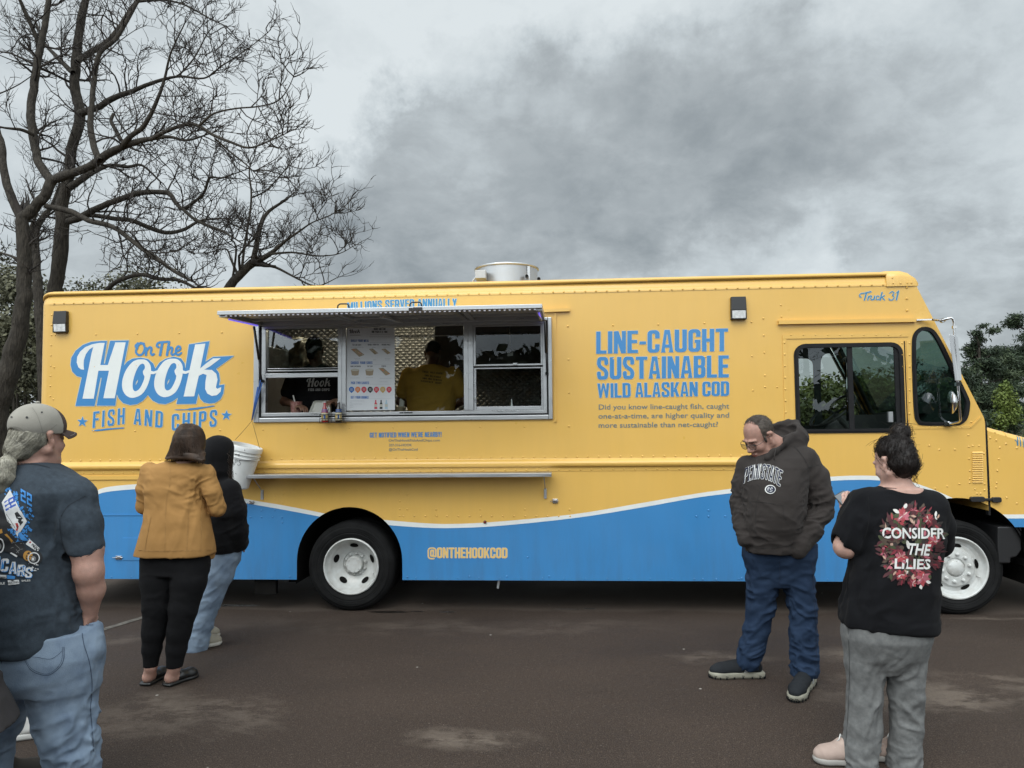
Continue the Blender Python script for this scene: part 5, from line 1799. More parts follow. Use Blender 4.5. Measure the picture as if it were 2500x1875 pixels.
# serving shelf
mb=MB()
sy=-.235
sa,sb=U(*cb(396,850),sy),U(1346.5,1153.5,sy)
zs_=(sa.z+sb.z)/2
mb.box(sa.x,sb.x,sy,-.0345,zs_-.006,zs_+.003)
mb.box(sa.x,sb.x,sy-.004,sy,zs_-.028,zs_+.003)
shelf=mb.build('serving_shelf',M_ALU,truck,bevel=.003)
for p0,p1,q in((cb(550,890),cb(665,1060),cb(690,1160)),(c7(2012,225),c7(2022,315),c7(2022,345))):
 a,b,c_=U(*p0,-.20),U(*p1,-.02),U(*q,-.01)
 mb=MB()
 mb.tube([a,b],.005,6)
 mb.box(c_.x-.012,c_.x+.012,-.016,0,c_.z-.045,c_.z+.045)
 mb.box(c_.x-.007,c_.x+.007,-.026,-.014,c_.z-.02,c_.z+.03)
 mb.build('shelf_stay',M_ALUD,shelf,world=True,bevel=.002)
# door window
din=inset(door_out,.036)
def ring_prism(mb,outer,inner,y0,y1,mi=0):
 V,F=cdt([outer],[inner])
 sheet(mb,V,F,y0,mi)
 for P_,s_ in((outer,1),(inner,-1)):
  if area2(P_)*s_<0:
   P_=P_[::-1]
  n_=len(P_)
  mb.raw([(a,y0,b)for a,b in P_]+[(a,y1,b)for a,b in P_],[(i,n_+i,n_+(i+1)%n_,(i+1)%n_)for i in range(n_)],mi)
mb=MB()
ring_prism(mb,door_out,inset(door_out,.014),-.010,.02)
ring_prism(mb,inset(door_out,.014),din,-.016,.02)
xm=XZ(c5(728,900))[0]
mb.box(xm-.022,xm+.022,-.004,.02,dw0[1]+.03,dw1[1]-.03)
xr_=XZ(c5(1062,900))[0]
mb.box(xr_,dw1[0]-.03,-.003,.02,dw0[1]+.03,dw1[1]-.03)
dwin=mb.build('door_window',M_BLK,truck,bevel=.004)
g=MB();g.raw([(dw0[0]+.02,.010,dw0[1]+.02),(dw1[0]-.02,.010,dw0[1]+.02),(dw1[0]-.02,.010,dw1[1]-.02),(dw0[0]+.02,.010,dw1[1]-.02)],[(0,1,2,3)])
g.build('pane',M_GLASSD,dwin,world=False)
mb=MB()
a,b=XZ(c5(1010,1200)),XZ(c5(1040,1122))
mb.box(a[0],b[0],-.012,.008,a[1],b[1]);mb.build('window_latch',M_ALU,dwin,world=False)
mb=MB()
ring_prism(mb,quarter_out,inset(quarter_out,.014),-.010,.02)
ring_prism(mb,inset(quarter_out,.014),inset(quarter_out,.032),-.015,.02)
qwin=mb.build('quarter_window',M_BLK,truck,bevel=.004)
g=MB()
q_=inset(quarter_out,.02);q_=q_ if area2(q_)>0 else q_[::-1]
V,F=cdt([q_]);sheet(g,V,F,.010)
g.build('pane',M_GLASSQ,qwin,world=False)
mb=MB()
pts=[]
fdir=Vector((fr[1][0]-fr[0][0],0,fr[1][1]-fr[0][1]))
fn_=Vector((-fdir.z,0,fdir.x)).normalized()
if fn_.x<0:
 fn_=-fn_
def ws(s_,y,off):
 p=Vector((fr[0][0],y,fr[0][1]))+fdir*s_
 return p+fn_*(off+.055*math.sin(PI*min(max((y)/BW,0),1)))
loop=[ws(s_,y,.0)for s_,y in([(.13,.16+(BW-.32)*i/14)for i in range(15)]+[(.13+.80*i/8,BW-.10)for i in range(9)]+[(.97,BW-.16-(BW-.32)*i/14)for i in range(15)]+[(.93-.80*i/8,.07)for i in range(9)])]
mb.tube(loop,.022,8,closed=True)
wsh=mb.build('windshield',M_BLK,truck)
g=MB()
gv=[ws(.14+.82*i/4,.10+(BW-.2)*j/12,.004)for i in range(5)for j in range(13)]
g.raw(gv,[(i*13+j,i*13+j+1,(i+1)*13+j+1,(i+1)*13+j)for i in range(4)for j in range(12)],0,True)
g.build('pane',M_GLASSQ,wsh,world=False)
# mirror on chrome arms
mb=MB()
my=-.16
A_=lambda x,y,d=my:U(*cmr(x,y),d)
mb.bar(A_(-60,105,-.01),A_(120,100,-.05),.03,.012)
mb.tube([A_(120,100,-.05),A_(240,108,-.12),A_(300,90,-.15),A_(350,78),A_(375,92),A_(385,130),A_(388,200),A_(410,600),A_(430,860),A_(442,1000),A_(458,1240),A_(462,1300,-.13),A_(440,1320,-.09),A_(330,1345,-.02),A_(310,1350,0)],.0105,10)
mb.lathe([(.02,-.03),(.02,0)],A_(240,112,-.10),'Y',10)
v=A_(385,190);mb.box(v.x-.012,v.x+.02,v.y-.012,v.y+.012,v.z-.012,v.z+.012)
v=A_(432,870);mb.box(v.x-.02,v.x+.022,v.y-.014,v.y+.014,v.z-.014,v.z+.016)
v=A_(310,1350,-.012);mb.box(v.x-.035,v.x+.03,-.03,0,v.z-.014,v.z+.02)
mb.tube([A_(322,1350,-.02),A_(322,1312,-.02)],.010,8)
mir=mb.build('side_mirror',M_CHR,truck)
mb=MB()
a,b=A_(345,260),A_(425,830)
hd=[A_(322,270,my-.09),A_(400,300,my+.10),A_(450,830,my+.10),A_(395,835,my-.09)]
tk=Vector((-.028,-.01,0))
mb.hexa([hd[3],hd[2],hd[2]-tk,hd[3]-tk,hd[0],hd[1],hd[1]-tk,hd[0]-tk])
mb.build('mirror_head',M_CHR,mir,world=False,bevel=.008)
mb=MB()
c_=A_(360,1085,my-.03)
ax_=(Vector((-.98,.17,.05))).normalized()
u_=Vector((-ax_.y,ax_.x,0));w_=Vector((0,0,1))
ring_=lambda r,d:[c_+ax_*d+(u_*math.cos(t)+w_*math.sin(t))*r for t in np.linspace(0,2*PI,25)[:-1]]
vs=ring_(.098,.006)+ring_(.096,0)+ring_(.07,-.022)+ring_(.02,-.034)
mb.raw(vs,[(i*24+j,i*24+(j+1)%24,(i+1)*24+(j+1)%24,(i+1)*24+j)for i in range(3)for j in range(24)]+[tuple(range(24))[::-1],tuple(range(72,96))],0,True)
mb.tube([c_-ax_*.026,A_(425,1065)],.006,8)
mb.build('convex_mirror',M_CHR,mir,world=False)
# cab interior
M_SEAT=mat('dark_vinyl',(.018,.018,.018),.6)
M_DASH=mat('cab_trim',(.030,.034,.033),.65)
mb=MB()
mb.box(3.72,4.70,.05,BW-.02,.66,.70)
mb.box(5.15,5.56,.05,BW-.05,1.06,1.52);mb.box(4.7,5.2,.8,1.5,.70,1.50)
mb.box(4.70,4.74,.02,BW-.02,.70,1.08);mb.box(4.74,5.57,.02,BW-.02,1.04,1.058)
mb.hexa([(4.95,.06,1.50),(5.5,.06,1.50),(5.5,BW-.06,1.50),(4.95,BW-.06,1.50),(5.15,.06,1.74),(5.52,.06,1.74),(5.52,BW-.06,1.74),(5.15,BW-.06,1.74)])
mb.box(5.05,5.25,.10,.30,1.74,1.83)
mb.box(3.70,3.73,.03,BW-.02,.66,2.9)
mb.box(3.72,5.06,.03,BW-.03,2.80,2.84)
V,F=cdt([_R(3.72,1.05,5.56,2.80)],[inset(far_door,-.0),inset(quarter_out,.018)],[inset(side,.01)])
sheet(mb,V,F,BW-.015)
mb.build('cab_interior',M_DASH,truck)
mb=MB()
mb.box(3.95,4.45,.45,.95,.95,1.25);mb.box(3.85,4.0,.45,.95,1.2,1.75)
mb.build('driver_seat',M_SEAT,truck,bevel=.04)
mb=MB()
c_=U(*c5(592,1115),.62)
nrm_=Vector((-.62,-.12,.78)).normalized()
u_=nrm_.cross(Vector((0,1,0))).normalized();w_=nrm_.cross(u_)
mb.tube([c_+(u_*math.cos(t)+w_*math.sin(t))*.235 for t in np.linspace(0,2*PI,41)[:-1]],.014,8,closed=True)
for t in(.4,2.5,4.6):
 mb.tube([c_-nrm_*.04,c_+(u_*math.cos(t)+w_*math.sin(t))*.235],.012,6)
mb.tube([c_-nrm_*.03,c_-nrm_*.03+Vector((.45,.05,-.5))],.03,8)
mb.build('steering_wheel',mat('worn_wheel_rim',(.10,.10,.10),.4),truck)
mb=MB()
mb.tube([(5.0,BW-.05,2.78),(5.5,BW-.05,1.72)],.03,8)
mb.tube([U(*c5(690,720),.35),U(*c5(700,1000),.35),U(*c5(705,1190),.4)],.012,8)
mb.tube([U(*c5(660,745),.35),U(*c5(680,715),.35),U(*c5(715,725),.35)],.018,8)
mb.build('grab_rail',M_CHR,truck)
# kitchen interior
def quilt_mat():
 m=mat('quilted_steel',(.52,.515,.50),.34,metal=.7)
 nt=m.node_tree
 tcn=nt.nodes.new('ShaderNodeTexCoord')
 sp=nt.nodes.new('ShaderNodeSeparateXYZ')
 nt.links.new(tcn.outputs['Object'],sp.inputs[0])
 def M(op,a,b=0.0):
  q=nt.nodes.new('ShaderNodeMath');q.operation=op
  for i,v in enumerate((a,b)):
   if isinstance(v,(int,float)):
    q.inputs[i].default_value=v
   else:
    nt.links.new(v,q.inputs[i])
  return q.outputs[0]
 h_=M('ADD',sp.outputs['X'],sp.outputs['Y'])
 k=PI/.078
 a=M('ABSOLUTE',M('SINE',M('MULTIPLY',M('ADD',h_,M('MULTIPLY',sp.outputs['Z'],1.2)),k)))
 b=M('ABSOLUTE',M('SINE',M('MULTIPLY',M('SUBTRACT',h_,M('MULTIPLY',sp.outputs['Z'],1.2)),k)))
 hh=M('POWER',M('MULTIPLY',a,b),.7)
 bp=nt.nodes.new('ShaderNodeBump')
 bp.inputs['Distance'].default_value=.014
 nt.links.new(hh,bp.inputs['Height'])
 nt.links.new(bp.outputs[0],nt.nodes['Principled BSDF'].inputs['Normal'])
 return m
M_QUILT=quilt_mat()
mb=MB()
KY=2.0
mb.raw([(-1.6,KY,1.0),(3.7,KY,1.0),(3.7,KY,2.86),(-1.6,KY,2.86)],[(0,1,2,3)])
mb.raw([(-1.6,.06,1.0),(-1.6,KY,1.0),(-1.6,KY,2.86),(-1.6,.06,2.86)],[(0,1,2,3)])
mb.raw([(3.65,.06,1.0),(3.65,KY,1.0),(3.65,KY,2.86),(3.65,.06,2.86)],[(3,2,1,0)])
mb.build('quilted_wall',M_QUILT,truck)
mb=MB()
mb.raw([(-1.6,.06,2.86),(3.65,.06,2.86),(3.65,KY,2.86),(-1.6,KY,2.86)],[(0,1,2,3)])
mb.raw([(-1.6,.02,1.0),(3.65,.02,1.0),(3.65,KY,1.0),(-1.6,KY,1.0)],[(3,2,1,0)])
mb.box(.55,3.2,KY-.62,KY-.01,2.30,2.80)
mb.box(-1.5,3.4,KY-.5,KY-.005,1.005,1.58)
mb.box(.62,3.5,.10,.42,1.005,1.66)
mb.box(-.86,.0,.06,.30,1.60,1.66)
mb.box(-1.55,-1.0,.4,1.4,1.005,2.5)
mb.build('kitchen_units',mat('dark_steel',(.10,.10,.10),.42,metal=.6,var=.3,vscale=4),truck,bevel=.01)
mb=MB()
for x in(1.05,1.42,1.78):
 mb.tube([(x,.9,2.78),(x,.9,2.42)],.006,6);mb.box(x-.03,x+.03,.88,.92,2.38,2.42)
mb.tube([(.2,.45,2.55),(1.9,.5,2.56)],.006,6)
mb.build('ticket_rail',M_STEEL,truck)
mb=MB()
mb.box(-.9,-.1,1.30,1.36,2.80,2.83);mb.box(.1,.5,1.5,1.56,2.80,2.83)
mb.build('ceiling_lamp',mat('warm_lamp',(.8,.75,.6),.5,emit=(1.0,.86,.62,18.0)),truck)
mb=MB()
mb.tube([(-.32,1.2,1.55),(-.12,1.3,2.75)],.016,8)
mb.build('mop_pole',mat('pale_plastic',(.42,.40,.34),.5),truck)
# lettering on the body
def put(txt,corners,m,y=-.0034,arch_=0.0,name='lettering',bf=False,halo=None,parent=None,**kw):
 V,F,W=(bfont_tris(txt,kw.pop('bold',.0))if bf else text_tris(txt,**kw))
 if bf:
  V=[(a,b/.73)for a,b in V]
 q=[XZ(p)for p in corners]
 fn=quad_map(q[0],q[1],q[2],q[3],W,arch_)
 return[tuple(fn(a,b))for a,b in V],F
def letters(name,items,mats):
 """items: (2D verts, faces, material slot, y)"""
 mb=MB()
 for V,F,mi,y in items:
  sheet(mb,V,F,y,mi)
 for i,f in enumerate(mb.f):
  a,b,c_=(mb.v[j]for j in f[:3])
  if(b[0]-a[0])*(c_[2]-a[2])-(b[2]-a[2])*(c_[0]-a[0])<0:
   mb.f[i]=f[::-1]
 return mb.build(name,mats,truck)
def grow_halo(V,F,d,mi,y):
 """pale vinyl edge: slightly enlarged copies behind the letters"""
 it=[]
 for dx,dz in((d,0),(-d,0),(0,d),(0,-d)):
  it.append(([(a+dx,b+dz)for a,b in V],F,mi,y+.0001*(len(it))))
 return it
L1=put('LINE-CAUGHT',(c4(232,688),c4(232,521),c4(1220,497),c4(1220,667)),0)
L2=put('SUSTAINABLE',(c4(237,880),c4(237,714),c4(1226,699),c4(1226,864)),0)
L3=put('WILD ALASKAN COD',(c4(242,1018),c4(240,910),c4(1229,893),c4(1229,1003)),0)
it=[]
for L in(L1,L2,L3):
 it+=grow_halo(*L,.003,1,-.0028)+[(*L,0,-.0036)]
letters('slogan',it,[M_BLU,M_HALO])
it=[]
for tx,q in(('Did you know line-caught fish, caught',(247,1105,1229,1097)),('one-at-a-time, are higher quality and',(247,1173,1229,1165)),('more sustainable than net-caught?',(247,1242,1146,1234))):
 L=put(tx,(c4(q[0],q[1]),c4(q[0],q[1]-40),c4(q[2],q[3]-40),c4(q[2],q[3])),0,bf=True,bold=.006)
 it.append((*L,0,-.003))
letters('small_print',it,[M_TXT])
L=put('MILLIONS SERVED ANNUALLY',(c3(857,146),c3(855,96),c3(1513,72),c3(1513,124)),0,arch_=.14,track=.06,space=.26)
letters('banner_text',grow_halo(*L,.004,1,-.0028)+[(*L,0,-.0036)],[mat('sky_blue_vinyl',(.045,.22,.42),.45),M_HALO])
L=put('@ONTHEHOOKCOD',(c7(1229,780),c7(1229,710),c7(1766,712),c7(1766,781)),0,track=.075,s=.15)
letters('handle_text',grow_halo(*L,.0022,1,-.0030)+[(*L,0,-.0038)],[M_YTX,M_HALO])
it=[]
L=put("GET NOTIFIED WHEN WE'RE NEARBY!",(c3(990,905),c3(990,876),c3(1421,871),c3(1421,901)),0,track=.075,space=.28)
it.append((*L,0,-.003))
for tx,q in(('OnTheHookFishAndChips.com',(1103,930,1411,928)),('307-316-HOOK',(1104,958,1243,957)),('@OnTheHookCod',(1104,984,1277,983))):
 L=put(tx,(c3(q[0],q[1]),c3(q[0],q[1]-15.5),c3(q[2],q[3]-15.5),c3(q[2],q[3])),0,bf=True,bold=.004)
 it.append((*L,1,-.003))
letters('contact_text',it,[M_BLU,M_TXT])
def pen(paths,fn,w):
 P_=[]
 for pth in paths:
  ww=w
  if isinstance(pth,tuple):
   pth,ww=pth
  pts=[XZ(fn(*q))for q in smooth2(pth,5)]if len(pth)>2 else[XZ(fn(*q))for q in pth]
  P_+=stroke(pts,ww,'ends')
 return cdt(P_)
k2=.0011
on_the=[[(1215,480),(1180,480),(1155,520),(1150,555),(1175,578),(1205,565),(1222,525),(1215,490),(1190,475),(1165,490)],[(1165,478),(1145,500),(1160,520)],([(1238,520),(1232,575)],.024),[(1238,540),(1262,512),(1280,520),(1274,556),(1284,576),(1300,568)],([(1350,470),(1420,464)],.02),[(1372,468),(1335,475),(1325,500),(1340,510)],([(1372,470),(1352,576)],.026),([(1428,466),(1410,576)],.024),[(1415,545),(1438,512),(1455,522),(1447,560),(1458,576),(1475,565)],[(1490,545),(1520,530),(1520,508),(1500,505),(1485,535),(1488,566),(1508,574),(1530,560)]]
V,F=pen(on_the,c2,.021)
items=[(V,F,0,-.0036)]
V,F=pen([([(780,1213),(800,1214),(930,1200),(1055,1191)],[.002]+[.008]*5+[.016]*5+[.012]*4+[.002])],c2,.01)
items.append((V,F,0,-.0036))
V,F=pen([([(1475,1038),(1580,1036),(1700,1022),(1815,1004)],[.002]+[.008]*5+[.018]*5+[.012]*4+[.002])],c2,.01)
items.append((V,F,0,-.0036))
for(wd,q)in(('FISH',((782,1193),(790,1056),(1056,1020),(1052,1158))),('AND',((1129,1160),(1136,1026),(1378,1052),(1373,1192))),('CHIPS',((1450,1215),(1452,1076),(1836,1037),(1829,1178)))):
 L=put(wd,[c2(*p)for p in q],0,track=.2,s=.155,t=.13)
 items.append((*L,0,-.0036));items+=grow_halo(*L,.004,1,-.0029)
for c_,r in(((697,1140),46),((1912,1086),46)):
 star=[XZ(c2(c_[0]+(r if i%2==0 else r*.42)*math.sin(PI*i/5+.05),c_[1]-(r if i%2==0 else r*.42)*math.cos(PI*i/5+.05)))for i in range(10)]
 V,F=cdt([star]);items.append((V,F,0,-.0036));items+=grow_halo(V,F,.004,1,-.0029)
H_=[(712,700),(686,698),(664,680),(650,640),(654,592),(680,547),(722,510),(780,486),(838,475),(886,474),(849,661),(912,661),(976,470),(1063,470),(971,941),(875,941),(922,709),(833,709),(794,945),(699,945),(776,560),(790,508),(757,530),(728,568),(711,618),(708,660)]
O1=smooth2([(1190,613),(1235,620),(1268,655),(1277,705),(1268,770),(1240,850),(1195,910),(1125,938),(1070,920),(1038,870),(1034,800),(1060,715),(1110,645),(1150,620)],4,True)
O1h=smooth2([(1205,650),(1222,662),(1224,690),(1208,715),(1215,745),(1222,760),(1212,800),(1180,860),(1145,882),(1124,860),(1125,800),(1148,720),(1178,665)],4,True)
O2=[(x+270+(y-775)*.02,y-6)for x,y in O1]
O2h=[(x+268+(y-775)*.02,y-6)for x,y in O1h]
K_=[(1649,488),(1736,480),(1692,690),(1745,645),(1800,606),(1866,603),(1775,672),(1725,700),(1790,702),(1828,735),(1838,785),(1824,850),(1836,862),(1870,847),(1864,885),(1832,915),(1790,922),(1752,902),(1733,862),(1736,800),(1746,745),(1715,735),(1680,752),(1641,925),(1552,927)]
link1=[(1255,705),(1300,716),(1345,700),(1340,722),(1300,738),(1262,738)]
link2=[(1525,700),(1570,714),(1612,700),(1606,722),(1568,736),(1530,730)]
pz=lambda L:[XZ(c2(*q))for q in L]
V,F=cdt([pz(H_)]);items.append((V,F,2,-.0050))
for o_,h_ in((O1,O1h),(O2,O2h)):
 V,F=cdt([pz(o_)],[pz(h_)]);items.append((V,F,2,-.0050))
V,F=cdt([pz(K_)]);items.append((V,F,2,-.0054))
for l_ in(link1,link2):
 V,F=cdt([pz(l_)]);items.append((V,F,2,-.0058))
back=[(638,1006),(692,765),(650,755),(612,717),(597,660),(604,600),(640,540),(700,492),(770,466),(850,458),(1090,453),(1048,665),(1075,632),(1120,607),(1190,598),(1250,610),(1295,648),(1312,692),(1348,640),(1400,607),(1470,590),(1530,605),(1560,648),(1566,690),(1596,487),(1770,459),(1735,632),(1800,592),(1976,584),(1826,692),(1850,730),(1858,790),(1850,832),(1896,824),(1886,900),(1862,950),(1820,978),(1770,986),(1722,976),(1692,946),(1676,900),(1656,988),(1490,990),(1503,936),(1460,966),(1400,991),(1340,986),(1288,960),(1250,915),(1210,960),(1160,990),(1100,999),(1040,982),(1003,942),(988,908),(975,1004),(812,1004),(798,1006)]
slits=[[(906,455),(932,452),(886,650),(878,648)],[(852,768),(860,768),(816,1010),(800,1010)],[(1166,783),(1163,805),(1146,832),(1150,805)],[(1432,778),(1428,802),(1412,828),(1417,800)]]
V,F=cdt([pz(back)],[pz(q)for q in slits]);items.append((V,F,0,-.0040))
items+=grow_halo(V,F,.006,1,-.0031)
letters('logo',items,[M_BLU,M_HALO,M_WHI])
tk_=[([(835,232),(878,222)],.012),[(835,232),(800,238),(795,258),(806,262)],([(845,232),(830,284)],.013),([(862,256),(855,284)],.011),[(862,266),(876,252)],[(884,254),(878,274),(888,284),(906,268)],([(908,254),(902,280)],.011),[(940,258),(926,254),(918,270),(926,283),(942,276)],([(962,228),(948,284)],.012),[(956,268),(980,250)],[(962,264),(980,284)],[(1020,232),(1038,222),(1052,232),(1040,248)],[(1040,248),(1052,262),(1042,282),(1022,284),(1014,274)],([(1085,218),(1070,282)],.013),([(1070,230),(1085,218)],.008)]
V,F=pen(tk_,c5,.0095)
letters('fleet_number',[(V,F,0,-.0036)]+grow_halo(V,F,.003,1,-.003),[mat('sky_blue_vinyl',(.045,.20,.36),.45),M_HALO])
mb=MB()
hood_bvh=BVHTree.FromPolygons([v.co.copy()for v in hood.data.vertices],[tuple(p.vertices)for p in hood.data.polygons])
for pth,mi,w in(([(1105,1435),(1140,1500),(1145,1600)],0,.010),([(1110,1530),(1135,1560),(1140,1600)],0,.006),([(1130,1440),(1170,1520),(1180,1610)],0,.008),([(1165,1445),(1205,1520),(1215,1620)],0,.008),([(1195,1450),(1240,1530),(1250,1630)],1,.02),([(1240,1470),(1290,1560),(1300,1640)],0,.012)):
 L_,R_s=[],[]
 for q in smooth2(pth,6):
  d=ray(*cmr(*q))
  hit=hood_bvh.ray_cast(CAM,d.normalized())
  if hit[0]is None:
   continue
  L_.append(hit[0]+hit[1]*(-.002 if hit[1].y>0 else.002))
 for i in range(len(L_)-1):
  a,b=L_[i],L_[i+1]
  t=(b-a).normalized();s_=t.cross(Vector((0,-1,0))).normalized()*w/2
  mb.raw([a-s_,a+s_,b+s_,b-s_],[(0,1,2,3)],mi)
mb.build('hood_stripes',[mat('sky_blue_vinyl',(.045,.20,.36),.45),M_WHI],truck)
# people
def vv(*a):
 return np.array(a,float)
def skin_mat(name,col):
 m=mat(name,col,.55,var=.14,vscale=22,spec=.4,bump=.0012,bscale=160)
 b=m.node_tree.nodes['Principled BSDF']
 b.inputs['Subsurface Weight'].default_value=.12
 b.inputs['Subsurface Radius'].default_value=(.012,.005,.003)
 return m
def cloth(name,col,rough=.85,var=.12,bump=.0012,bscale=240,sheen=.0,col2=None,vscale=5):
 return mat(name,col,rough,var=var,vscale=vscale,bump=bump,bscale=bscale,spec=.12,sheen=sheen*.15,col2=col2,crease=.006)
def basis(fwd,up=(0,0,1)):
 f=vv(*fwd);f/=np.linalg.norm(f)
 u=vv(*up)
 r=np.cross(f,u);r/=np.linalg.norm(r)
 u=np.cross(r,f)
 return np.stack([r,f,u],1)
def head(s,c,fwd,k=1.0,up=(0,0,1)):
 """a head with brow, sockets, nose, lips, jaw and ears; c is between the ears"""
 M=basis(fwd,up)
 c=np.array(c,float)
 T=lambda x,y,z:c+M@(vv(x,y,z)*k)
 E=lambda p,r,kk=.012,neg=False:s.ell(T(*p),vv(*r)*k,kk,M,neg)
 E((0,-.012,.038),(.076,.096,.084))
 E((0,.034,-.028),(.060,.060,.090),.03)
 E((0,.058,-.094),(.030,.030,.026),.025)
 for x in(-1,1):
  s.cone(T(.058*x,-.002,-.052),T(.018*x,.062,-.098),.022*k,.018*k,.03)
  E((.037*x,.062,-.036),(.025,.024,.027),.02)
  E((.031*x,.098,-.003),(.017,.013,.011),.008,True)
  E((.031*x,.079,-.004),(.0135,.0135,.0135),.003)
  s.cone(T(.012*x,.094,.020),T(.046*x,.080,.017),.010*k,.008*k,.010)
  E((.012*x,.099,-.042),(.010,.010,.009),.008)
  s.cone(T(.076*x,.004,-.036),T(.084*x,-.018,.016),.010*k,.013*k,.006,)
  s.cone(T(.084*x,-.020,.016),T(.076*x,-.004,.022),.009*k,.009*k,.006)
  E((.092*x,-.006,-.002),(.008,.010,.017),.005,True)
 s.cone(T(0,.090,.006),T(0,.114,-.034),.009*k,.0135*k,.014)
 E((0,.092,-.070),(.024,.011,.0065),.006)
 E((0,.090,-.081),(.020,.011,.0075),.006)
 E((0,.103,-.0755),(.026,.006,.0018),.003,True)
 return T
def hand(s,wrist,d,n_,k=1.0,curl=.5,thumb=1):
 """palm with four unequal curled fingers and a thumb off its side; d along the hand, n_ out of the palm"""
 d=vv(*d);d/=np.linalg.norm(d)
 n_=vv(*n_)-d*float(np.dot(vv(*n_),d));n_/=np.linalg.norm(n_)
 r=np.cross(d,n_)
 w=np.array(wrist,float)
 M=np.stack([r,d,n_],1)
 s.ell(w+d*.048*k,vv(.040,.052,.017)*k,.02,M)
 for i,L in enumerate((.068,.078,.072,.056)):
  b=w+d*.085*k+r*(.030-.020*i)*k
  a,p=0.0,b
  for j,f in enumerate((.45,.32,.23)):
   a+=curl*(.55 if j==0 else.8)
   q=p+(d*math.cos(a)+n_*math.sin(a))*L*f*k
   s.cone(p,q,(.0095-.001*j)*k,(.0088-.001*j)*k,.003)
   p=q
 b=w+d*.030*k+r*.036*k*thumb
 q=b+(d*.6+r*.55*thumb+n_*.45)*.042*k
 s.cone(b,q,.0125*k,.0105*k,.012)
 s.cone(q,q+(d*.75+n_*.55)*.032*k,.0102*k,.0085*k,.003)
def fold_field(V,N,specs,seed=0):
 """wrinkles: (centre, radii, fold axis, folds per metre, height)"""
 d=np.zeros(len(V))
 for i,(c,r,ax,fr,amp)in enumerate(specs):
  c,r,ax=np.array(c,float),np.array(r,float)*np.ones(3),vv(*ax)/np.linalg.norm(ax)
  q=V-c
  m=np.exp(-((q/r)**2).sum(1)*1.2)
  if m.max()<.02:
   continue
  al=q@ax
  pr=q-np.outer(al,ax)*.78
  wp=np.stack([vnoise(q*9+11*k_,seed+k_)for k_ in range(3)],1)*.022
  pr=pr+wp
  n1=vnoise(pr*fr*.95+7.3*i,seed+i)
  n2_=vnoise(pr*fr*2.0+3.1*i,seed+i+50)
  rd=np.clip(1-np.abs(n1)*2.6,-.6,1)*.75+n2_*.30
  d+=m*amp*1.25*rd
 return V+N*d[:,None]
def garment(name,s,mats,parent,root,h=.008,folds=(),seed=0,it=1,general=.002,gfreq=9,mi_fn=None,label=None):
 V,F=s.mesh(h)
 if it:
  V=relax(V,F,it)
 N=vnormals(V,F)
 V=V+N*(general*vnoise(V*gfreq,seed))[:,None]
 if folds:
  V=fold_field(V,N,folds,seed)
 mi=mi_fn(V[F].mean(1))if mi_fn else None
 o=npmesh(name,V-root,F,mats,parent,mi,label)
 o['wv']=0
 del o['wv']
 WORLD[o.name]=(V,F)
 return o
WORLD={}
def bvh_of(objs):
 vs,fs=[],[]
 for o in objs:
  V,F=WORLD[o.name]
  off=len(vs)
  vs+=[Vector(v)for v in V]
  fs+=[tuple(int(i)+off for i in f)for f in F]
 return BVHTree.FromPolygons(vs,fs)
def decal(name,items,tree,parent,root,mats,lift=.0035,span=.0035):
 """items: (px verts, faces, slot): shapes laid onto cloth where the photo shows them"""
 mb=MB()
 for ii,(V,F,mi)in enumerate(items):
  P_=[]
  lf=lift+span*ii/len(items)
  for(x,y)in V:
   d=ray(x,y).normalized()
   hit=tree.ray_cast(CAM,d)
   P_.append(None if hit[0]is None else hit[0]+(hit[1]if hit[1].dot(d)<0 else-hit[1])*lf)
  dist=sorted((p-CAM).length for p in P_ if p)
  if not dist:
   continue
  md=dist[len(dist)//2]
  ok=[p is not None and abs((p-CAM).length-md)<.22 for p in P_]
  keep=[f for f in F if all(ok[i]for i in f)]
  used=sorted({i for f in keep for i in f})
  mp_={j:i for i,j in enumerate(used)}
  fs=[]
  for f in keep:
   a,b,c=(P_[i]for i in f[:3])
   nrm__=(b-a).cross(c-a)
   f2=tuple(mp_[i]for i in f)
   fs.append(f2 if nrm__.dot(CAM-a)>0 else f2[::-1])
  mb.raw([P_[i]-Vector(root)for i in used],fs,mi,True)
 return mb.build(name,mats,parent,world=False)
def strands(name,paths,mats,parent,root,r=.0012,n=3,k=8,taper=True):
 A=np.array([resample(p,k)for p in paths])
 R=np.full(A.shape[:2],r)
 if taper:
  R=R*np.linspace(1,.45,k)[None,:]
 V,F=tubes_np(A[:,:,:3]-np.array(root),R,n)
 return npmesh(name,V,F,mats,parent)
def person(label,root,s,mats,h=.006,it=1,mi_fn=None,group=None):
 V,F=s.mesh(h)
 V=relax(V,F,it,.35)
 root=np.array(root,float)
 mi=mi_fn(V[F].mean(1))if mi_fn else None
 o=npmesh('person',V-root,F,mats,None,mi)
 o.location=root
 o.matrix_basis=Matrix.Translation(Vector(root))
 WORLD[o.name]=(V,F)
 props(o,label,'person',group)
 return o
def J(fn,x,y,Y):
 v=U(*fn(x,y),Y)
 return vv(v.x,v.y,v.z)
def rows(fn,L,Y,n=0):
 """(y px, left px, right px, half depth, dy) -> loft rows"""
 o=[]
 for(y,xl,xr,hd,dy)in L:
  a,b=J(fn,xl,y,Y+dy),J(fn,xr,y,Y+dy)
  o.append(((a[2]+b[2])/2,(a[0]+b[0])/2,Y+dy,abs(b[0]-a[0])/2,hd))
 o.sort()
 return o
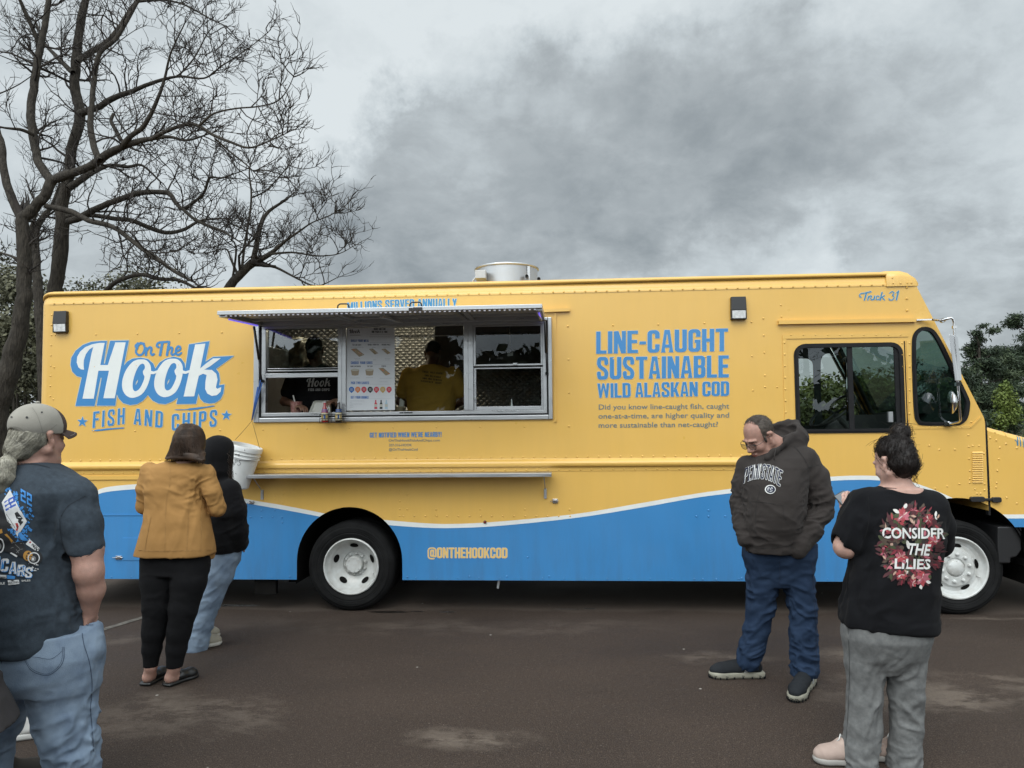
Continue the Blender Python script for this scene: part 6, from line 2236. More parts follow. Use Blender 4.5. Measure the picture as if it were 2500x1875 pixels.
def shoe(name,heel,toe,mats,parent,root,w=.046,hgt=.085,sole=.022,open_back=False,label=None,h=.005,lugs=False):
 heel,toe=np.array(heel,float),np.array(toe,float)
 heel[2]=toe[2]=0
 d=toe-heel;L=np.linalg.norm(d);d/=L
 s=Sdf()
 z0=sole
 if not open_back:
  s.cone(heel+d*.05+vv(0,0,z0+.035),heel+d*.09+vv(0,0,z0+hgt-.02),w*.82,w*.78,.02)
 s.chain([heel+d*.045+vv(0,0,z0+.022),heel+d*L*.45+vv(0,0,z0+.028),heel+d*L*.78+vv(0,0,z0+.020),toe-d*.035+vv(0,0,z0+.014)],[w*(.75 if not open_back else.3),w*.85,w*.95,w*.72],.02,(1,1,.8))
 if not open_back:
  s.cone(heel+d*.10+vv(0,0,z0+hgt-.03),heel+d*L*.62+vv(0,0,z0+.035),w*.62,w*.70,.03)
 s.boxcut(np.minimum(heel,toe)-.2,np.maximum(heel,toe)+vv(.2,.2,0)+vv(0,0,z0*.6))
 o=garment(name,s,mats[0],parent,root,h,general=.001,label=label)
 mb=MB()
 nrm_=vv(-d[1],d[0],0)
 prof_=[(0.0,.62),(.06,.9),(.25,.9),(.5,.86),(.72,1.08),(.88,.95),(.97,.55),(1.0,.2)]
 left=[heel+d*(L*t)+nrm_*w*ww for t,ww in prof_]
 right=[heel+d*(L*t)-nrm_*w*ww for t,ww in prof_]
 loop=[tuple(p)for p in smooth2([tuple(p)for p in left+right[::-1]],3,True)]
 n_=len(loop)
 R0=np.array(root,float)
 ctr=np.mean(np.array(loop),0)
 vs=[]
 for zz,g in((0.004,.97),(sole*.5,1.03),(sole,1.04),(sole+.008,.98)):
  vs+=[ctr+(np.array(p)-ctr)*g+vv(0,0,zz)-R0 for p in loop]
 fs=[(i*n_+j,i*n_+(j+1)%n_,(i+1)*n_+(j+1)%n_,(i+1)*n_+j)for i in range(3)for j in range(n_)]+[tuple(range(n_))[::-1],tuple(range(3*n_,4*n_))]
 mb.raw(vs,fs,0,True)
 so=mb.build('sole',mats[1],o,world=False)
 if lugs:
  mb=MB()
  for i in range(0,n_,2):
   a=ctr+(np.array(loop[i])-ctr)*1.035-R0
   b=np.array(loop[(i+1)%n_])-np.array(loop[i-1]);b/=np.linalg.norm(b)
   mb.bar(Vector(a-b*.004+vv(0,0,.009)),Vector(a+b*.004+vv(0,0,.009)),.006,.014)
   if i%4==0:
    mb.bar(Vector(a-b*.010+vv(0,0,.021)),Vector(a+b*.008+vv(0,0,.023)),.004,.003)
  mb.build('tread',M_BLK,so,world=False)
 return o
SKIN=skin_mat('skin',(.40,.235,.185))
SKIN_R=skin_mat('ruddy_skin',(.36,.205,.16))
SKIN_P=skin_mat('pale_skin',(.47,.29,.235))
SKIN_D=skin_mat('brown_skin',(.16,.085,.055))
EYE=mat('eye',(.05,.04,.035),.2)
M_DENIM_L=cloth('light_denim',(.235,.30,.38),var=.35,col2=(.14,.19,.265),vscale=9,bump=.0016,bscale=300)
M_DENIM_D=cloth('dark_denim',(.026,.045,.085),var=.3,col2=(.013,.025,.052),vscale=7,bump=.0016,bscale=300)
M_STITCH=mat('stitching',(.05,.07,.10),.8)
M_WHT=mat('shirt_print_white',(.62,.62,.60),.7,var=.12,vscale=30)
def stripe(paths,w,grid=6):
 P_=[]
 for p in paths:
  pts=smooth2(p,4)if len(p)>2 else[tuple(np.array(p[0])*(1-t)+np.array(p[1])*t)for t in np.linspace(0,1,9)]
  P_+=stroke(pts,w,False)
 return cdt(P_)
# woman in the tan jacket
def tan_woman():
 cT=crop(320,1020,300,1310)
 Y=-1.80
 g=G(390,1663)
 R0=vv(g.x,Y,0)
 t=lambda x,y,dy=0:J(cT,x,y,Y+dy)
 q=lambda x,y,dy=0:J(c6,x,y,Y+dy)
 s=Sdf()
 head(s,t(622,268,.03),(.25,.95,-.25),.97)
 s.cone(t(610,330),t(560,470),.052,.06,.02)
 s.loft(rows(cT,[(480,400,700,.07,0),(700,250,680,.09,0),(1000,260,700,.08,0),(1400,260,720,.10,0)],Y),.03)
 s.chain([t(230,560),t(120,940,.02),t(240,900,.28)],[.035,.026,.024]);s.chain([t(800,600),t(920,965,.03),t(760,940,.28)],[.035,.026,.024])
 hand(s,t(250,890,.30),(.6,.7,.1),(0,0,1));hand(s,t(750,920,.30),(-.6,.7,.1),(0,0,1),thumb=-1)
 lh,rh=q(352/.5517/1,1300),None
 G_=lambda x,y:(lambda v:vv(v.x,v.y,0))(G(*c6(x,y)))
 hl,tl,hr,tr_=G_(640,1297),G_(735,1245),G_(733,1299),G_(872,1250)
 la,ra=q(668,1212,(hl[1]+.03-Y)),q(770,1214,(hr[1]+.03-Y))
 for hp,kn,an,he,to in((t(310,1500),q(690,960),la,hl,tl),(t(640,1500),q(800,960),ra,hr,tr_)):
  d=(to-he)/np.linalg.norm(to-he)
  s.chain([hp,kn,an,he+d*.035+vv(0,0,.055)],[.075,.05,.033,.031],.02)
  s.cone(he+d*.03+vv(0,0,.045),he+d*.20+vv(0,0,.032),.032,.026,.02)
  s.cone(an,he+d*.055+vv(0,0,.06),.034,.034,.02)
 p=person('woman in a tan jacket and black trousers standing with her back to the camera',R0,s,SKIN)
 M=cloth('black_crepe',(.008,.008,.009),var=.1,sheen=.05)
 s=Sdf()
 s.loft(rows(cT,[(1660,140,815,.13,0),(1560,143,820,.135,0),(1350,170,790,.12,0)],Y),.03)
 for pts in(((700,735,80),(700,830,76),(692,950,60),(680,1060,50),(672,1130,42),(666,1212,31)),((845,735,84),(838,830,78),(812,950,62),(790,1060,52),(780,1130,45),(771,1214,35))):
  yo=(la if pts[0][0]==700 else ra)[1]-Y
  ps=[q(x,y,yo*max(0,(y-735)/480)-.02*math.sin((y-735)/480*PI))for x,y,r in pts]
  s.chain(ps,[r*.00143 for _,_,r in pts],.02)
 for a in(la,ra):
  s.boxcut(a+vv(-.1,-.15,-.2),a+vv(.1,.15,.0))
 k1,k2_=q(692,960),q(805,960)
 garment('trousers',s,M,p,R0,.008,[(k1,.2,(1,0,.6),20,.005),(k2_,.2,(1,0,-.6),20,.005),(q(680,1150),.10,(1,0,.3),24,.004),(q(785,1150),.10,(1,0,.3),24,.004),(q(770,800),.2,(1,0,.1),18,.007)],3)
 M=cloth('tan_jacket',(.33,.178,.060),.75,var=.07,bump=.0006,sheen=.1)
 s=Sdf()
 s.loft(rows(cT,[(455,400,620,.055,.0),(480,310,700,.075,.0),(520,200,800,.095,0),(570,165,835,.105,.0),(640,150,800,.115,0),(760,158,752,.125,0),(860,178,765,.122,0),(960,185,785,.125,0),(1100,160,815,.14,0),(1250,122,845,.155,0),(1400,82,868,.165,0),(1455,68,868,.168,0)],Y),.02,2.5)
 s.chain([t(195,560),t(148,760,.0),t(128,945,.03)],[.057,.051,.046],.025);s.chain([t(128,945,.03),t(250,930,.26)],[.046,.040],.02)
 s.chain([t(800,590),t(865,790,0),t(928,968,.03)],[.060,.054,.049],.025);s.chain([t(928,968,.03),t(770,985,.26)],[.049,.041],.02)
 s.loft(rows(cT,[(1502,760,872,.06,.06),(1440,720,868,.08,.05)],Y),.02)
 fl=[(t(700,720),.13,(1,0,.35),34,.011),(t(640,800),.16,(1,0,-.25),26,.008),(t(200,770),.12,(1,0,-.2),30,.008),(t(470,860),.22,(1,0,0),13,.006),(t(250,1000),.14,(.4,0,-1),22,.006),(t(650,1100),.25,(.3,0,1),14,.006),(t(930,960),.10,(1,0,.5),30,.006),(t(480,1350),.3,(.05,0,1),11,.006),(t(830,560),.08,(.5,0,1),30,.006)]
 j=garment('jacket',s,M,p,R0,.007,fl,5)
 Ms=mat('jacket_seam',(.29,.155,.045),.8)
 tr=bvh_of([j])
 it_=[]
 for pth in([(418,470),(415,700),(375,900),(360,1440)],[(745,600),(735,760),(752,1000),(742,1420)],[(215,1050),(185,1200),(145,1430)],[(610,1000),(605,1200),(590,1440)],[(80,1412),(300,1422),(560,1415),(860,1410)],[(818,1268),(850,1210)]):
  V,F=stripe([[cT(*a)for a in pth]],1.1)
  it_.append((V,F,0))
 decal('seams',it_,tr,j,R0,[Ms],.0015)
 Mh=mat('brown_hair',(.034,.019,.011),.55,var=.5,vscale=26,stretch=(1,1,.12),spec=.3,bump=.002,bscale=70)
 s=Sdf()
 s.loft(rows(cT,[(62,560,640,.04,.03),(80,530,700,.07,.02),(120,505,738,.095,.01),(190,475,768,.108,.0),(260,455,776,.108,-.01),(330,428,775,.090,-.02),(380,395,773,.065,-.055),(420,362,772,.038,-.085),(445,348,770,.020,-.10)],Y),.02,2.2)
 s.loft(rows(cT,[(474,748,778,.015,-.10),(440,620,777,.030,-.09),(380,560,775,.06,-.055)],Y),.02,2.2)
 hobj=garment('hair',s,Mh,p,R0,.006,(),2,it=2,general=.003,gfreq=30)
 tr=bvh_of([hobj,j])
 R=random.Random(3)
 ps=[]
 for i in range(520):
  u=R.random()
  x0,y0=600+R.gauss(0,22),66+R.random()*30
  xe=352+424*u;ye=(447 if u<.55 else 447+(u-.55)*60)+R.uniform(-6,24)
  pth=[]
  for k in range(9):
   tt=k/8
   xx=x0+(xe-x0)*(tt**(.75 if xe<x0 else.5))*1.0
   yy=y0+(ye-y0)*tt
   hit=tr.ray_cast(CAM,ray(*cT(xx,yy)).normalized())
   if hit[0]is not None:
    v=hit[0]+hit[1]*(.001 if hit[1].dot(CAM-hit[0])>0 else-.001)
    pth.append((v.x,v.y,v.z))
  if len(pth)>5:
   ps.append(pth)
 strands('hair_strands',ps,Mh,p,R0,.0016)
 Mm=mat('black_leather',(.010,.010,.010),.35)
 for he,to in((hl,tl),(hr,tr_)):
  shoe('shoe',he,to,(Mm,Mm),p,R0,.045,.06,.014,open_back=True)
 return p
tan_woman()
# hooded figure by the shelf
def hooded():
 cT=crop(320,1020,300,1310)
 Y=-1.06
 g1,g2=G(*c6(832,1140)),G(*c6(978,1108))
 R0=vv((g1.x+g2.x)/2-.05,Y,0)
 t=lambda x,y,dy=0:J(cT,x,y,Y+dy)
 q=lambda x,y,dy=0:J(c6,x,y,Y+dy)
 s=Sdf()
 head(s,t(915,420,.02),(.85,.5,-.1))
 s.cone(t(900,540),t(900,680),.055,.065)
 s.loft(rows(cT,[(680,840,1030,.09,0),(1000,850,1100,.10,0),(1400,880,1110,.10,0)],Y),.03)
 s.chain([t(1040,760,-.08),t(1130,1080,-.08),t(1150,1330,.02)],[.05,.042,.032]);s.chain([t(860,760,.1),t(830,1080,.16),t(980,1250,.2)],[.05,.042,.032])
 hand(s,t(1150,1330,.02),(-.5,.4,-.6),(0,1,0));hand(s,t(980,1250,.2),(.6,.4,.2),(0,0,1))
 h1,t1=vv(g1.x,g1.y,0),vv(g2.x,g2.y,0)
 g3=G(*c6(800,1120));h2=vv(g3.x,g3.y+.1,0);t2=h2+(t1-h1)
 an1,an2=q(866,1095,h1[1]-Y+.03),q(840,1090,h2[1]-Y+.03)
 s.chain([q(985,720),q(915,920),an1],[.075,.055,.035]);s.chain([q(930,720,.12),q(870,920,.12),an2],[.075,.055,.035])
 s.cone(an1,h1+vv(.06,.025,.05),.03,.025);s.cone(an2,h2+vv(.06,.025,.05),.03,.025)
 p=person('person in a black hoodie with the hood up and light jeans beside the hanging bucket',R0,s,SKIN)
 s=Sdf()
 s.loft(rows(c6,[(700,905,1062,.13,.04),(745,900,1056,.135,.04),(800,880,1022,.12,.03)],Y),.04)
 A_=[(985,720,75),(970,800,68),(920,930,54),(890,1020,54),(874,1085,54),(866,1122,55)]
 s.chain([q(x,y,(h1[1]+.03-Y)*max(0,(y-720)/400))for x,y,r in A_],[r*.00168*.93 for _,_,r in A_],.02)
 s.chain([q(935,720,.12),q(880,930,.14),q(848,1118,.16)],[.105,.085,.075],.02)
 garment('jeans',s,M_DENIM_L,p,R0,.008,[(q(930,920),.22,(1,0,.5),24,.010),(q(880,1070),.16,(1,0,.2),30,.012),(q(990,760),.14,(.8,0,.6),20,.008)],11)
 M=cloth('black_fleece',(.0045,.0045,.0055),.9,var=.2,sheen=.25)
 s=Sdf()
 s.loft(rows(cT,[(610,850,1000,.08,0),(690,800,1095,.13,0),(780,780,1125,.15,0),(950,790,1140,.155,0),(1150,810,1150,.155,0),(1340,850,1160,.15,0),(1425,880,1150,.14,.02)],Y),.03)
 s.chain([t(1050,770,-.06),t(1120,1000,-.07),t(1140,1190,-.05),t(1165,1335,.0)],[.085,.078,.070,.06],.03)
 s.chain([t(840,770,.08),t(820,1080,.14),t(980,1250,.2)],[.085,.075,.055],.03)
 s.ell(t(908,400,.0),(.128,.135,.148),.03);s.ell(t(880,560,-.02),(.13,.12,.09),.05);s.ell(t(950,300,.03),(.095,.1,.075),.04)
 s.ell(t(1050,470,.16),(.07,.12,.12),.02,None,True)
 j=garment('hoodie',s,M,p,R0,.008,[(t(900,560),.12,(1,0,-.4),30,.009),(t(1110,1100),.2,(1,0,.3),26,.010),(t(950,1300),.2,(1,0,.2),18,.008),(t(950,850),.2,(.5,0,1),14,.006)],7)
 Mh=mat('dark_curls',(.020,.011,.007),.45,spec=.5)
 R=random.Random(8)
 ps=[]
 for i in range(240):
  a=t(1040+R.gauss(0,12),330+R.random()*260,R.uniform(-.05,.12))
  L=R.uniform(.05,.14);ph=R.uniform(0,6);fr=R.uniform(30,55)
  ps.append([(a[0]+.012*math.cos(ph+fr*u*L)+u*.012,a[1]+.012*math.sin(ph+fr*u*L),a[2]-u*L)for u in np.linspace(0,1,14)])
 strands('hair',ps,Mh,p,R0,.0022,k=14)
 Mb=cloth('beige_canvas',(.30,.275,.22),.8)
 Ml=mat('pale_rubber',(.42,.40,.35),.6)
 shoe('shoe',h1,t1,(Mb,Ml),p,R0,.05,.07,.022);shoe('shoe',h2,t2,(Mb,Ml),p,R0,.05,.07,.022)
hooded()
# man looking down in the dark hoodie
def hoodie_man():
 c=crop(1760,1000,300,1382)
 Y=-1.66
 g=G(1900,1672)
 R0=vv(g.x,Y,0)
 t=lambda x,y,dy=0:J(c,x,y,Y+dy)
 q=lambda x,y,dy=0:J(c8,x,y,Y+dy)
 Gp=lambda x,y:(lambda v:vv(v.x,v.y,0))(G(*c8(x,y)))
 t1,h1=Gp(62,1249),Gp(300,1246)
 t2,h2=Gp(455,1352),Gp(525,1290)
 t2=t2+vv(-.03,-.04,0);h2=h2+vv(0,.06,0)
 s=Sdf()
 fwd=vv(-.74,-.44,-.51)
 hc=t(430,300,.0)
 upv=vv(-.45,-.30,.84)
 T=head(s,hc,fwd,1.09,upv)
 s.chain([t(500,330,.02),t(640,420,.04)],[.062,.070],.03)
 s.chain([t(430,800,.02),t(600,800,.02)],[.075,.075]);s.loft(rows(c,[(470,480,780,.09,.02),(800,350,800,.11,0),(1500,330,760,.10,0)],Y),.04)
 hl_,hr_=t(330,1420,-.06),t(820,1500,-.06)
 s.chain([t(300,660,.06),t(240,1080,.04),hl_],[.05,.045,.032]);s.chain([t(960,600,-.02),t(1120,1120,-.04),hr_],[.05,.045,.032])
 hand(s,hl_,(.2,.3,-.9),(0,1,0));hand(s,hr_,(-.25,.3,-.9),(0,1,0),thumb=-1)
 d1,d2=(t1-h1)/np.linalg.norm(t1-h1),(t2-h2)/np.linalg.norm(t2-h2)
 a1,a2=h1+d1*.07+vv(0,0,.10),h2+d2*.07+vv(0,0,.10)
 s.chain([q(300,690),q(290,930,(a1[1]-Y)*.46),a1],[.075,.045,.035]);s.chain([q(462,690),q(482,940,(a2[1]-Y)*.44),a2],[.075,.045,.035])
 s.cone(a1,h1+d1*.2+vv(0,0,.05),.035,.03);s.cone(a2,h2+d2*.2+vv(0,0,.05),.035,.03)
 ez=[T(x*.031,.086,-.006)for x in(-1,1)]
 def mi(Cc_):
  m=np.zeros(len(Cc_),int)
  for e_ in ez:
   m[np.linalg.norm(Cc_-e_,axis=1)<.011]=1
  lp=T(0,.094,-.0755)
  m[np.linalg.norm((Cc_-lp)@basis(fwd,upv)/vv(.024,.016,.011),axis=1)<1]=2
  return m
 p=person('older man in a dark grey hoodie and jeans looking down, hands in his pockets',R0,s,[SKIN_R,EYE,mat('lips',(.30,.11,.085),.5)],.005,1,mi)
 s=Sdf()
 s.loft(rows(c8,[(640,212,545,.15,0),(700,208,545,.155,0),(770,240,525,.12,0),(830,300,470,.09,0)],Y),.06)
 k=.00143
 L1=[(300,690,82),(298,820,76),(292,930,66),(272,1030,62),(248,1120,58),(232,1175,56),(240,1205,50)]
 s.chain([q(x,y,(a1[1]-Y)*max(0,(y-690)/520))for x,y,r in L1],[r*k*.90 for _,_,r in L1],.02)
 L2=[(460,690,82),(466,820,76),(482,940,66),(486,1050,64),(487,1150,62),(488,1215,62),(486,1246,54)]
 s.chain([q(x,y,(a2[1]-Y)*max(0,(y-690)/560))for x,y,r in L2],[r*k*.88 for _,_,r in L2],.02)
 s.boxcut(a1+vv(-.25,-.2,-.3),a1+vv(.25,.2,-.045));s.boxcut(a2+vv(-.25,-.2,-.3),a2+vv(.25,.2,-.04))
 jn=garment('jeans',s,M_DENIM_D,p,R0,.007,[(q(300,900),.25,(1,0,.6),22,.011),(q(480,930,-.05),.22,(1,0,-.5),24,.011),(q(245,1150),.16,(1,0,.5),30,.016),(q(485,1180,-.1),.17,(1,0,-.4),28,.018),(q(380,760),.2,(1,0,.2),18,.011),(q(480,1050,-.1),.15,(1,0,.7),24,.009)],21)
 tr=bvh_of([jn])
 V,F=stripe([[c8(525,690),c8(532,900),c8(545,1050),c8(540,1230)]],1.0)
 V2,F2=stripe([[c8(375,720),c8(378,780),c8(372,830)]],1.2)
 decal('seams',[(V,F,0),(V2,F2,0)],tr,jn,R0,[mat('dark_stitching',(.008,.016,.04),.8)],.0015)
 M=cloth('charcoal_fleece',(.034,.029,.027),.92,var=.14,bump=.0012,sheen=.25)
 s=Sdf()
 s.loft(rows(c,[(415,540,880,.09,.05),(470,420,960,.12,.04),(540,330,1010,.145,.02),(640,270,1010,.165,.0),(800,240,955,.185,-.02),(980,238,930,.205,-.03),(1150,238,915,.21,-.04),(1320,245,890,.20,-.04),(1440,262,862,.185,-.03),(1500,262,840,.18,-.03),(1585,275,815,.178,-.03)],Y),.03,2.3)
 s.chain([t(930,560,.0),t(1060,760,-.02),t(1120,980,-.03),t(1130,1130,-.03)],[.088,.082,.076,.071],.035)
 s.chain([t(1130,1130,-.03),t(1010,1360,-.10),t(900,1530,-.15)],[.071,.064,.058],.03);s.cone(t(900,1530,-.15),t(870,1590,-.155),.054,.052,.01)
 s.chain([t(300,640,.06),t(245,850,.05),t(225,1060,.04),t(235,1280,-.03),t(270,1460,-.10)],[.075,.068,.060,.052,.046],.03)
 s.chain([t(520,545,-.11),t(600,470,-.09),t(700,375,-.06),t(800,290,-.01),t(858,215,.05),t(838,150,.11),t(760,145,.15),t(660,172,.15),t(570,205,.13)],[.020,.024,.026,.026,.024,.022,.022,.022,.024],.012)
 s.ell(t(800,330,.09),(.105,.10,.095),.03);s.cone(t(860,330,.05),t(700,440,.0),.06,.06,.03);s.cone(t(560,300,.14),t(480,500,.10),.05,.05,.03)
 s.ell(t(700,225,.05),(.085,.085,.055),.012,None,True);s.ell(t(540,310,-.02),(.095,.10,.10),.012,None,True)
 F_=[(t(1020,1250,-.08),.15,(1,0,.35),34,.017),(t(1100,1050,-.05),.14,(1,0,.15),28,.012),(t(900,880,-.05),.12,(.7,0,.6),24,.012),(t(240,1200),.14,(1,0,-.2),34,.012),(t(230,950),.14,(1,0,-.3),26,.010),(t(500,1480,-.1),.2,(1,0,.1),22,.010),(t(600,1250,-.1),.2,(.8,0,-.5),14,.008),(t(1000,620),.14,(.6,0,1),16,.010),(t(450,950,-.1),.2,(.2,0,1),10,.005),(t(820,330,.1),.12,(1,0,-.5),26,.008)]
 j=garment('hoodie',s,M,p,R0,.0065,F_,31)
 tr=bvh_of([j])
 it_=[]
 for pth in([(405,840),(440,900),(395,1100),(395,1440)],[(255,1030),(470,1045),(700,1078)],[(700,1078),(705,1180),(760,1310)],[(262,1500),(480,1560),(800,1520)],[(905,730),(985,650),(1130,620)],[(800,1540),(890,1600)],[(820,410),(920,530),(985,650)]):
  V,F=stripe([[c(*a)for a in pth]],1.2);it_.append((V,F,0))
 decal('seams',it_,tr,j,R0,[mat('hoodie_seam',(.016,.014,.013),.9)],.0015)
 W_all=[]
 Vt,Ft,W=text_tris('PENN STATE',track=.09,space=.12,s=.15,t=.125)
 def arcmap(V,g=0.0):
  o=[]
  for u,v in V:
   f=u/W
   bl=np.array((262+(660-262)*f,832+(868-832)*f-4*95*f*(1-f)*.72));tl_=np.array((282+(694-282)*f,662+(694-662)*f-4*95*f*(1-f)*.62))
   o.append(c(*(bl*(1-v)+tl_*v)))
  return o
 Vp=arcmap(Vt)
 it_=[]
 for dx in(-.8,0,.8):
  for dy in(-.8,0,.8):
   if dx or dy:
    it_.append(([(x+dx,y+dy)for x,y in Vp],Ft,0))
 it_.append((Vp,Ft,1))
 decal('chest_lettering',it_,tr,j,R0,[M_WHT,mat('navy_print',(.010,.013,.035),.8)],.003)
 oc=[c(555+60*math.cos(a),898+50*math.sin(a))for a in np.linspace(0,2*PI,29)[:-1]]
 ic=[c(558+50*math.cos(a),899+41*math.sin(a))for a in np.linspace(0,2*PI,29)[:-1]]
 it_=[(*cdt([oc],grid=4),0),(*cdt([ic],grid=4),1)]
 lion=[[(508,880),(522,862),(540,868),(532,890),(520,915),(530,935),(515,925),(506,902)],[(560,858),(580,866),(592,884),(586,900),(574,890),(566,876)],[(545,885),(558,880),(570,896),(566,916),(552,912),(546,900)],[(540,925),(562,924),(580,915),(590,908),(584,928),(562,940),(544,938)],[(530,878),(540,872),(548,876),(536,886)]]
 for l_ in lion:
  it_.append((*cdt([[c(555+(a[0]-552)*.72,899+(a[1]-900)*.72)for a in l_]],grid=4),2))
 decal('chest_emblem',it_,tr,j,R0,[M_WHT,mat('navy_print',(.010,.013,.035),.8),mat('grey_print',(.35,.36,.38),.8)],.003)
 mb=MB()
 for pth in([(615,445,-.115),(604,500,-.15),(600,570,-.165)],[(405,560,-.17),(402,620,-.19),(400,660,-.20)]):
  mb.tube([Vector(t(*a)-R0)for a in pth],.0035,6)
 mb.build('drawstring',M,j,world=False)
 Mh=mat('short_grey_brown_hair',(.055,.042,.032),.6,var=.5,vscale=60,bump=.002,bscale=190)
 s=Sdf()
 B3=basis(fwd,upv)
 kk=1.09
 s.ell(T(0,-.014,.038),vv(.0785,.0985,.0865)*kk,.01,B3)
 s.ell(T(0,.085,.055),vv(.070,.085,.085)*kk,.02,B3,True)
 s.ell(T(0,.07,-.075),vv(.12,.10,.09)*kk,.015,B3,True)
 s.ell(T(0,-.03,-.10),vv(.11,.15,.062)*kk,.01,B3,True)
 for x in(-1,1):
  s.ell(T(.085*x,.002,-.008),vv(.022,.030,.030)*kk,.004,B3,True)
  s.cone(T(.072*x,.026,.012),T(.069*x,.026,-.020),.008,.006,.004)
 hr=garment('hair',s,Mh,p,R0,.005,(),4,it=1,general=.0015,gfreq=80)
 tr=bvh_of([p])
 Vh,Fh=WORLD[hr.name]
 R=random.Random(4)
 Nh=vnormals(Vh,Fh)
 ps=[]
 ctr=T(0,-.014,.03)
 back=B3@vv(0,-.8,-.35)
 for i in R.sample(range(len(Vh)),min(1500,len(Vh))):
  v,nn=Vh[i],Nh[i]
  if np.dot(v-ctr,nn)<.03:
   continue
  d=back-nn*np.dot(back,nn)+nn*.14+vv(R.gauss(0,.15),R.gauss(0,.15),R.gauss(0,.15))
  d/=np.linalg.norm(d)
  ps.append([tuple(v+d*u*.020)for u in(0,.5,1)])
 for i in range(220):
  x=R.uniform(-.055,.055);y=R.uniform(-.02,.055)
  a=T(x,y,0);a=ctr+(a-ctr)
  dirv_=B3@vv(x*1.2,y+.01,.095)
  dirv_/=np.linalg.norm(dirv_)
  hit=tr.ray_cast(Vector(ctr+dirv_*.3),Vector(-dirv_))
  if hit[0]is None:
   continue
  v=np.array(hit[0]);d=B3@vv(R.gauss(0,.3),-1,-.1)
  d=d-dirv_*np.dot(d,dirv_);d/=np.linalg.norm(d)
  ps.append([tuple(v+d*u*.03+dirv_*.0015)for u in(0,.5,1)])
 strands('hair_strands',ps,Mh,p,R0,.0007,k=3)
 ps=[]
 for x in(-1,1):
  for i in range(40):
   u=R.random()
   a=T((.012+.036*u)*x,.1025-.020*u*u,.022-.003*u+R.gauss(0,.002))
   ps.append([tuple(a+B3@vv(x*.010*w,.001,.002*w))for w in(0,.5,1)])
 strands('eyebrows',ps,Mh,p,R0,.0008,k=3)
 gl=MB()
 rim_=[]
 for x in(-1,1):
  cc=(.033*x,.112,-.008)
  loop=[Vector(T(cc[0]+.025*math.copysign(abs(math.cos(a))**.7,math.cos(a)),cc[1]-.006*abs(math.cos(a))*(1 if math.cos(a)*x>0 else.2),cc[2]+.0165*math.copysign(abs(math.sin(a))**.7,math.sin(a)))-R0)for a in np.linspace(0,2*PI,25)[:-1]]
  gl.tube(loop,.0016,6,closed=True)
  gl.tube([Vector(T(.058*x,.106,.000)-R0),Vector(T(.078*x,.085,.002)-R0),Vector(T(.087*x,.00,.004)-R0),Vector(T(.086*x,-.02,-.004)-R0)],.0017,6)
  rim_.append(loop)
 gl.tube([Vector(T(-.009,.114,-.003)-R0),Vector(T(0,.117,.000)-R0),Vector(T(.009,.114,-.003)-R0)],.0024,6)
 go=gl.build('glasses',mat('dark_spectacle_frame',(.018,.016,.015),.35),p,world=False)
 mb=MB()
 for loop in rim_:
  mb.raw(loop,[tuple(range(len(loop)))])
 mb.build('lens',glass_mat('spectacle_glass',(.80,.80,.80),.04),go,world=False)
 Mu,Ms=cloth('dark_knit_upper',(.018,.020,.023),.85,var=.3,bump=.002,bscale=200),mat('dirty_cream_rubber',(.26,.25,.20),.7,var=.25,vscale=20)
 s1=shoe('sneaker',h1,t1,(Mu,Ms),p,R0,.052,.09,.034,lugs=True)
 s2=shoe('sneaker',h2,t2,(Mu,Ms),p,R0,.052,.09,.034,lugs=True)
 for so,he,to,d in((s1,h1,t1,d1),(s2,h2,t2,d2)):
  mb=MB();n_=vv(-d[1],d[0],0)
  for i in range(5):
   a=he+d*(.13+.018*i)+vv(0,0,.122-.011*i)-R0
   mb.tube([Vector(a-n_*.03+vv(0,0,-.012)),Vector(a),Vector(a+n_*.03+vv(0,0,-.012))],.003,5)
  mb.build('laces',M_PLA,so,world=False)
  lg=MB()
  for sg in(-1,1):
   for i in range(3):
    b=he+d*(.115+.006*i)+n_*sg*.0525+vv(0,0,.072-.010*i)-R0
    lg.tube([Vector(b-d*.012),Vector(b+d*.012+n_*sg*.002-vv(0,0,.004))],.0028,5)
  lg.build('side_mark',mat('grey_print',(.30,.31,.32),.6),so,world=False)
hoodie_man()
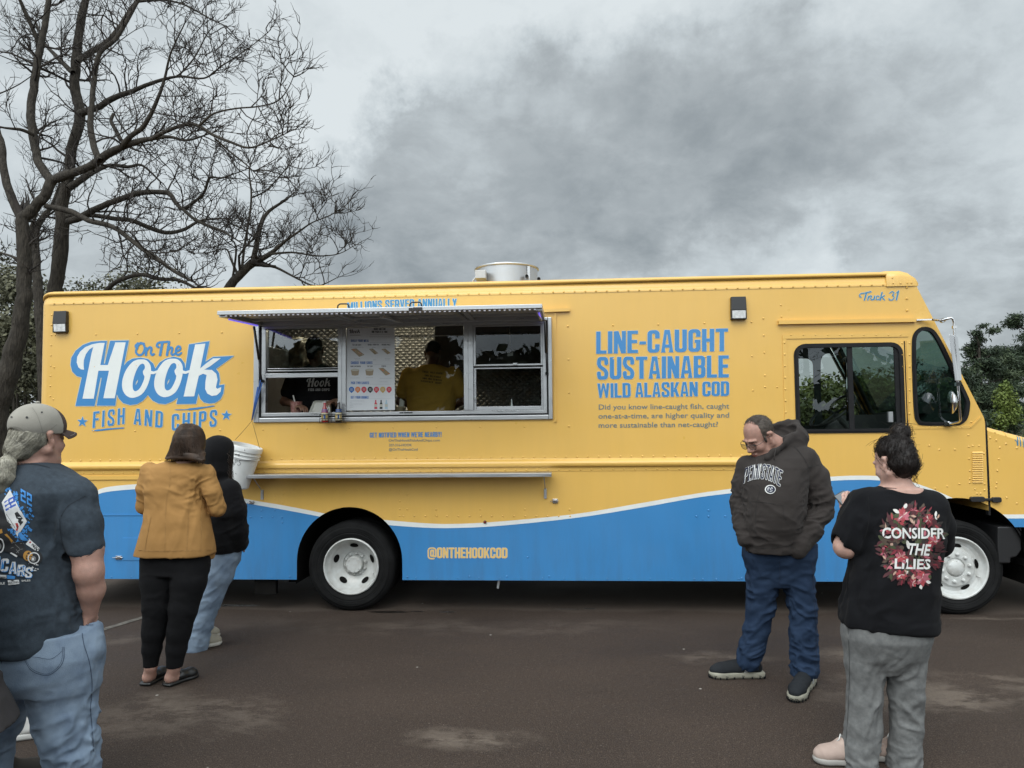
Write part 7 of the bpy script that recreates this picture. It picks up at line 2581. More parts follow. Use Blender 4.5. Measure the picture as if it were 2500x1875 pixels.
# woman with the bun and printed shirt
def bun_woman():
 c=crop(2020,1000,320,1327)
 Y=-2.83
 g=G(2110,1876)
 R0=vv(g.x,Y,0)
 t=lambda x,y,dy=0:J(c,x,y,Y+dy)
 q=lambda x,y,dy=0:J(c8,x,y,Y+dy)
 Gp=lambda x,y:(lambda v:vv(v.x,v.y,0))(G(*c8(x,y)))
 s=Sdf()
 fwd,upv=vv(-.44,.86,-.28),vv(-.08,.12,.98)
 hc=t(680,530,.0)
 T=head(s,hc,fwd,1.0,upv)
 s.chain([t(700,600,.0),t(730,800,.0)],[.058,.062],.03)
 s.loft(rows(c,[(790,520,950,.09,0),(1000,480,1000,.11,0),(1500,380,950,.12,0)],Y),.04)
 s.loft(rows(c8,[(700,740,1020,.12,0),(1000,740,1000,.13,0)],Y),.04)
 el,hl_=q(676,658,.0),q(690,520,.26)
 s.chain([q(745,470),q(705,580,-.0),el],[.060,.060,.056],.02);s.chain([el,(el*.45+hl_*.55),hl_],[.055,.044,.028],.02)
 er,hr_=q(1090,650,.12),q(800,540,.36)
 s.chain([q(1075,480),er,hr_],[.055,.045,.028],.02)
 hand(s,hl_,(-.12,.25,.9),(.7,.6,0),1.0,.7,thumb=-1);hand(s,hr_,(-.8,.2,.5),(0,.9,.3),1.0,.7)
 g1,g2=G(2120,1884),G(2246,1884)
 h1,h2=vv(g1.x,Y+.005,0),vv(g2.x,Y+.01,0)
 t1,t2=h1+vv(-.225,.03,0),h2+vv(-.20,.10,0)
 a1,a2=h1+vv(-.02,.01,.1),h2+vv(-.02,.02,.1)
 s.chain([q(780,1010),q(760,1330),a1],[.075,.05,.026]);s.chain([q(950,1030),q(945,1330),a2],[.075,.05,.026])
 for a,he,to in((a1,h1,t1),(a2,h2,t2)):
  s.cone(he+vv(0,0,.055),he+(to-he)*.75+vv(0,0,.035),.030,.022)
 p=person('woman with a dark messy bun, floral printed black shirt and grey sweatpants, seen from behind',R0,s,SKIN_P,.0055)
 M=cloth('grey_marl',(.170,.173,.170),.95,var=.25,col2=(.112,.114,.114),vscale=34,bump=.0014,sheen=.2)
 s=Sdf()
 s.loft(rows(c8,[(960,668,1062,.16,0),(1060,664,1056,.165,0),(1150,690,1030,.13,0),(1215,770,930,.09,0)],Y),.06)
 k=.00108
 L1=[(766,1040,94),(764,1180,85),(762,1330,75),(754,1470,71),(742,1560,71),(740,1640,73),(740,1690,72)]
 L2=[(948,1060,95),(946,1180,83),(951,1330,70),(951,1470,65),(944,1580,67),(942,1650,69),(942,1700,68)]
 s.chain([q(x,y)for x,y,r in L1],[r*k for _,_,r in L1],.02)
 s.chain([q(x,y)for x,y,r in L2],[r*k for _,_,r in L2],.02)
 F_=[(q(760,1300),(.09,.2,.3),(.25,0,1),22,.012),(q(945,1300),(.1,.2,.2),(1,0,.8),18,.012),(q(950,1400),(.1,.2,.15),(1,0,-.5),22,.012),(q(850,1180),.12,(1,0,.9),22,.014),(q(740,1600),.12,(1,0,-.5),30,.013),(q(940,1630),.1,(1,0,.2),34,.013),(q(770,1480),.14,(.4,0,1),20,.010),(q(860,1060),.2,(.3,0,1),14,.006)]
 pants=garment('sweatpants',s,M,p,R0,.0065,F_,41)
 tr=bvh_of([pants])
 V,F=stripe([[c8(686,1000),c8(694,1200),c8(688,1400),c8(676,1560)]],1.2)
 decal('seams',[(V,F,0)],tr,pants,R0,[mat('grey_seam',(.05,.052,.053),.9)],.0015)
 M=cloth('black_jersey',(.0062,.0064,.0078),.9,var=.1,sheen=.12,bump=.0005)
 s=Sdf()
 rw=[(385,835,985,.07,.0),(395,800,1020,.08,0),(420,750,1060,.10,0),(460,722,1098,.125,0),(520,712,1116,.145,0),(620,728,1112,.155,0),(700,714,1100,.158,0),(800,692,1088,.165,0),(900,672,1082,.17,0),(985,656,1076,.172,0),(1010,660,1076,.172,0)]
 s.loft(rows(c8,rw,Y),.02,2.4)
 s.loft(rows(c8,[(1030,850,1074,.15,0),(1010,760,1076,.165,0),(985,700,1076,.165,0)],Y),.03,2.4)
 s.chain([q(770,465),q(735,540,.0),q(697,612,.0)],[.088,.088,.086],.03)
 s.boxcut(q(640,800)-vv(.15,.3,.0),q(640,800)+vv(.0,.3,.01))
 s.chain([q(1060,480),q(1085,560,.06),q(1092,640,.13)],[.085,.080,.076],.03)
 M3=basis((-.45,0,-.9),(0,1,0))
 s.ell(q(648,678,-.01),(.075,.10,.052),.004,np.stack([M3[:,0],M3[:,1],M3[:,2]],1),True)
 s.ell(q(735,372,.03),(.0,.0,.0)if False else(.05,.05,.03),.01,None,True)
 F_=[(q(730,680),.16,(.2,0,1),20,.016),(q(780,850),(.2,.2,.2),(.5,0,1),14,.012),(q(1000,800),(.15,.2,.2),(.2,0,1),12,.008),(q(760,560),.12,(.4,0,1),20,.012),(q(860,960),.25,(1,0,.25),12,.007),(q(1050,620),.12,(.6,0,1),18,.010),(q(900,440),.12,(1,0,-.15),18,.006),(q(720,860),(.12,.25,.3),(.25,0,1),20,.014),(q(900,900),(.3,.2,.12),(1,0,.3),18,.010),(q(720,470),.10,(1,0,.6),20,.010)]
 sh=garment('shirt',s,M,p,R0,.0065,F_,43,mi_fn=None)
 tr=bvh_of([sh])
 V,F=stripe([[c8(x,y)for x,y in((778,430),(782,520),(768,600),(742,655))]],1.0)
 Vc,Fc=stripe([[c(560,792),c(740,806),c(930,815)]],1.2)
 decal('seams',[(V,F,0),(Vc,Fc,0)],tr,sh,R0,[mat('black_seam',(.003,.003,.004),.9)],.0012)
 cp=crop(2120,1210,200,1382)
 R=random.Random(17)
 cols=[(.060,.012,.016),(.17,.018,.030),(.33,.045,.055),(.045,.055,.022),(.075,.050,.035),(.46,.30,.23),(.58,.56,.53),(.36,.10,.13),(.022,.016,.014)]
 mats=[mat('print_%s'%n_,c_,.75,var=.25,vscale=40)for n_,c_ in zip(('maroon','crimson','red','leaf','brown','cream','white','pink','dusk'),cols)]
 it_=[]
 edge_=lambda a:(715+(500 if math.cos(a)>0 else 510)*math.cos(a),850+640*math.sin(a))
 def petal(x,y,a,L,w,mi):
  ca,sa=math.cos(a),math.sin(a)
  P_=[]
  for u,v in((0,0),(.25,.8),(.6,1),(.85,.55),(1,0),(.8,-.5),(.5,-.9),(.2,-.7)):
   jx=R.uniform(.85,1.15)
   P_.append(cp(x+ca*u*L-sa*v*w*jx,y+sa*u*L+ca*v*w*jx))
  it_.append((*cdt([P_],grid=5),mi))
 for i in range(330):
  a=R.uniform(0,2*PI);r=R.uniform(.02,.92)**.55
  ex,ey=edge_(a)
  x,y=715+(ex-715)*r,850+(ey-850)*r
  petal(x,y,a+R.gauss(0,.7),R.uniform(70,190),R.uniform(16,46),R.choice((8,8,4,0,0,3,0)))
 for i in range(150):
  a=R.uniform(0,2*PI);r=R.uniform(.45,1.0)
  ex,ey=edge_(a)
  x,y=715+(ex-715)*r,850+(ey-850)*r
  petal(x,y,a+R.gauss(0,.8),R.uniform(50,150),R.uniform(8,28),R.choice((1,1,2,0,0,7,3,0,1,2,5)))
 def flower(x,y,r,ms,n_=7,rot=0,squash=.8):
  for i in range(n_):
   a=rot+2*PI*i/n_+R.gauss(0,.15)
   petal(x,y,a,r*R.uniform(1.0,1.45),r*.36,R.choice(ms))
  for i in range(5):
   petal(x,y,R.uniform(0,6.3),r*.9,r*.07,R.choice((5,6,7)))
 flower(575,340,110,(2,2,7),8);petal(520,300,-2.6,130,34,6);petal(600,220,-1.15,90,36,6);petal(690,380,.9,120,26,5);petal(700,330,.3,110,22,5)
 flower(545,1020,100,(7,2,1),9);flower(900,1390,105,(2,7,2),8);petal(960,1440,.3,90,30,6);petal(870,1500,1.4,80,30,6);petal(800,1370,2.6,110,24,5);petal(760,1320,2.0,90,22,5)
 flower(1000,400,80,(1,2,1),7);flower(1080,760,90,(2,7,1),7);flower(760,250,70,(1,0,2),6);flower(540,1330,80,(2,1,2),7);flower(740,1470,75,(1,2),6);flower(260,970,70,(1,0,7),6)
 petal(1120,370,-1.5,110,22,6);petal(1150,390,-1.2,80,16,5);petal(1110,360,.9,60,14,6);petal(430,380,-.8,110,44,3);petal(420,420,.6,60,34,3);petal(560,790,-.2,100,32,3);petal(360,860,.2,110,30,3);petal(1010,1330,1.1,80,32,3)
 petal(640,750,1.2,130,30,6);petal(300,1080,-2.3,100,18,5);petal(330,1110,3.0,110,18,4);petal(600,1240,.9,90,18,5);petal(660,1260,1.9,70,14,6);petal(780,190,-1.55,110,12,1);petal(1000,280,-1.0,110,14,1)
 decal('wreath_print',it_,tr,sh,R0,mats,.0018)
 it_=[]
 for tx,(x0,y0,x1,y1),sl in(('CONSIDER',(232,712,1275,722),0),('THE',(640,985,1010,1005),40),('LILIES',(420,1225,1030,1235),10)):
  V,F,W=bfont_tris(tx,.028)
  hgt=178 if tx=='CONSIDER' else 190 if tx=='THE' else 170
  P_=[]
  for u,v in V:
   v/=.73
   f=u/W
   P_.append(cp(x0+(x1-x0)*f+sl*v,y0+(y1-y0)*f-hgt*v))
  it_.append((P_,F,0))
 decal('shirt_lettering',it_,tr,sh,R0,[M_WHT],.0062,.001)
 it_=[]
 for x,y,a,L,w,mi in((1010,700,.5,120,26,7),(1090,660,1.3,110,22,2),(1180,640,1.0,100,18,8),(640,760,1.3,150,30,6),(700,900,2.1,120,22,0),(520,1080,-.2,120,26,2),(545,1100,.4,100,20,7),(600,1240,-1.3,130,22,8),(690,600,1.4,90,20,1),(560,700,2.6,90,18,1),(930,1080,1.2,120,14,8),(800,560,1.7,90,14,8),(300,640,2.0,70,16,0)):
  petal(x,y,a,L,w,mi)
 decal('lily_petals',it_,tr,sh,R0,mats,.0075,.001)
 Mh=mat('black_brown_hair',(.010,.0065,.0055),.5,var=.5,vscale=40,spec=.3,bump=.003,bscale=60)
 s=Sdf()
 B3=basis(fwd,upv)
 s.ell(T(0,-.016,.042),vv(.080,.100,.086),.01,B3)
 s.ell(T(0,-.035,-.02),vv(.072,.080,.07),.02,B3)
 s.ell(T(0,.10,-.03),vv(.11,.085,.115),.012,B3,True)
 for x in(-1,1):
  s.ell(T(.088*x,.004,-.012),vv(.024,.030,.034),.006,B3,True)
 s.chain([t(720,340,.0),t(738,260,.0)],[.045,.040],.03)
 s.ell(t(735,225,.0),(.042,.044,.036),.01);s.ell(t(775,230,-.02),(.03,.03,.03),.01);s.ell(t(700,225,.02),(.028,.03,.026),.01);s.ell(t(745,190,.0),(.03,.03,.022),.01)
 hr=garment('hair',s,Mh,p,R0,.005,(),6,it=1,general=.004,gfreq=42)
 Vh,Fh=WORLD[hr.name]
 Nh=vnormals(Vh,Fh)
 ps=[]
 bun=t(738,250,.0)
 for i in R.sample(range(len(Vh)),min(1300,len(Vh))):
  v,nn=Vh[i],Nh[i]
  d=(bun-v)if v[2]<bun[2]-.03 else np.cross(nn,vv(R.gauss(0,1),R.gauss(0,1),R.gauss(0,1)))
  d=d-nn*np.dot(d,nn);d/=max(np.linalg.norm(d),1e-6)
  d=d+vv(R.gauss(0,.22),R.gauss(0,.22),R.gauss(0,.15))
  L=R.uniform(.025,.05)if R.random()<.95 else.08
  b_=.010*R.random()
  ps.append([tuple(v+d*u*L+nn*(.001+b_*math.sin(u*3)-.25*L*u*u))for u in(0,.35,.7,1)])
 for i in range(70):
  a=t(R.choice((R.uniform(850,910),R.uniform(640,850))),R.uniform(560,680)if i%2 else R.uniform(300,640),R.uniform(-.06,.02))
  if i>=45:
   a=t(738+R.gauss(0,75),260+R.gauss(0,50),R.uniform(-.04,.03))
  ph=R.uniform(0,6);rr=R.uniform(.006,.014);L=R.uniform(.04,.08)
  ps.append([tuple(a+vv(rr*math.cos(ph+u*7),rr*math.sin(ph+u*7),-u*L*(1 if i<45 else-.3))+(vv(.05*u*(1 if a[0]>bun[0]else-1),0,-.02*u)if i>=45 else 0))for u in np.linspace(0,1,9)])
 strands('hair_strands',ps,Mh,p,R0,.0011,k=7)
 mb=MB()
 a,b=q(683,441,.36),q(712,462,.30)
 cpos=Vector(q(688,464,.28))
 M_=Matrix.Translation(cpos)@Matrix.Rotation(math.radians(-35),4,'Y')@Matrix.Rotation(math.radians(-28),4,'X')@Matrix.Rotation(math.radians(20),4,'Z')
 bm_=MB();bm_.box(-.036,.036,-.0042,.0042,-.075,.075)
 ph=thing('phone','black smartphone held up by the woman with the bun','phone',cpos)
 mb.raw([M_@Vector(v)for v in bm_.v],bm_.f)
 mb.build('case',M_PLA,ph,bevel=.004)
 mb=MB();sc_=[M_@Vector(v)for v in((-.032,-.0048,-.070),(.032,-.0048,-.070),(.032,-.0048,.070),(-.032,-.0048,.070))]
 mb.raw(sc_,[(0,1,2,3)]);mb.build('screen',mat('phone_screen',(.10,.11,.12),.15,emit=(.5,.55,.6,.12)),ph)
 Mp,Msl=cloth('dusty_pink_canvas',(.47,.37,.32),.85,var=.2,col2=(.33,.25,.215)),mat('grey_rubber',(.30,.29,.27),.7)
 for he,to in((h1,t1),(h2,t2)):
  so=shoe('shoe',he,to,(Mp,Msl),p,R0,.046,.085,.024)
  d=(to-he)/np.linalg.norm(to-he);n_=vv(-d[1],d[0],0)
  mb=MB()
  for i in range(4):
   a=he+d*(.11+.02*i)+vv(0,0,.108-.012*i)-R0
   mb.tube([Vector(a-n_*.03+vv(0,0,-.010)),Vector(a),Vector(a+n_*.03+vv(0,0,-.010))],.0034,5)
  mb.tube([Vector(he+d*.12+vv(0,0,.11)-R0+n_*(.02*math.sin(u))+vv(0,0,.03*math.sin(u*.5)**2)-d*.02*u/3)for u in np.linspace(0,6,12)],.003,5)
  mb.build('laces',M_WHT,so,world=False)
bun_woman()
# big man with the cap and ponytail
def cap_man():
 c=crop(0,970,280,1290)
 Y=-3.42
 g=G(85,1990)
 R0=vv(g.x,Y,0)
 t=lambda x,y,dy=0:J(c,x,y,Y+dy)
 q=lambda x,y,dy=0:J(c6,x,y,Y+dy)
 s=Sdf()
 fwd,upv=vv(.24,.97,-.04),vv(.0,.0,1)
 hc=t(430,450,.0)
 T=head(s,hc,fwd,1.10,upv)
 s.ell(T(0,.03,-.10),vv(.062,.06,.035),.03,basis(fwd,upv));s.chain([t(380,560,.0),t(330,740,-.0)],[.074,.080],.03)
 s.loft(rows(c,[(740,180,520,.10,0),(900,60,640,.13,0),(1500,-100,600,.16,0)],Y),.04)
 s.loft(rows(c6,[(700,-60,220,.16,0),(1060,-60,250,.16,0)],Y),.04)
 sh_,el,wr=q(330,520,.0),q(392,790,-.03),q(398,975,.03)
 s.chain([sh_,q(385,690,-.02),el,q(405,870,.0),wr],[.072,.064,.058,.052,.033],.03)
 hand(s,wr,(-.05,.1,-1),(-1,0,0),1.05,.25)
 s.chain([q(-140,520,.0),q(-200,790,-.03),q(-180,990,.1)],[.075,.056,.034],.02);hand(s,q(-180,990,.1),(.1,.3,-1),(1,0,0),1.1,.3,-1)
 h1,h2=vv(q(312,1800)[0],Y-.02,0),vv(q(-58,1800,.10)[0]-.01,Y+.09,0)
 a1,a2=h1+vv(.02,.04,.1),h2+vv(.02,.04,.1)
 s.chain([q(270,1100),q(305,1500),a1],[.085,.05,.035]);s.chain([q(20,1100,.08),q(-32,1500,.1),a2],[.08,.05,.035])
 t1,t2=h1+vv(.16,.22,0),h2+vv(.14,.24,0)
 for a,he,to in((a1,h1,t1),(a2,h2,t2)):
  s.cone(a,he+(to-he)*.7+vv(0,0,.04),.04,.03)
 p=person('heavy man in a grey mesh cap with a long grey ponytail and blue graphic shirt',R0,s,SKIN,.0055)
 s=Sdf()
 s.loft(rows(c6,[(1040,-110,412,.20,.0),(1150,-95,430,.21,.0),(1230,-85,425,.20,.0),(1300,-60,415,.17,0)],Y),.05)
 k=.00101
 L1=[(285,1150,142),(280,1270,138),(285,1400,126),(300,1500,110),(322,1590,95),(325,1680,92),(318,1780,90),(316,1856,90)]
 s.chain([q(x,y)for x,y,r in L1],[r*k for _,_,r in L1],.03,)
 L2=[(30,1150,140),(10,1300,125),(-20,1450,110),(-45,1560,92),(-52,1700,88),(-56,1852,88)]
 s.chain([q(x,y,.10)for x,y,r in L2],[r*k for _,_,r in L2],.03)
 s.cone(q(392,1045,.02),q(405,1130,.0),.055,.05,.03)
 s.ell(q(398,1015,.03),(.036,.05,.05),.008,None,True)
 F_=[(q(310,1500),.2,(1,0,.35),20,.018),(q(330,1610),.14,(1,0,.45),26,.022),(q(250,1350),.2,(1,0,.4),12,.012),(q(390,1150),.08,(.5,0,1),26,.010),(q(200,1250),.25,(1,0,.2),9,.010),(q(-40,1600,.1),.2,(1,0,.3),20,.012)]
 jn=garment('jeans',s,M_DENIM_L,p,R0,.008,F_,51)
 tr=bvh_of([jn])
 it_=[]
 cj=crop(0,1500,260,1150)
 for pth,w in(([(885,205),(905,330),(945,450),(972,560),(992,740),(985,900),(975,1020),(990,1200),(1010,1480)],1.6),([(222,360),(262,470),(305,560),(350,610),(430,645),(520,655),(600,610),(665,540),(690,460),(690,350)],1.3),([(240,360),(280,475),(322,560),(370,600),(440,630),(515,640),(590,598),(650,530),(672,450),(674,350)],.8),([(265,455),(400,462),(540,482),(620,440),(665,395)],.9),([(25,340),(32,420),(20,530)],1.6),([(930,120),(1005,118)],1.2)):
  V,F=stripe([[cj(*a)for a in pth]],w);it_.append((V,F,0))
 decal('seams',it_,tr,jn,R0,[mat('denim_seam',(.035,.055,.095),.9)],.0018)
 M=cloth('slate_jersey',(.040,.052,.066),.92,var=.18,vscale=40,bump=.0009,sheen=.2)
 s=Sdf()
 rw=[(725,150,560,.085,0),(760,100,620,.11,0),(830,-10,740,.14,0),(930,-140,860,.17,0),(1050,-230,940,.19,0),(1200,-260,860,.21,0),(1500,-290,700,.23,0)]
 s.loft(rows(c,rw,Y),.03,2.3)
 s.loft(rows(c6,[(560,-130,285,.22,0),(700,-135,322,.235,0),(850,-140,350,.24,0),(960,-140,366,.24,0),(1040,-138,368,.24,0),(1078,-130,362,.235,0)],Y),.04,2.4)
 s.loft(rows(c6,[(1122,60,300,.21,-.02),(1095,-40,340,.23,-.01),(1060,-110,360,.235,0)],Y),.02,2.3)
 s.chain([q(320,470,0),q(345,570,-.01),q(376,678,-.02)],[.105,.092,.080],.04)
 s.chain([q(-130,480,0),q(-190,690,-.02)],[.105,.085],.04)
 Mr=basis((.25,0,-.95),(0,1,0))
 s.ell(q(398,742,-.02),(.085,.12,.045),.004,np.stack([basis((.32,0,.95),(0,1,0))[:,2],basis((.32,0,.95),(0,1,0))[:,0],basis((.32,0,.95),(0,1,0))[:,1]],1),True)
 F_=[(q(285,600),.14,(.35,0,1),18,.018),(q(250,700),.2,(.5,0,-1),12,.012),(q(200,1000),(.3,.3,.12),(1,0,.12),16,.014),(q(290,1020),.16,(1,0,.3),18,.014),(q(370,520),.12,(.4,0,1),16,.010),(q(120,880),.25,(1,0,-.1),10,.007),(q(330,950),.12,(1,0,.5),22,.010)]
 sh=garment('shirt',s,M,p,R0,.007,F_,53)
 tr=bvh_of([sh])
 it_=[]
 for pth in([(270,545),(300,500),(350,470),(378,455)],[(265,555),(268,610),(285,690),(318,745)],[(330,742),(400,712),(452,668)]):
  V,F=stripe([[c6(*a)for a in pth]],1.2);it_.append((V,F,0))
 V,F=stripe([[c(190,760),(c(340,752)),c(480,775),c(560,800)]],1.2);it_.append((V,F,0))
 decal('seams',it_,tr,sh,R0,[mat('slate_seam',(.014,.018,.024),.9)],.0015)
 cs=crop(0,1160,260,1348)
 pr=[mat('print_%s'%a,b,.7,var=.12,vscale=40)for a,b in(('sky_blue',(.040,.22,.55)),('ink',(.010,.011,.013)),('white',(.62,.63,.63)),('royal_blue',(.035,.10,.42)),('gold',(.42,.21,.035)),('red',(.40,.03,.03)),('grey',(.20,.20,.20)))]
 it_=[]
 pol=lambda P_,mi,neg=():it_.append((*cdt([[cs(*a)for a in P_]],[[cs(*a)for a in n_]for n_ in neg],grid=6),mi))
 R=random.Random(29)
 for i in range(230):
  u,v=R.random(),R.random()
  x=60+330*u+60*v;y=190+640*v+90*(u-.5)
  if x>420-abs(y-480)*.12 or(y>640 and x>400)or(x>235 and y<400):
   continue
  w,h_=R.uniform(6,24),R.uniform(5,16);a=R.choice((.75,.75,-.9))+R.gauss(0,.12)
  ca,sa=math.cos(a),math.sin(a)
  pol([(x+ca*dx-sa*dy,y+sa*dx+ca*dy)for dx,dy in((-w,-h_),(w*.8,-h_),(w,h_*.6),(-w*.7,h_))],0)
 for x0 in(268,345):
  sx=lambda u,v:(x0+62*u,172+(x0-268)*.55+38*u+150*v)
  for(u0,v0,u1,v1)in((0,0,1,.18),(.72,0,1,.5),(0,.42,1,.58),(0,.42,.28,1),(0,.82,1,1),(0,.0,.28,.3)):
   pol([sx(u0,v0),sx(u1,v0),sx(u1,v1),sx(u0,v1)],0)
 pol([(10,420),(40,460),(200,700),(330,930),(330,1060),(200,1010),(60,960),(-60,900),(-60,420)],1)
 pol([(60,660),(200,660),(360,830),(210,845)],0);pol([(95,690),(240,800),(340,838),(190,840)],1)
 pol([(135,188),(340,585),(222,778),(100,590),(30,350)],2)
 for x0,y0 in((60,335),(118,300)):
  sx=lambda u,v:(x0+70*u+22*v,y0-34*u+120*v)
  for(u0,v0,u1,v1)in((0,0,1,.2),(.7,0,1,.55),(0,.4,1,.6),(0,.4,.3,1),(0,.8,1,1)):
   pol([sx(u0,v0),sx(u1,v0),sx(u1,v1),sx(u0,v1)],3)
 pol([(190,480),(225,460),(300,560),(290,600),(255,640),(215,560)],1)
 pol([(195,610),(225,605),(238,650),(222,705),(200,700),(215,660)],5);pol([(205,640),(222,632),(226,662),(214,672)],1)
 for i in range(6):
  pol([(85+18*i,490+30*i),(92+18*i,488+30*i),(106+18*i,520+30*i),(98+18*i,522+30*i)],6)
 pol([(372,810),(497,930),(470,975),(325,872)],2);pol([(365,845),(390,838),(392,872),(372,882)],5)
 for i in range(4):
  pol([(398+18*i,866+20*i),(412+18*i,880+20*i),(404+18*i,906+20*i),(392+18*i,890+20*i)],1)
 rg=lambda x,y,a,b,n_=22:[(x+a*math.cos(2*PI*i/n_),y+b*math.sin(2*PI*i/n_))for i in range(n_)]
 pol(rg(430,1045,104,92),1);pol(rg(352,1020,56,62),4);pol(rg(425,1050,74,72),2,[rg(425,1050,62,60)]);pol(rg(420,1060,30,34),6);pol(rg(415,1062,14,16),2)
 pol(rg(5,890,56,95),2,[rg(5,890,42,76)]);pol(rg(5,895,20,40),6)
 pol([(130,985),(150,978),(226,1020),(215,1040)],2);pol([(60,750),(90,740),(170,830),(150,850)],4);pol([(0,690),(30,680),(40,730),(0,745)],4)
 for i in range(9):
  a=R.uniform(40,260);b=R.uniform(840,1000)
  it_.append((*cdt(stroke([cs(a,b),cs(a+R.uniform(20,70),b+R.uniform(-40,60))],1.0,False)),6))
 for(x0,w_,ch)in((-75,70,'U'),(10,95,'C'),(115,95,'A'),(215,95,'R'),(310,90,'S')):
  V,F,W=text_tris(ch,s=.16,t=.17)
  for dx,dy,mi in((6,8,0),(0,0,2)):
   it_.append(([cs(x0+dx+w_*u/W+34*v*.5,1215+dy+x0*.26-(165-x0*.12)*v)for u,v in V],F,mi))
 for i in range(40):
  x,y=R.uniform(190,500),R.uniform(1120,1300)
  if y<1330-(x-190)*.5 and y>1090+abs(x-340)*.15:
   pol([(x+R.uniform(-22,22),y+R.uniform(-16,16))for _ in range(5)],R.choice((2,2,2,1)))
 pol([(-60,1256),(90,1262),(88,1304),(-60,1300)],2);pol([(96,1262),(200,1280),(190,1315),(98,1312)],0)
 pol([(106,1330),(242,1324),(248,1376),(110,1392)],2);pol([(120,1342),(160,1328),(200,1334),(160,1345)],1)
 decal('shirt_graphic',it_,tr,sh,R0,pr,.002,.0042)
 wd=[]
 for tx,q0,q1,hh,mi in(('WOLF',(392,880),(476,958),30,0),('HEATING',(110,1380),(240,1364),30,0),('nerg',(2,1300),(82,1302),26,0),('BLE',(0,1384),(72,1382),30,1),('SALES',(276,1346),(384,1342),22,1)):
  V,F,W=bfont_tris(tx,.02)
  dx,dy=(q1[0]-q0[0])/W,(q1[1]-q0[1])/W
  L=math.hypot(q1[0]-q0[0],q1[1]-q0[1])
  nx,ny=(q1[1]-q0[1])/L,-(q1[0]-q0[0])/L
  wd.append(([cs(q0[0]+dx*u+nx*hh*v/.73,q0[1]+dy*u+ny*hh*v/.73)for u,v in V],F,mi))
 decal('shirt_lettering',wd,tr,sh,R0,[pr[1],M_WHT],.0066,.0005)
 Mc,Mbm=cloth('grey_mesh',(.30,.285,.25),.9,var=.12,bump=.0012,bscale=420,sheen=.1),cloth('brown_twill',(.075,.055,.05),.85,var=.15)
 B3=basis(fwd,upv);kk=1.10
 s=Sdf()
 s.ell(T(0,-.012,.052),vv(.088,.109,.090)*kk,.01,B3)
 s.ell(T(0,.035,.045),vv(.080,.070,.075)*kk,.02,B3)
 cut_c=T(0,-.01,-.083)
 Bt=basis(B3@vv(0,1,.09),B3@vv(0,-.09,1))
 s.ell(cut_c,vv(.17,.19,.108)*kk,.004,Bt,True)
 s.ell(T(-.01,-.118,.012),vv(.042,.04,.022)*kk,.004,B3,True)
 cut_z=T(0,.045,0)
 def cmi(Cc_):
  L_=(Cc_-hc)@B3/kk
  return(L_[:,1]>.045-.15*(L_[:,2]-.05)).astype(int)
 cap=garment('cap',s,[Mc,Mbm],p,R0,.0033,(),8,it=1,general=.001,mi_fn=cmi)
 bm_=MB()
 n_=18
 vs=[]
 for d_ in(0,.004):
  for ring,(ri,ro)in enumerate(((0,0),(1,1))):
   for i in range(n_+1):
    a=-1.15+2.3*i/n_
    r0=(.083,.088)if ring==0 else(.090,.172-.02*abs(a))
    x=math.sin(a)*(r0[0]if ring==0 else.098);y=math.cos(a)*(.088 if ring==0 else.165)+(.0 if ring==0 else.0)
    z=.040-.018*ring-.030*(x/.09)**2+d_
    vs.append(Vector(T(x,y,z)-R0))
 m_=n_+1
 fs=[]
 for i in range(n_):
  fs+=[(i,i+1,m_+i+1,m_+i),(2*m_+i,3*m_+i,3*m_+i+1,2*m_+i+1),(m_+i,m_+i+1,3*m_+i+1,3*m_+i)]
 bm_.raw(vs,fs,0,True)
 for k_ in range(3):
  bm_.tube([Vector(T(math.sin(a)*(.094-.006*k_),math.cos(a)*(.155-.014*k_),.0275+.003*k_-.028*math.sin(a)**2)-R0)for a in np.linspace(-1.0,1.0,14)],.0012,4,mi=1)
 bm_.build('cap_brim',[Mbm,mat('pale_stitch',(.25,.22,.2),.8)],cap,world=False)
 tr=bvh_of([cap])
 V,F=stripe([[c(95,395),c(180,425),c(270,430)]],7.5)
 it_=[(V,F,0)]
 for e_ in((133,223,12,8),(303,228,15,13),(468,172,11,9)):
  it_.append((*cdt([[c(e_[0]+e_[2]*math.cos(a),e_[1]+e_[3]*math.sin(a))for a in np.linspace(0,6.28,13)[:-1]]]),0))
 V,F=stripe([[c(360,120),c(420,210),c(460,330),(c(478,400))]],.8);it_.append((V,F,1))
 V,F=stripe([[c(285,425),c(420,405),c(540,370),c(635,305)]],1.0);it_.append((V,F,1))
 V,F=stripe([[c(105,412),c(180,436),c(245,436)]],1.6);it_.append((V,F,1))
 V,F=stripe([[c(78,350),c(150,330),c(225,345),c(278,385)]],1.4);it_.append((V,F,1))
 decal('cap_details',it_,tr,cap,R0,[mat('cap_strap',(.012,.012,.012),.7),mat('cap_stitch',(.20,.19,.165),.8)],.0015)
 mb=MB()
 mb.ball=None
 v=T(0,-.012,.144)-R0
 mb.lathe([(.010,0),(.009,.004),(.005,.007),(.0001,.008)],Vector(v),'Z',10)
 mb.build('cap_button',Mc,cap,world=False)
 Mh=mat('grey_hair',(.27,.255,.205),.5,var=.45,vscale=34,spec=.5,stretch=(1,1,1),bump=.002,bscale=120)
 s=Sdf()
 s.ell(T(0,-.028,.005),vv(.078,.088,.070)*kk,.01,B3);s.ell(T(-.01,-.075,-.045),vv(.055,.050,.052)*kk,.02,B3)
 s.ell(T(0,.085,-.02),vv(.11,.085,.13)*kk,.012,B3,True)
 for x in(-1,1):
  s.ell(T(.086*x,.006,-.012),vv(.024,.030,.036)*kk,.005,B3,True)
 tie=t(120,655,-.09)
 s.cone(T(-.01,-.085,-.055),tie,.045,.016,.03)
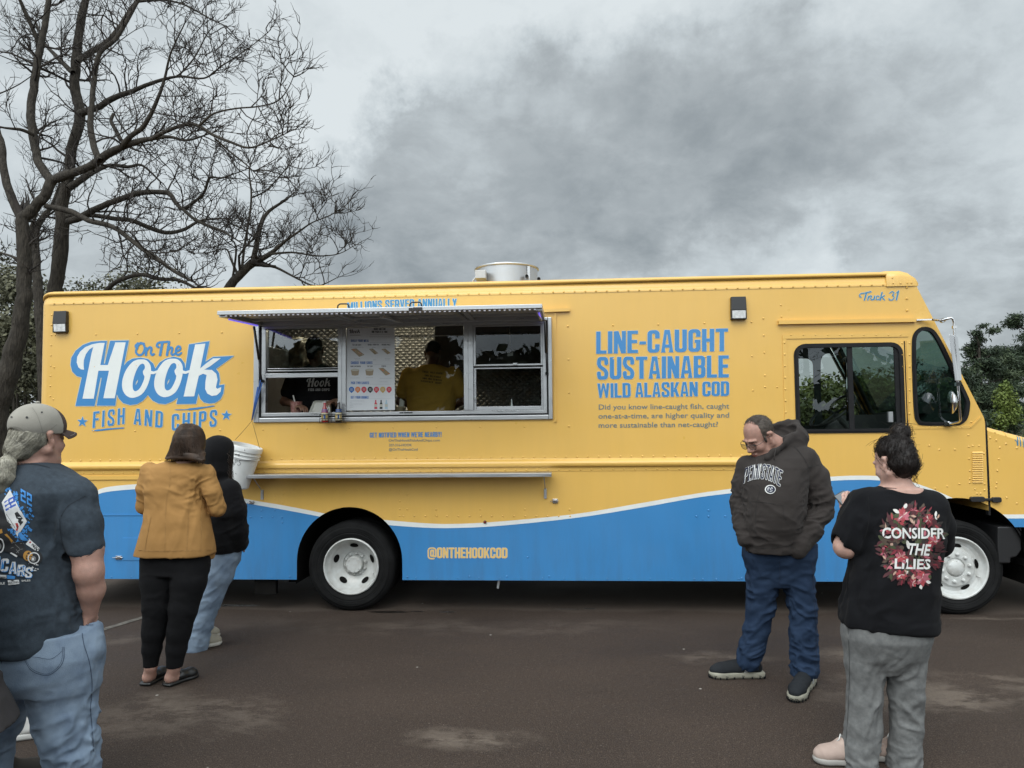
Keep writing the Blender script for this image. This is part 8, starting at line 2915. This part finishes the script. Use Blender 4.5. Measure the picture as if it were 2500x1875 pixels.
 s.chain([tie,t(75,760,-.15),t(50,900,-.17),t(20,1030,-.165),t(0,1160,-.16)],[.016,.034,.036,.030,.010],.015)
 s.cone(T(.0,.07,-.105),T(.04,.045,-.085),.024,.020,.02);s.cone(T(.0,.085,-.105),T(0,.085,-.145),.020,.008,.02);s.cone(T(-.04,.045,-.085),T(0,.075,-.105),.020,.022,.02)
 hr=garment('hair',s,Mh,p,R0,.005,(),9,it=1,general=.004,gfreq=45)
 Vh,Fh=WORLD[hr.name];Nh=vnormals(Vh,Fh)
 R=random.Random(12)
 hb=bvh_of([hr])
 ps=[]
 for i in R.sample(range(len(Vh)),min(1700,len(Vh))):
  v,nn=Vh[i],Nh[i]
  if v[2]<tie[2]+.01 and np.linalg.norm(v[:2]-tie[:2])<.14:
   d=vv(R.gauss(-.12,.22),R.gauss(0,.15),-1);L=R.uniform(.06,.12)
  elif np.linalg.norm((v-hc)@B3-vv(0,.08,-.11))<.06:
   d=vv(R.gauss(0,.4),R.gauss(0,.4),-1);L=R.uniform(.015,.035)
  else:
   d=tie-v;L=min(np.linalg.norm(d),R.uniform(.05,.11))
  pth=[tuple(v+nn*.0015)]
  cur=v
  for st in range(5):
   dd=d-nn*np.dot(d,nn);dd/=max(np.linalg.norm(dd),1e-6)
   cur=cur+dd*L/5
   hit=hb.find_nearest(Vector(cur))
   cur=np.array(hit[0]);nn=np.array(hit[1])
   pth.append(tuple(cur+nn*.0015))
  ps.append(pth)
 strands('hair_strands',ps,[Mh],p,R0,.0012,k=5)
 mb=MB();mb.tube([Vector(tie-R0+vv(.012,0,.012)),Vector(tie-R0+vv(-.008,0,-.008))],.020,10)
 mb.build('hair_tie',M_PLA,p,world=False)
 Mw=cloth('dark_leather',(.05,.045,.04),.6)
 for he,to in((h1,t1),(h2,t2)):
  shoe('shoe',he,to,(Mw,M_PLA),p,R0,.055,.10,.03)
cap_man()
# two people at the left edge, mostly out of view
def plain_person(label,x,Y,H,face,mats_,coat=None,h=.009,hem=.5):
 """simple standing figure; mats_: skin, top, trousers, shoes, hair"""
 R0=vv(x,Y,0)
 k=H/1.75
 s=Sdf()
 f=vv(math.sin(face),math.cos(face),0);r=vv(f[1],-f[0],0)
 P_=lambda a,b,z:R0+(r*a+f*b)*k+vv(0,0,z*k)
 T=head(s,P_(0,.02,1.615),f,k)
 s.cone(P_(0,-.01,1.55),P_(0,-.02,1.44),.055*k,.06*k,.02)
 s.chain([P_(0,0,1.38),P_(0,0,1.0)],[.10*k,.11*k],.04)
 for x_ in(-1,1):
  s.chain([P_(.17*x_,0,1.40),P_(.21*x_,-.02,1.10),P_(.20*x_,.06,.87)],[.045*k,.038*k,.028*k],.02)
  hand(s,P_(.20*x_,.06,.87),(0,.12,-1),(-r[0]*x_,-r[1]*x_,0),k,.4,thumb=x_)
  s.chain([P_(.09*x_,0,.95),P_(.10*x_,.01,.50),P_(.10*x_,-.02,.09)],[.075*k,.05*k,.034*k],.02)
  s.cone(P_(.10*x_,-.02,.07),P_(.115*x_,.14,.035),.032*k,.028*k,.02)
 p=person(label,R0,s,mats_[0],.008)
 s=Sdf()
 for x_ in(-1,1):
  s.chain([P_(.095*x_,0,.95),P_(.10*x_,.01,.50),P_(.10*x_,-.02,.14)],[.11*k,.078*k,.060*k],.03)
 s.cone(P_(-.05,0,.96),P_(.05,0,.96),.13*k,.13*k,.03)
 garment('trousers',s,mats_[2],p,R0,h,[(P_(0,0,.5),.3,(1,0,.3),20,.008)],3)
 s=Sdf()
 s.chain([P_(-.12,0,1.42),P_(.12,0,1.42)],[.085*k,.085*k],.03)
 s.chain([P_(0,0,1.38),P_(0,0,1.1),P_(0,0,.88)],[.13*k,.135*k,.15*k],.06,(1.25,.95,1)if abs(math.cos(face))>.7 else(.95,1.25,1))
 if coat:
  s.chain([P_(0,0,.9),P_(0,0,hem)],[.20*k,coat],.05)
  s.boxcut(P_(0,0,0)-.6,P_(0,0,hem)+vv(.6,.6,0))
 for x_ in(-1,1):
  s.chain([P_(.16*x_,0,1.40),P_(.215*x_,-.02,1.10),P_(.205*x_,.05,.91)],[.068*k,.06*k,.045*k],.03)
 garment('coat' if coat else 'top',s,mats_[1],p,R0,h,[(P_(0,0,.9),.4,(1,0,.4),12,.010)],5)
 s=Sdf()
 M=basis(f)
 s.ell(T(0,-.02,.045),vv(.084,.102,.086)*k,.01,M);s.ell(T(0,-.06,-.04),vv(.085,.06,.12)*k,.02,M);s.ell(T(0,.09,-.02),vv(.12,.075,.13)*k,.012,M,True)
 garment('hair',s,mats_[4],p,R0,.006,(),3,general=.004,gfreq=40)
 for x_ in(-1,1):
  shoe('sneaker',P_(.10*x_,-.06,0),P_(.12*x_,.20,0),mats_[3],p,R0,.046*k,.085,.026)
 return p
gX=G(*c6(112,1508))
pw=plain_person('woman in black leggings and white sneakers half hidden behind the man with the ponytail',gX.x-.03,gX.y+.02,1.66,math.radians(62),(SKIN_P,cloth('plum_knit',(.05,.035,.04)),cloth('black_leggings',(.008,.008,.008)),(cloth('white_canvas',(.50,.50,.48),.8),mat('white_rubber',(.5,.5,.48),.6)),mat('light_brown_hair',(.10,.065,.042),.5,var=.4,vscale=30)))
Yc=-3.95
pe=J(lambda a,b:(a,b),47,1775,Yc)
plain_person('person in a long dark grey coat at the very left edge, only the hem showing',pe[0]-.41,Yc,1.72,math.radians(20),(SKIN,cloth('dark_grey_coat',(.048,.045,.046),.85,var=.12),M_DENIM_L,(cloth('grey_canvas',(.20,.19,.18),.8),mat('white_rubber',(.5,.5,.48),.6)),mat('dark_brown_hair',(.03,.02,.014),.5,var=.4,vscale=30)),coat=.33,hem=float(pe[2])-.02)
# workers and loose things at the hatch
def worker(label,Y,cx,shoulder_z,halfw,shirt,skin,away,cap_col=None,lean=0.0,hands=None):
 R0=vv(cx,Y,1.0)
 s=Sdf()
 f=vv(.1,1 if away else-1,-.25 if away else-.9)
 hz=shoulder_z+.16
 fy=1 if away else-1
 hc=vv(cx+lean*.3,Y+.10*fy,hz)
 T=head(s,hc,f)
 s.cone(hc-vv(0,.02*fy,.07),vv(cx,Y,shoulder_z-.03),.055,.065,.03)
 s.loft([(1.05,cx,Y,.13,.10),(shoulder_z-.1,cx,Y,.14,.10),(shoulder_z,cx,Y,.08,.06)],.03)
 sh=[vv(cx+x*halfw*.85,Y,shoulder_z-.07)for x in(-1,1)]
 el=[vv(cx+x*(halfw+.06),Y+.05*fy,shoulder_z-.34)for x in(-1,1)]
 hd=hands or[vv(cx+x*.14,Y+.36*fy,shoulder_z-.42)for x in(-1,1)]
 for a,b,c_,x in zip(sh,el,hd,(-1,1)):
  s.chain([a,b,np.array(c_)],[.045,.040,.028],.02)
  d=np.array(c_)-b
  hand(s,c_,d,(0,0,-1),1.0,.6,thumb=-x*fy)
 for x in(-1,1):
  s.chain([vv(cx+x*.1,Y,1.2),vv(cx+x*.1,Y,1.08)],[.08,.07],.02)
 p=person(label,R0,s,skin,.007)
 s=Sdf()
 s.loft([(1.08,cx,Y,halfw*.86,.15),(shoulder_z-.45,cx,Y,halfw*.88,.15),(shoulder_z-.18,cx,Y,halfw*1.0,.145),(shoulder_z-.06,cx,Y,halfw*.92,.12),(shoulder_z,cx,Y,halfw*.55,.09),(shoulder_z+.03,cx,Y,halfw*.30,.07)],.03,2.3)
 for a,b in zip(sh,el):
  s.cone(a,a*.35+b*.65,.080,.074,.03)
 j=garment('shirt',s,shirt,p,R0,.008,[(vv(cx,Y-.1,shoulder_z-.45),.25,(1,0,.3),20,.012),(vv(cx,Y,shoulder_z-.25),.3,(.3,0,1),12,.008)],5)
 s=Sdf()
 M=basis(f)
 s.ell(T(0,-.012,.045),vv(.083,.102,.085),.01,M);s.ell(T(0,.095,-.035),vv(.11,.075,.10),.012,M,True)
 if cap_col:
  s.cone(T(0,.08,.055),T(0,.15,.045),.05,.04,.01,(1,1,1))
 garment('cap' if cap_col else 'hair',s,cap_col or mat('black_hair',(.012,.010,.009),.5),p,R0,.006,(),3)
 return p,j,R0
za=XZ(cw0(800,1000),.55)
p,j,R0=worker('food truck worker in a black shirt with a printed logo leaning at the open window',.52,U(*cw0(860,1200),.52).x,2.27,.26,cloth('black_crew_shirt',(.006,.006,.007)),SKIN_D,False,cloth('black_cap',(.01,.01,.01)),hands=[np.array(U(*cw0(610,1390),.20)),np.array(U(*cw0(1085,1330),.22))])
tr=bvh_of([j])
lg=lambda x,y:cw0(700+(x-600)*.262,1010+(y-455)*.245)
it_=[]
for P_,N_ in((H_,()),(O1,(O1h,)),(O2,(O2h,)),(K_,())):
 it_.append((*cdt([[lg(*q)for q in P_]],[[lg(*q)for q in n_]for n_ in N_],grid=3),0))
Vt,Ft,W=text_tris('FISH AND CHIPS',track=.14,space=.35)
it_.append(([cw0(735+285*u/W,1186-34*v)for u,v in Vt],Ft,0))
decal('shirt_logo',it_,tr,j,R0,[mat('faded_print',(.34,.34,.33),.8)],.004,.0005)
xc=U(*cw(490,1050),.85).x
p,j,R0=worker('food truck worker in a mustard yellow shirt with his back to the window',.85,xc,U(*cw(480,830),.85).z,.275,cloth('mustard_shirt',(.52,.31,.060),.85),SKIN_D,True)
tr=bvh_of([j])
it_=[]
for i,(tx,x0,x1,y,sl)in enumerate((('FRESH, WILD CAUGHT',378,645,895,26),('AND DELICIOUS',405,612,942,26),('AMAZING SERVED',378,622,978,30),('EVERYDAY, BABY',358,620,1015,30))):
 Vt,Ft,W=text_tris(tx,track=.12,space=.35)
 it_.append(([cw(x0+(x1-x0)*u/W,y+sl*u/W-24*v)for u,v in Vt],Ft,0))
decal('back_lettering',it_,tr,j,R0,[mat('dark_print',(.06,.045,.02),.8)],.004)
# menu board on the glass
q0,q1=U(*cpo(108,1538),.004),U(*cpo(922,130),.004)
mroot=thing('menu_board','tall white printed menu board behind the hatch frame, left of the fixed pane','menu board',(q0.x,.004,q0.z))
mb=MB();mb.box(q0.x,q1.x,.006,.012,q0.z,q1.z)
mb.build('panel',mat('menu_white',(.56,.58,.60),.5,var=.04,vscale=4),mroot,bevel=.002)
inks=[mat('menu_%s'%n_,c_,.6)for n_,c_ in(('navy',(.030,.085,.26)),('ink',(.02,.022,.028)),('blue',(.03,.13,.40)),('orange',(.62,.19,.06)),('red',(.50,.035,.06)),('ochre',(.45,.30,.09)),('kraft',(.30,.24,.16)),('pale',(.45,.44,.38)),('sky',(.32,.46,.55)),('line',(.25,.27,.30)))]
sheets={}
def mput(group,V,F,mi,lift=0.0):
 sheets.setdefault(group,[]).append((V,F,mi,lift))
def mtext(group,tx,x0,y0,x1,y1,mi,**kw):
 Vt,Ft,W=text_tris(tx,track=.1,space=.3,**kw)
 mput(group,[(x0+(x1-x0)*u/W,y1+(y0-y1)*v)for u,v in Vt],Ft,mi)
mtext('headings','BUILD YOUR MEAL',185,338,488,378,0);mtext('headings','CHOOSE YOUR SIDES',183,708,548,752,2)
mtext('headings','PICK TWO SAUCES',185,1048,490,1092,2);mtext('headings','GET YOUR DRINKS',183,1292,482,1336,2)
mtext('headings','HOOK AND LINE',570,145,772,178,1);mtext('headings','ONE FISH AT A TIME',535,192,802,225,1)
for tx,a,b,y in(('FISH AND CHIPS',208,358,442),('DOUBLE YOUR FISH',470,655,438),('PREMIUM SINGLE',704,850,438),('MAINE CLAM CHOWDER',178,350,803),('COLE SLAW',460,550,801),('FRIES',702,778,800)):
 mtext('headings',tx,a,y-24,b,y,1,s=.14)
R=random.Random(2)
bar=lambda x0,x1,y,h_=2.2,mi=9:mput('rules',[(x0,y),(x1,y),(x1,y+h_),(x0,y+h_)],[(0,1,2,3)],mi)
for a,b,y in((500,872,386),(560,866,756),(500,858,1091),(490,856,1337)):
 bar(a,b,y,2.4)
for a,b,y in((510,850,248),(500,850,290),(180,400,466),(545,600,470),(735,830,466),(245,345,655),(255,345,680),(555,610,680),(760,855,655),(765,845,680),(440,565,980),(180,340,985),(670,885,990),(670,810,1050),(165,410,1372),(165,210,1394),(165,370,1424),(165,220,1446),(165,225,1476)):
 x=a
 while x<b:
  w=R.uniform(8,26);bar(x,min(x+w,b),y,4.5);x+=w+5
lgm=lambda x,y:(150+(x-600)*.147,165+(y-455)*.142)
for P_,N_ in((H_,()),(O1,(O1h,)),(O2,(O2h,)),(K_,())):
 mput('pictures',*cdt([[lgm(*q)for q in P_]],[[lgm(*q)for q in n_]for n_ in N_]),1)
bar(165,345,262,5,1)
def tray(x,y,w,h_,sk,fill):
 mput('pictures',[(x,y),(x+w*.4,y-h_*.1),(x+w,y+h_*.75),(x+w*.62,y+h_)],[(0,1,2,3)],6)
 for i in range(14):
  u,v=R.random(),R.random()*.8+.1
  cx,cy=x+w*(.12+.70*u)+w*.1*v,y+h_*(.05+.66*u+.18*v-.05)
  mput('pictures',[(cx-9,cy),(cx,cy-10),(cx+12,cy+3),(cx+2,cy+9)],[(0,1,2,3)],R.choice(fill),1)
tray(182,500,232,130,0,(3,3,5,7,5));tray(490,500,158,92,0,(7,7,5));tray(700,500,158,88,0,(5,6,7));tray(650,825,200,122,0,(3,5,3))
for x in(255,498):
 mput('pictures',[(x-70,850),(x+70,850),(x+55,940),(x,948),(x-55,940)],[(0,1,2,3,4)],6)
 V,F=cdt([disc((x,850),70,20,20)]);mput('pictures',V,F,7,1)
for x,mi in zip((195,300,405,510,615,722,828),(2,3,4,1,4,5,4)):
 P_=[(x+45*math.sin(a),1180-46*math.cos(a))for a in np.linspace(-2.2,2.2,20)]+[(x,1243)]
 mput('pictures',*cdt([P_]),mi)
 for dy in(-12,8):
  mput('pictures',[(x-24,1180+dy),(x+24,1180+dy),(x+20,1188+dy),(x-20,1188+dy)],[(0,1,2,3)],7,1)
for x,mi in((604,4),(694,1),(782,8)):
 P_=[(x-24,1510),(x+24,1510),(x+24,1425),(x+11,1398),(x+10,1358),(x-10,1358),(x-11,1398),(x-24,1425)]
 mput('pictures',*cdt([P_]),mi)
 mput('pictures',[(x-24,1430),(x+24,1430),(x+24,1475),(x-24,1475)],[(0,1,2,3)],7,1)
for gname,L in sheets.items():
 mb=MB()
 for V,F,mi,lf in L:
  P_=[]
  for a,b in V:
   v=U(*cpo(a,b),.0045-.0012*lf);P_.append(v)
  fs=[]
  for f in F:
   a,b,c_=(P_[i]for i in f[:3])
   fs.append(tuple(f)if(b-a).cross(c_-a).y<0 else tuple(f)[::-1])
  mb.raw(P_,fs,mi)
 mb.build(gname,inks,mroot)
# bottles in a wire rack on the sill
zs0=U(*cw0(960,1612),-.06).z
for(px,liq,lab_,nm)in((955,(.30,.012,.016),0,'clear glass bottle of red soda in the wire rack under the hatch'),(1143,(.012,.008,.006),1,'dark glass soda bottle in the wire rack under the hatch')):
 a=U(*cw0(px,1600),-.075)
 top=U(*cw0(px,1330),-.075).z
 H=top-zs0
 b=thing('bottle',nm,'bottle',(a.x,-.075,zs0),0,'soda bottles outside the hatch')
 mb=MB()
 r=.0300
 mb.lathe([(.0001,.002),(r*.9,.002),(r,.012),(r,H*.46),(r*.92,H*.55),(r*.6,H*.70),(r*.42,H*.80),(r*.38,H*.95),(r*.38,H*.96)],(0,0,0),'Z',28)
 mb.build('glass',mat('soda_glass',liq,.08,spec=.8),b,world=False)
 mb=MB();mb.lathe([(r*1.02,H*.10),(r*1.02,H*.46)],(0,0,0),'Z',28,0);mb.lathe([(r*.98,H*.50),(r*.8,H*.62)],(0,0,0),'Z',28,1)
 for i in range(8):
  aa=2*PI*i/8
  mb.lathe([(r*1.035,H*.16),(r*1.035,H*.36)],(0,0,0),'Z',6,1+i%2,True,aa,aa+.45)
 mb.build('label',[mat('label_cream',(.55,.50,.34),.6),mat('label_blue',(.03,.10,.33),.6),mat('label_gold',(.55,.36,.06),.6)],b,world=False)
 mb=MB();mb.lathe([(r*.46,H*.955),(r*.46,H*.995),(r*.30,H),(.0001,H)],(0,0,0),'Z',16);mb.build('bottle_cap',mat('cap_tin',(.6,.6,.6),.35,metal=.7),b,world=False)
mb=MB()
a,b=U(*cw0(905,1612),-.075),U(*cw0(1232,1612),-.075)
for zz in(zs0-.002,zs0+.035,zs0+.072):
 mb.tube([(a.x,-.035,zz),(a.x,-.115,zz),(b.x,-.115,zz),(b.x,-.035,zz)],.0028,5)
for i in range(9):
 x=a.x+(b.x-a.x)*i/8;mb.tube([(x,-.115,zs0-.002),(x,-.115,zs0+.072)],.002,4);mb.tube([(x,-.115,zs0-.002),(x,-.035,zs0-.002)],.002,4)
for x in(a.x+.05,b.x-.05):
 mb.tube([(x,-.03,zs0+.0),(x,-.029,zs0+.12),(x,.0,zs0+.125)],.003,5)
rk=mb.build('wire_rack',mat('black_wire',(.03,.03,.03),.4,metal=.5),None)
props(rk,'small black wire rack holding two soda bottles under the hatch','wire rack')
# foam box, cups, jar behind the sill
fp=U(*cw0(845,1480),.16)
zt_=fp.z
fb=thing('takeout_box','open white foam takeout box in the lower left hatch opening','takeout box',(fp.x,.16,1.66))
M_FOAM=mat('white_foam',(.66,.65,.60),.6,var=.05,vscale=20)
mb=MB()
x0,x1=U(*cw0(700,1480),.16).x,U(*cw0(1000,1480),.16).x
zb_1,zm,ztop=1.665,U(*cw0(850,1480),.16).z,U(*cw0(850,1310),.22).z
mb.hexa([(x0+.02,.10,zb_1),(x1-.02,.10,zb_1),(x1-.02,.26,zb_1),(x0+.02,.26,zb_1),(x0,.08,zm),(x1,.08,zm),(x1,.28,zm),(x0,.28,zm)])
mb.build('tray',M_FOAM,fb,bevel=.008)
mb=MB()
lid=[(x0,.26,zm),(x1,.26,zm),(x1-.02,.33,ztop),(x0+.03,.33,ztop)]
n_=Vector((0,-.045,-.01))
mb.raw([Vector(v)for v in lid]+[Vector(v)+n_ for v in lid]+[Vector(v)*1+n_*.2+(sum((Vector(w)for w in lid),Vector())/4-Vector(v))*.22 for v in lid],[(0,1,5,4),(1,2,6,5),(2,3,7,6),(3,0,4,7),(4,5,9,8),(5,6,10,9),(6,7,11,10),(7,4,8,11),(8,9,10,11),(3,2,1,0)])
mb.build('lid',M_FOAM,fb,bevel=.004)
a=U(*cw(75,1380),.16)
t_=thing('paper_cup','kraft paper cup with a folded napkin inside the fixed hatch pane','cup',(a.x,.16,1.665))
mb=MB();hz_=U(*cw(75,1330),.16).z-1.665
mb.lathe([(.0001,0),(.040,0),(.047,hz_),(.045,hz_),(.038,.01),(.0001,.008)],(0,0,0),'Z',24)
mb.build('cup',mat('kraft_paper',(.36,.28,.18),.8),t_,world=False)
mb=MB();mb.hexa([(-.01,-.02,.02),(.03,-.02,.02),(.03,.02,.02),(-.01,.02,.02),(.01,-.015,hz_+.07),(.045,-.012,hz_+.05),(.05,.012,hz_+.05),(.015,.015,hz_+.075)])
mb.build('napkin',mat('napkin',(.55,.53,.48),.9),t_,world=False)
a=U(*cw(1525,1320),.26)
t_=thing('shaker','steel seasoning shaker behind the lower right hatch pane','shaker',(a.x,.26,1.665))
mb=MB();hz_=U(*cw(1525,1235),.26).z-1.665
mb.lathe([(.0001,0),(.028,0),(.028,hz_*.7),(.012,hz_*.85),(.010,hz_),(.0001,hz_)],(0,0,0),'Z',20);mb.build('jar',M_STEEL,t_,world=False)
a=U(*cw0(560,1420),.18)
t_=thing('drink_carton','small patterned red tub with a white spoon beside the takeout box','tub',(a.x,.2,1.665))
mb=MB();hz_=U(*cw0(600,1330),.2).z-1.665
mb.lathe([(.0001,0),(.04,0),(.055,hz_),(.052,hz_),(.0001,hz_*.7)],(0,0,0),'Z',20);mb.build('tub',mat('red_pattern',(.16,.02,.02),.6,var=.8,vscale=60,col2=(.35,.22,.18)),t_,world=False)
mb=MB();mb.tube([(0.02,0,hz_*.5),(-.03,0,hz_+.06)],.006,6);mb.build('spoon',M_FOAM,t_,world=False)
for i,(px,py,w,h_)in enumerate(((560,780,.20,.22),(380,840,.22,.12))):
 a=U(*cw0(px,860),1.3)
 s=Sdf();s.ell((a.x,1.3,a.z+h_*.4),(w,.14,h_),.03);s.ell((a.x+w*.4,1.3,a.z+h_*.9),(w*.5,.10,h_*.5),.05)
 V,F=s.mesh(.012);N=vnormals(V,F)
 V=fold_field(V,N,[((a.x,1.3,a.z+h_*.5),.4,(.5,0,1),22,.03)],i)
 V[:,2]=np.maximum(V[:,2],a.z-.02)
 o=npmesh('plastic_bag',V-vv(a.x,1.3,a.z),F,mat('pale_plastic_bag',(.34,.32,.26),.5))
 o.location=(a.x,1.3,a.z)
 props(o,('tall crumpled pale bag beside the pole behind the raised pane','low crumpled pale bag at the left behind the raised pane')[i],'bag','bags behind the raised pane')
# tip bucket hanging on twine
def bucket():
 rl,rr=U(*cb(138,250),-.17),U(*cb(682,400),-.17)
 bl=U(*cb(120,895),-.17);br=U(*cb(360,948),-.17)
 ctr_t=(rl+rr)/2
 ax_d=Vector((bl.x-rl.x,0,bl.z-rl.z))
 up=Vector((-(rr.z-rl.z),0,rr.x-rl.x)).normalized()
 rad=(rr-rl).length/2
 H=.365*rad/.150
 rot=Vector((0,0,1)).rotation_difference(up).to_matrix().to_4x4()
 base=ctr_t-up*H
 o=thing('bucket','white plastic tip bucket hanging crooked at the left end of the shelf','bucket',base)
 o.rotation_euler=rot.to_euler();o.matrix_basis=Matrix.Translation(base)@rot
 mb=MB()
 r0,r1=rad*.80,rad*.94
 mb.lathe([(.0001,0),(r0-.008,0),(r0,.010),(r1*.985,H*.70),(r1*.985,H*.715),(rad*1.0,H*.72),(rad,H*.735),(r1,H*.74),(r1*1.0,H*.80),(rad*1.0,H*.805),(rad*1.0,H*.82),(r1,H*.825),(r1*1.0,H*.88),(rad*1.01,H*.885),(rad*1.02,H*.97),(rad*.99,H),(r1*.95,H),(r1*.95,H*.9),(r0*.97,.02),(.0001,.02)],(0,0,0),'Z',48)
 bk=mb.build('pail',mat('white_bucket_plastic',(.66,.67,.66),.4,var=.07,vscale=9,rvar=.1),o,world=False)
 V=np.array([tuple(o.matrix_basis@Vector(v))for v in mb.v])
 tree=BVHTree.FromPolygons([Vector(v)for v in V],mb.f)
 it=[]
 pk=[[(238,570),(228,650)],[(236,575),(265,575),(268,600),(234,612)],[(336,578),(312,582),(300,605),(325,625),(318,655),(285,662),(275,645)],[(200,560),(192,640)],[(178,560),(172,636)],[(158,560),(192,556)],[(150,330),(185,360),(160,400),(180,440)],[(180,440),(240,432)],[(232,470),(240,492),(252,474),(258,495),(262,478)],[(275,478),(270,500)],[(290,488),(310,486),(300,476),(288,492),(296,506),(315,502)],[(160,720),(195,735),(190,790),(165,812),(205,805)],[(150,760),(185,762)],[(240,795),(256,815)],[(395,395),(400,425)]]
 for pth in pk:
  Vv,Ff=stripe([[cb(*a)for a in pth]],.9);it.append((Vv,Ff,0))
 for i in range(10):
  x,y=480+(i*37)%80,560+(i*53)%150
  it.append((*cdt([disc(cb(x,y),.5,6)]),1))
 mbd=MB()
 for Vv,Ff,mi in it:
  Ps=[]
  for x,y in Vv:
   d=ray(x,y).normalized();hit=tree.ray_cast(CAM,d)
   Ps.append(None if hit[0]is None else hit[0]-d*.002)
  for f in Ff:
   if all(Ps[i]is not None for i in f):
    a,b_,c_=(Ps[i]for i in f)
    mbd.raw([a,b_,c_],[(0,1,2)if(b_-a).cross(c_-a).dot(CAM-a)>0 else(2,1,0)],mi)
 mbd.build('marker_writing',[mat('marker_ink',(.025,.025,.028),.7),mat('red_marks',(.25,.06,.05),.7)],o)
 mb=MB()
 tw=U(*c3(282,806),-.05)
 e1,e2=U(*cb(235,235),-.10),U(*cb(645,370),-.12)
 mb.tube([tw,tw.lerp(e1,.5)+Vector((0,0,-.004)),e1],.0028,5);mb.tube([tw,U(*cb(545,0),-.06),U(*cb(600,200),-.10),e2],.0028,5)
 mb.build('twine',mat('twine',(.30,.19,.06),.9),o)
 mb=MB()
 pts=[o.matrix_basis@Vector((rad*1.03*math.cos(t),rad*1.03*math.sin(t),H*(.86-.16*math.sin(t*.5))))for t in np.linspace(-.2,-PI+.2,20)]
 mb.tube([o.matrix_basis@Vector((rad*1.035*math.cos(t),rad*1.035*math.sin(t),H*.80-.10*H*math.sin(-t)))for t in np.linspace(0,-PI,22)],.003,6)
 mb.build('bail_handle',M_ALUD,o)
bucket()
mb=MB()
for(px,py,r)in((1326,1602,.012),(1185,1508,.010),(2330,1500,.02),(1808,1750,.012),(700,1460,.010)):
 pass
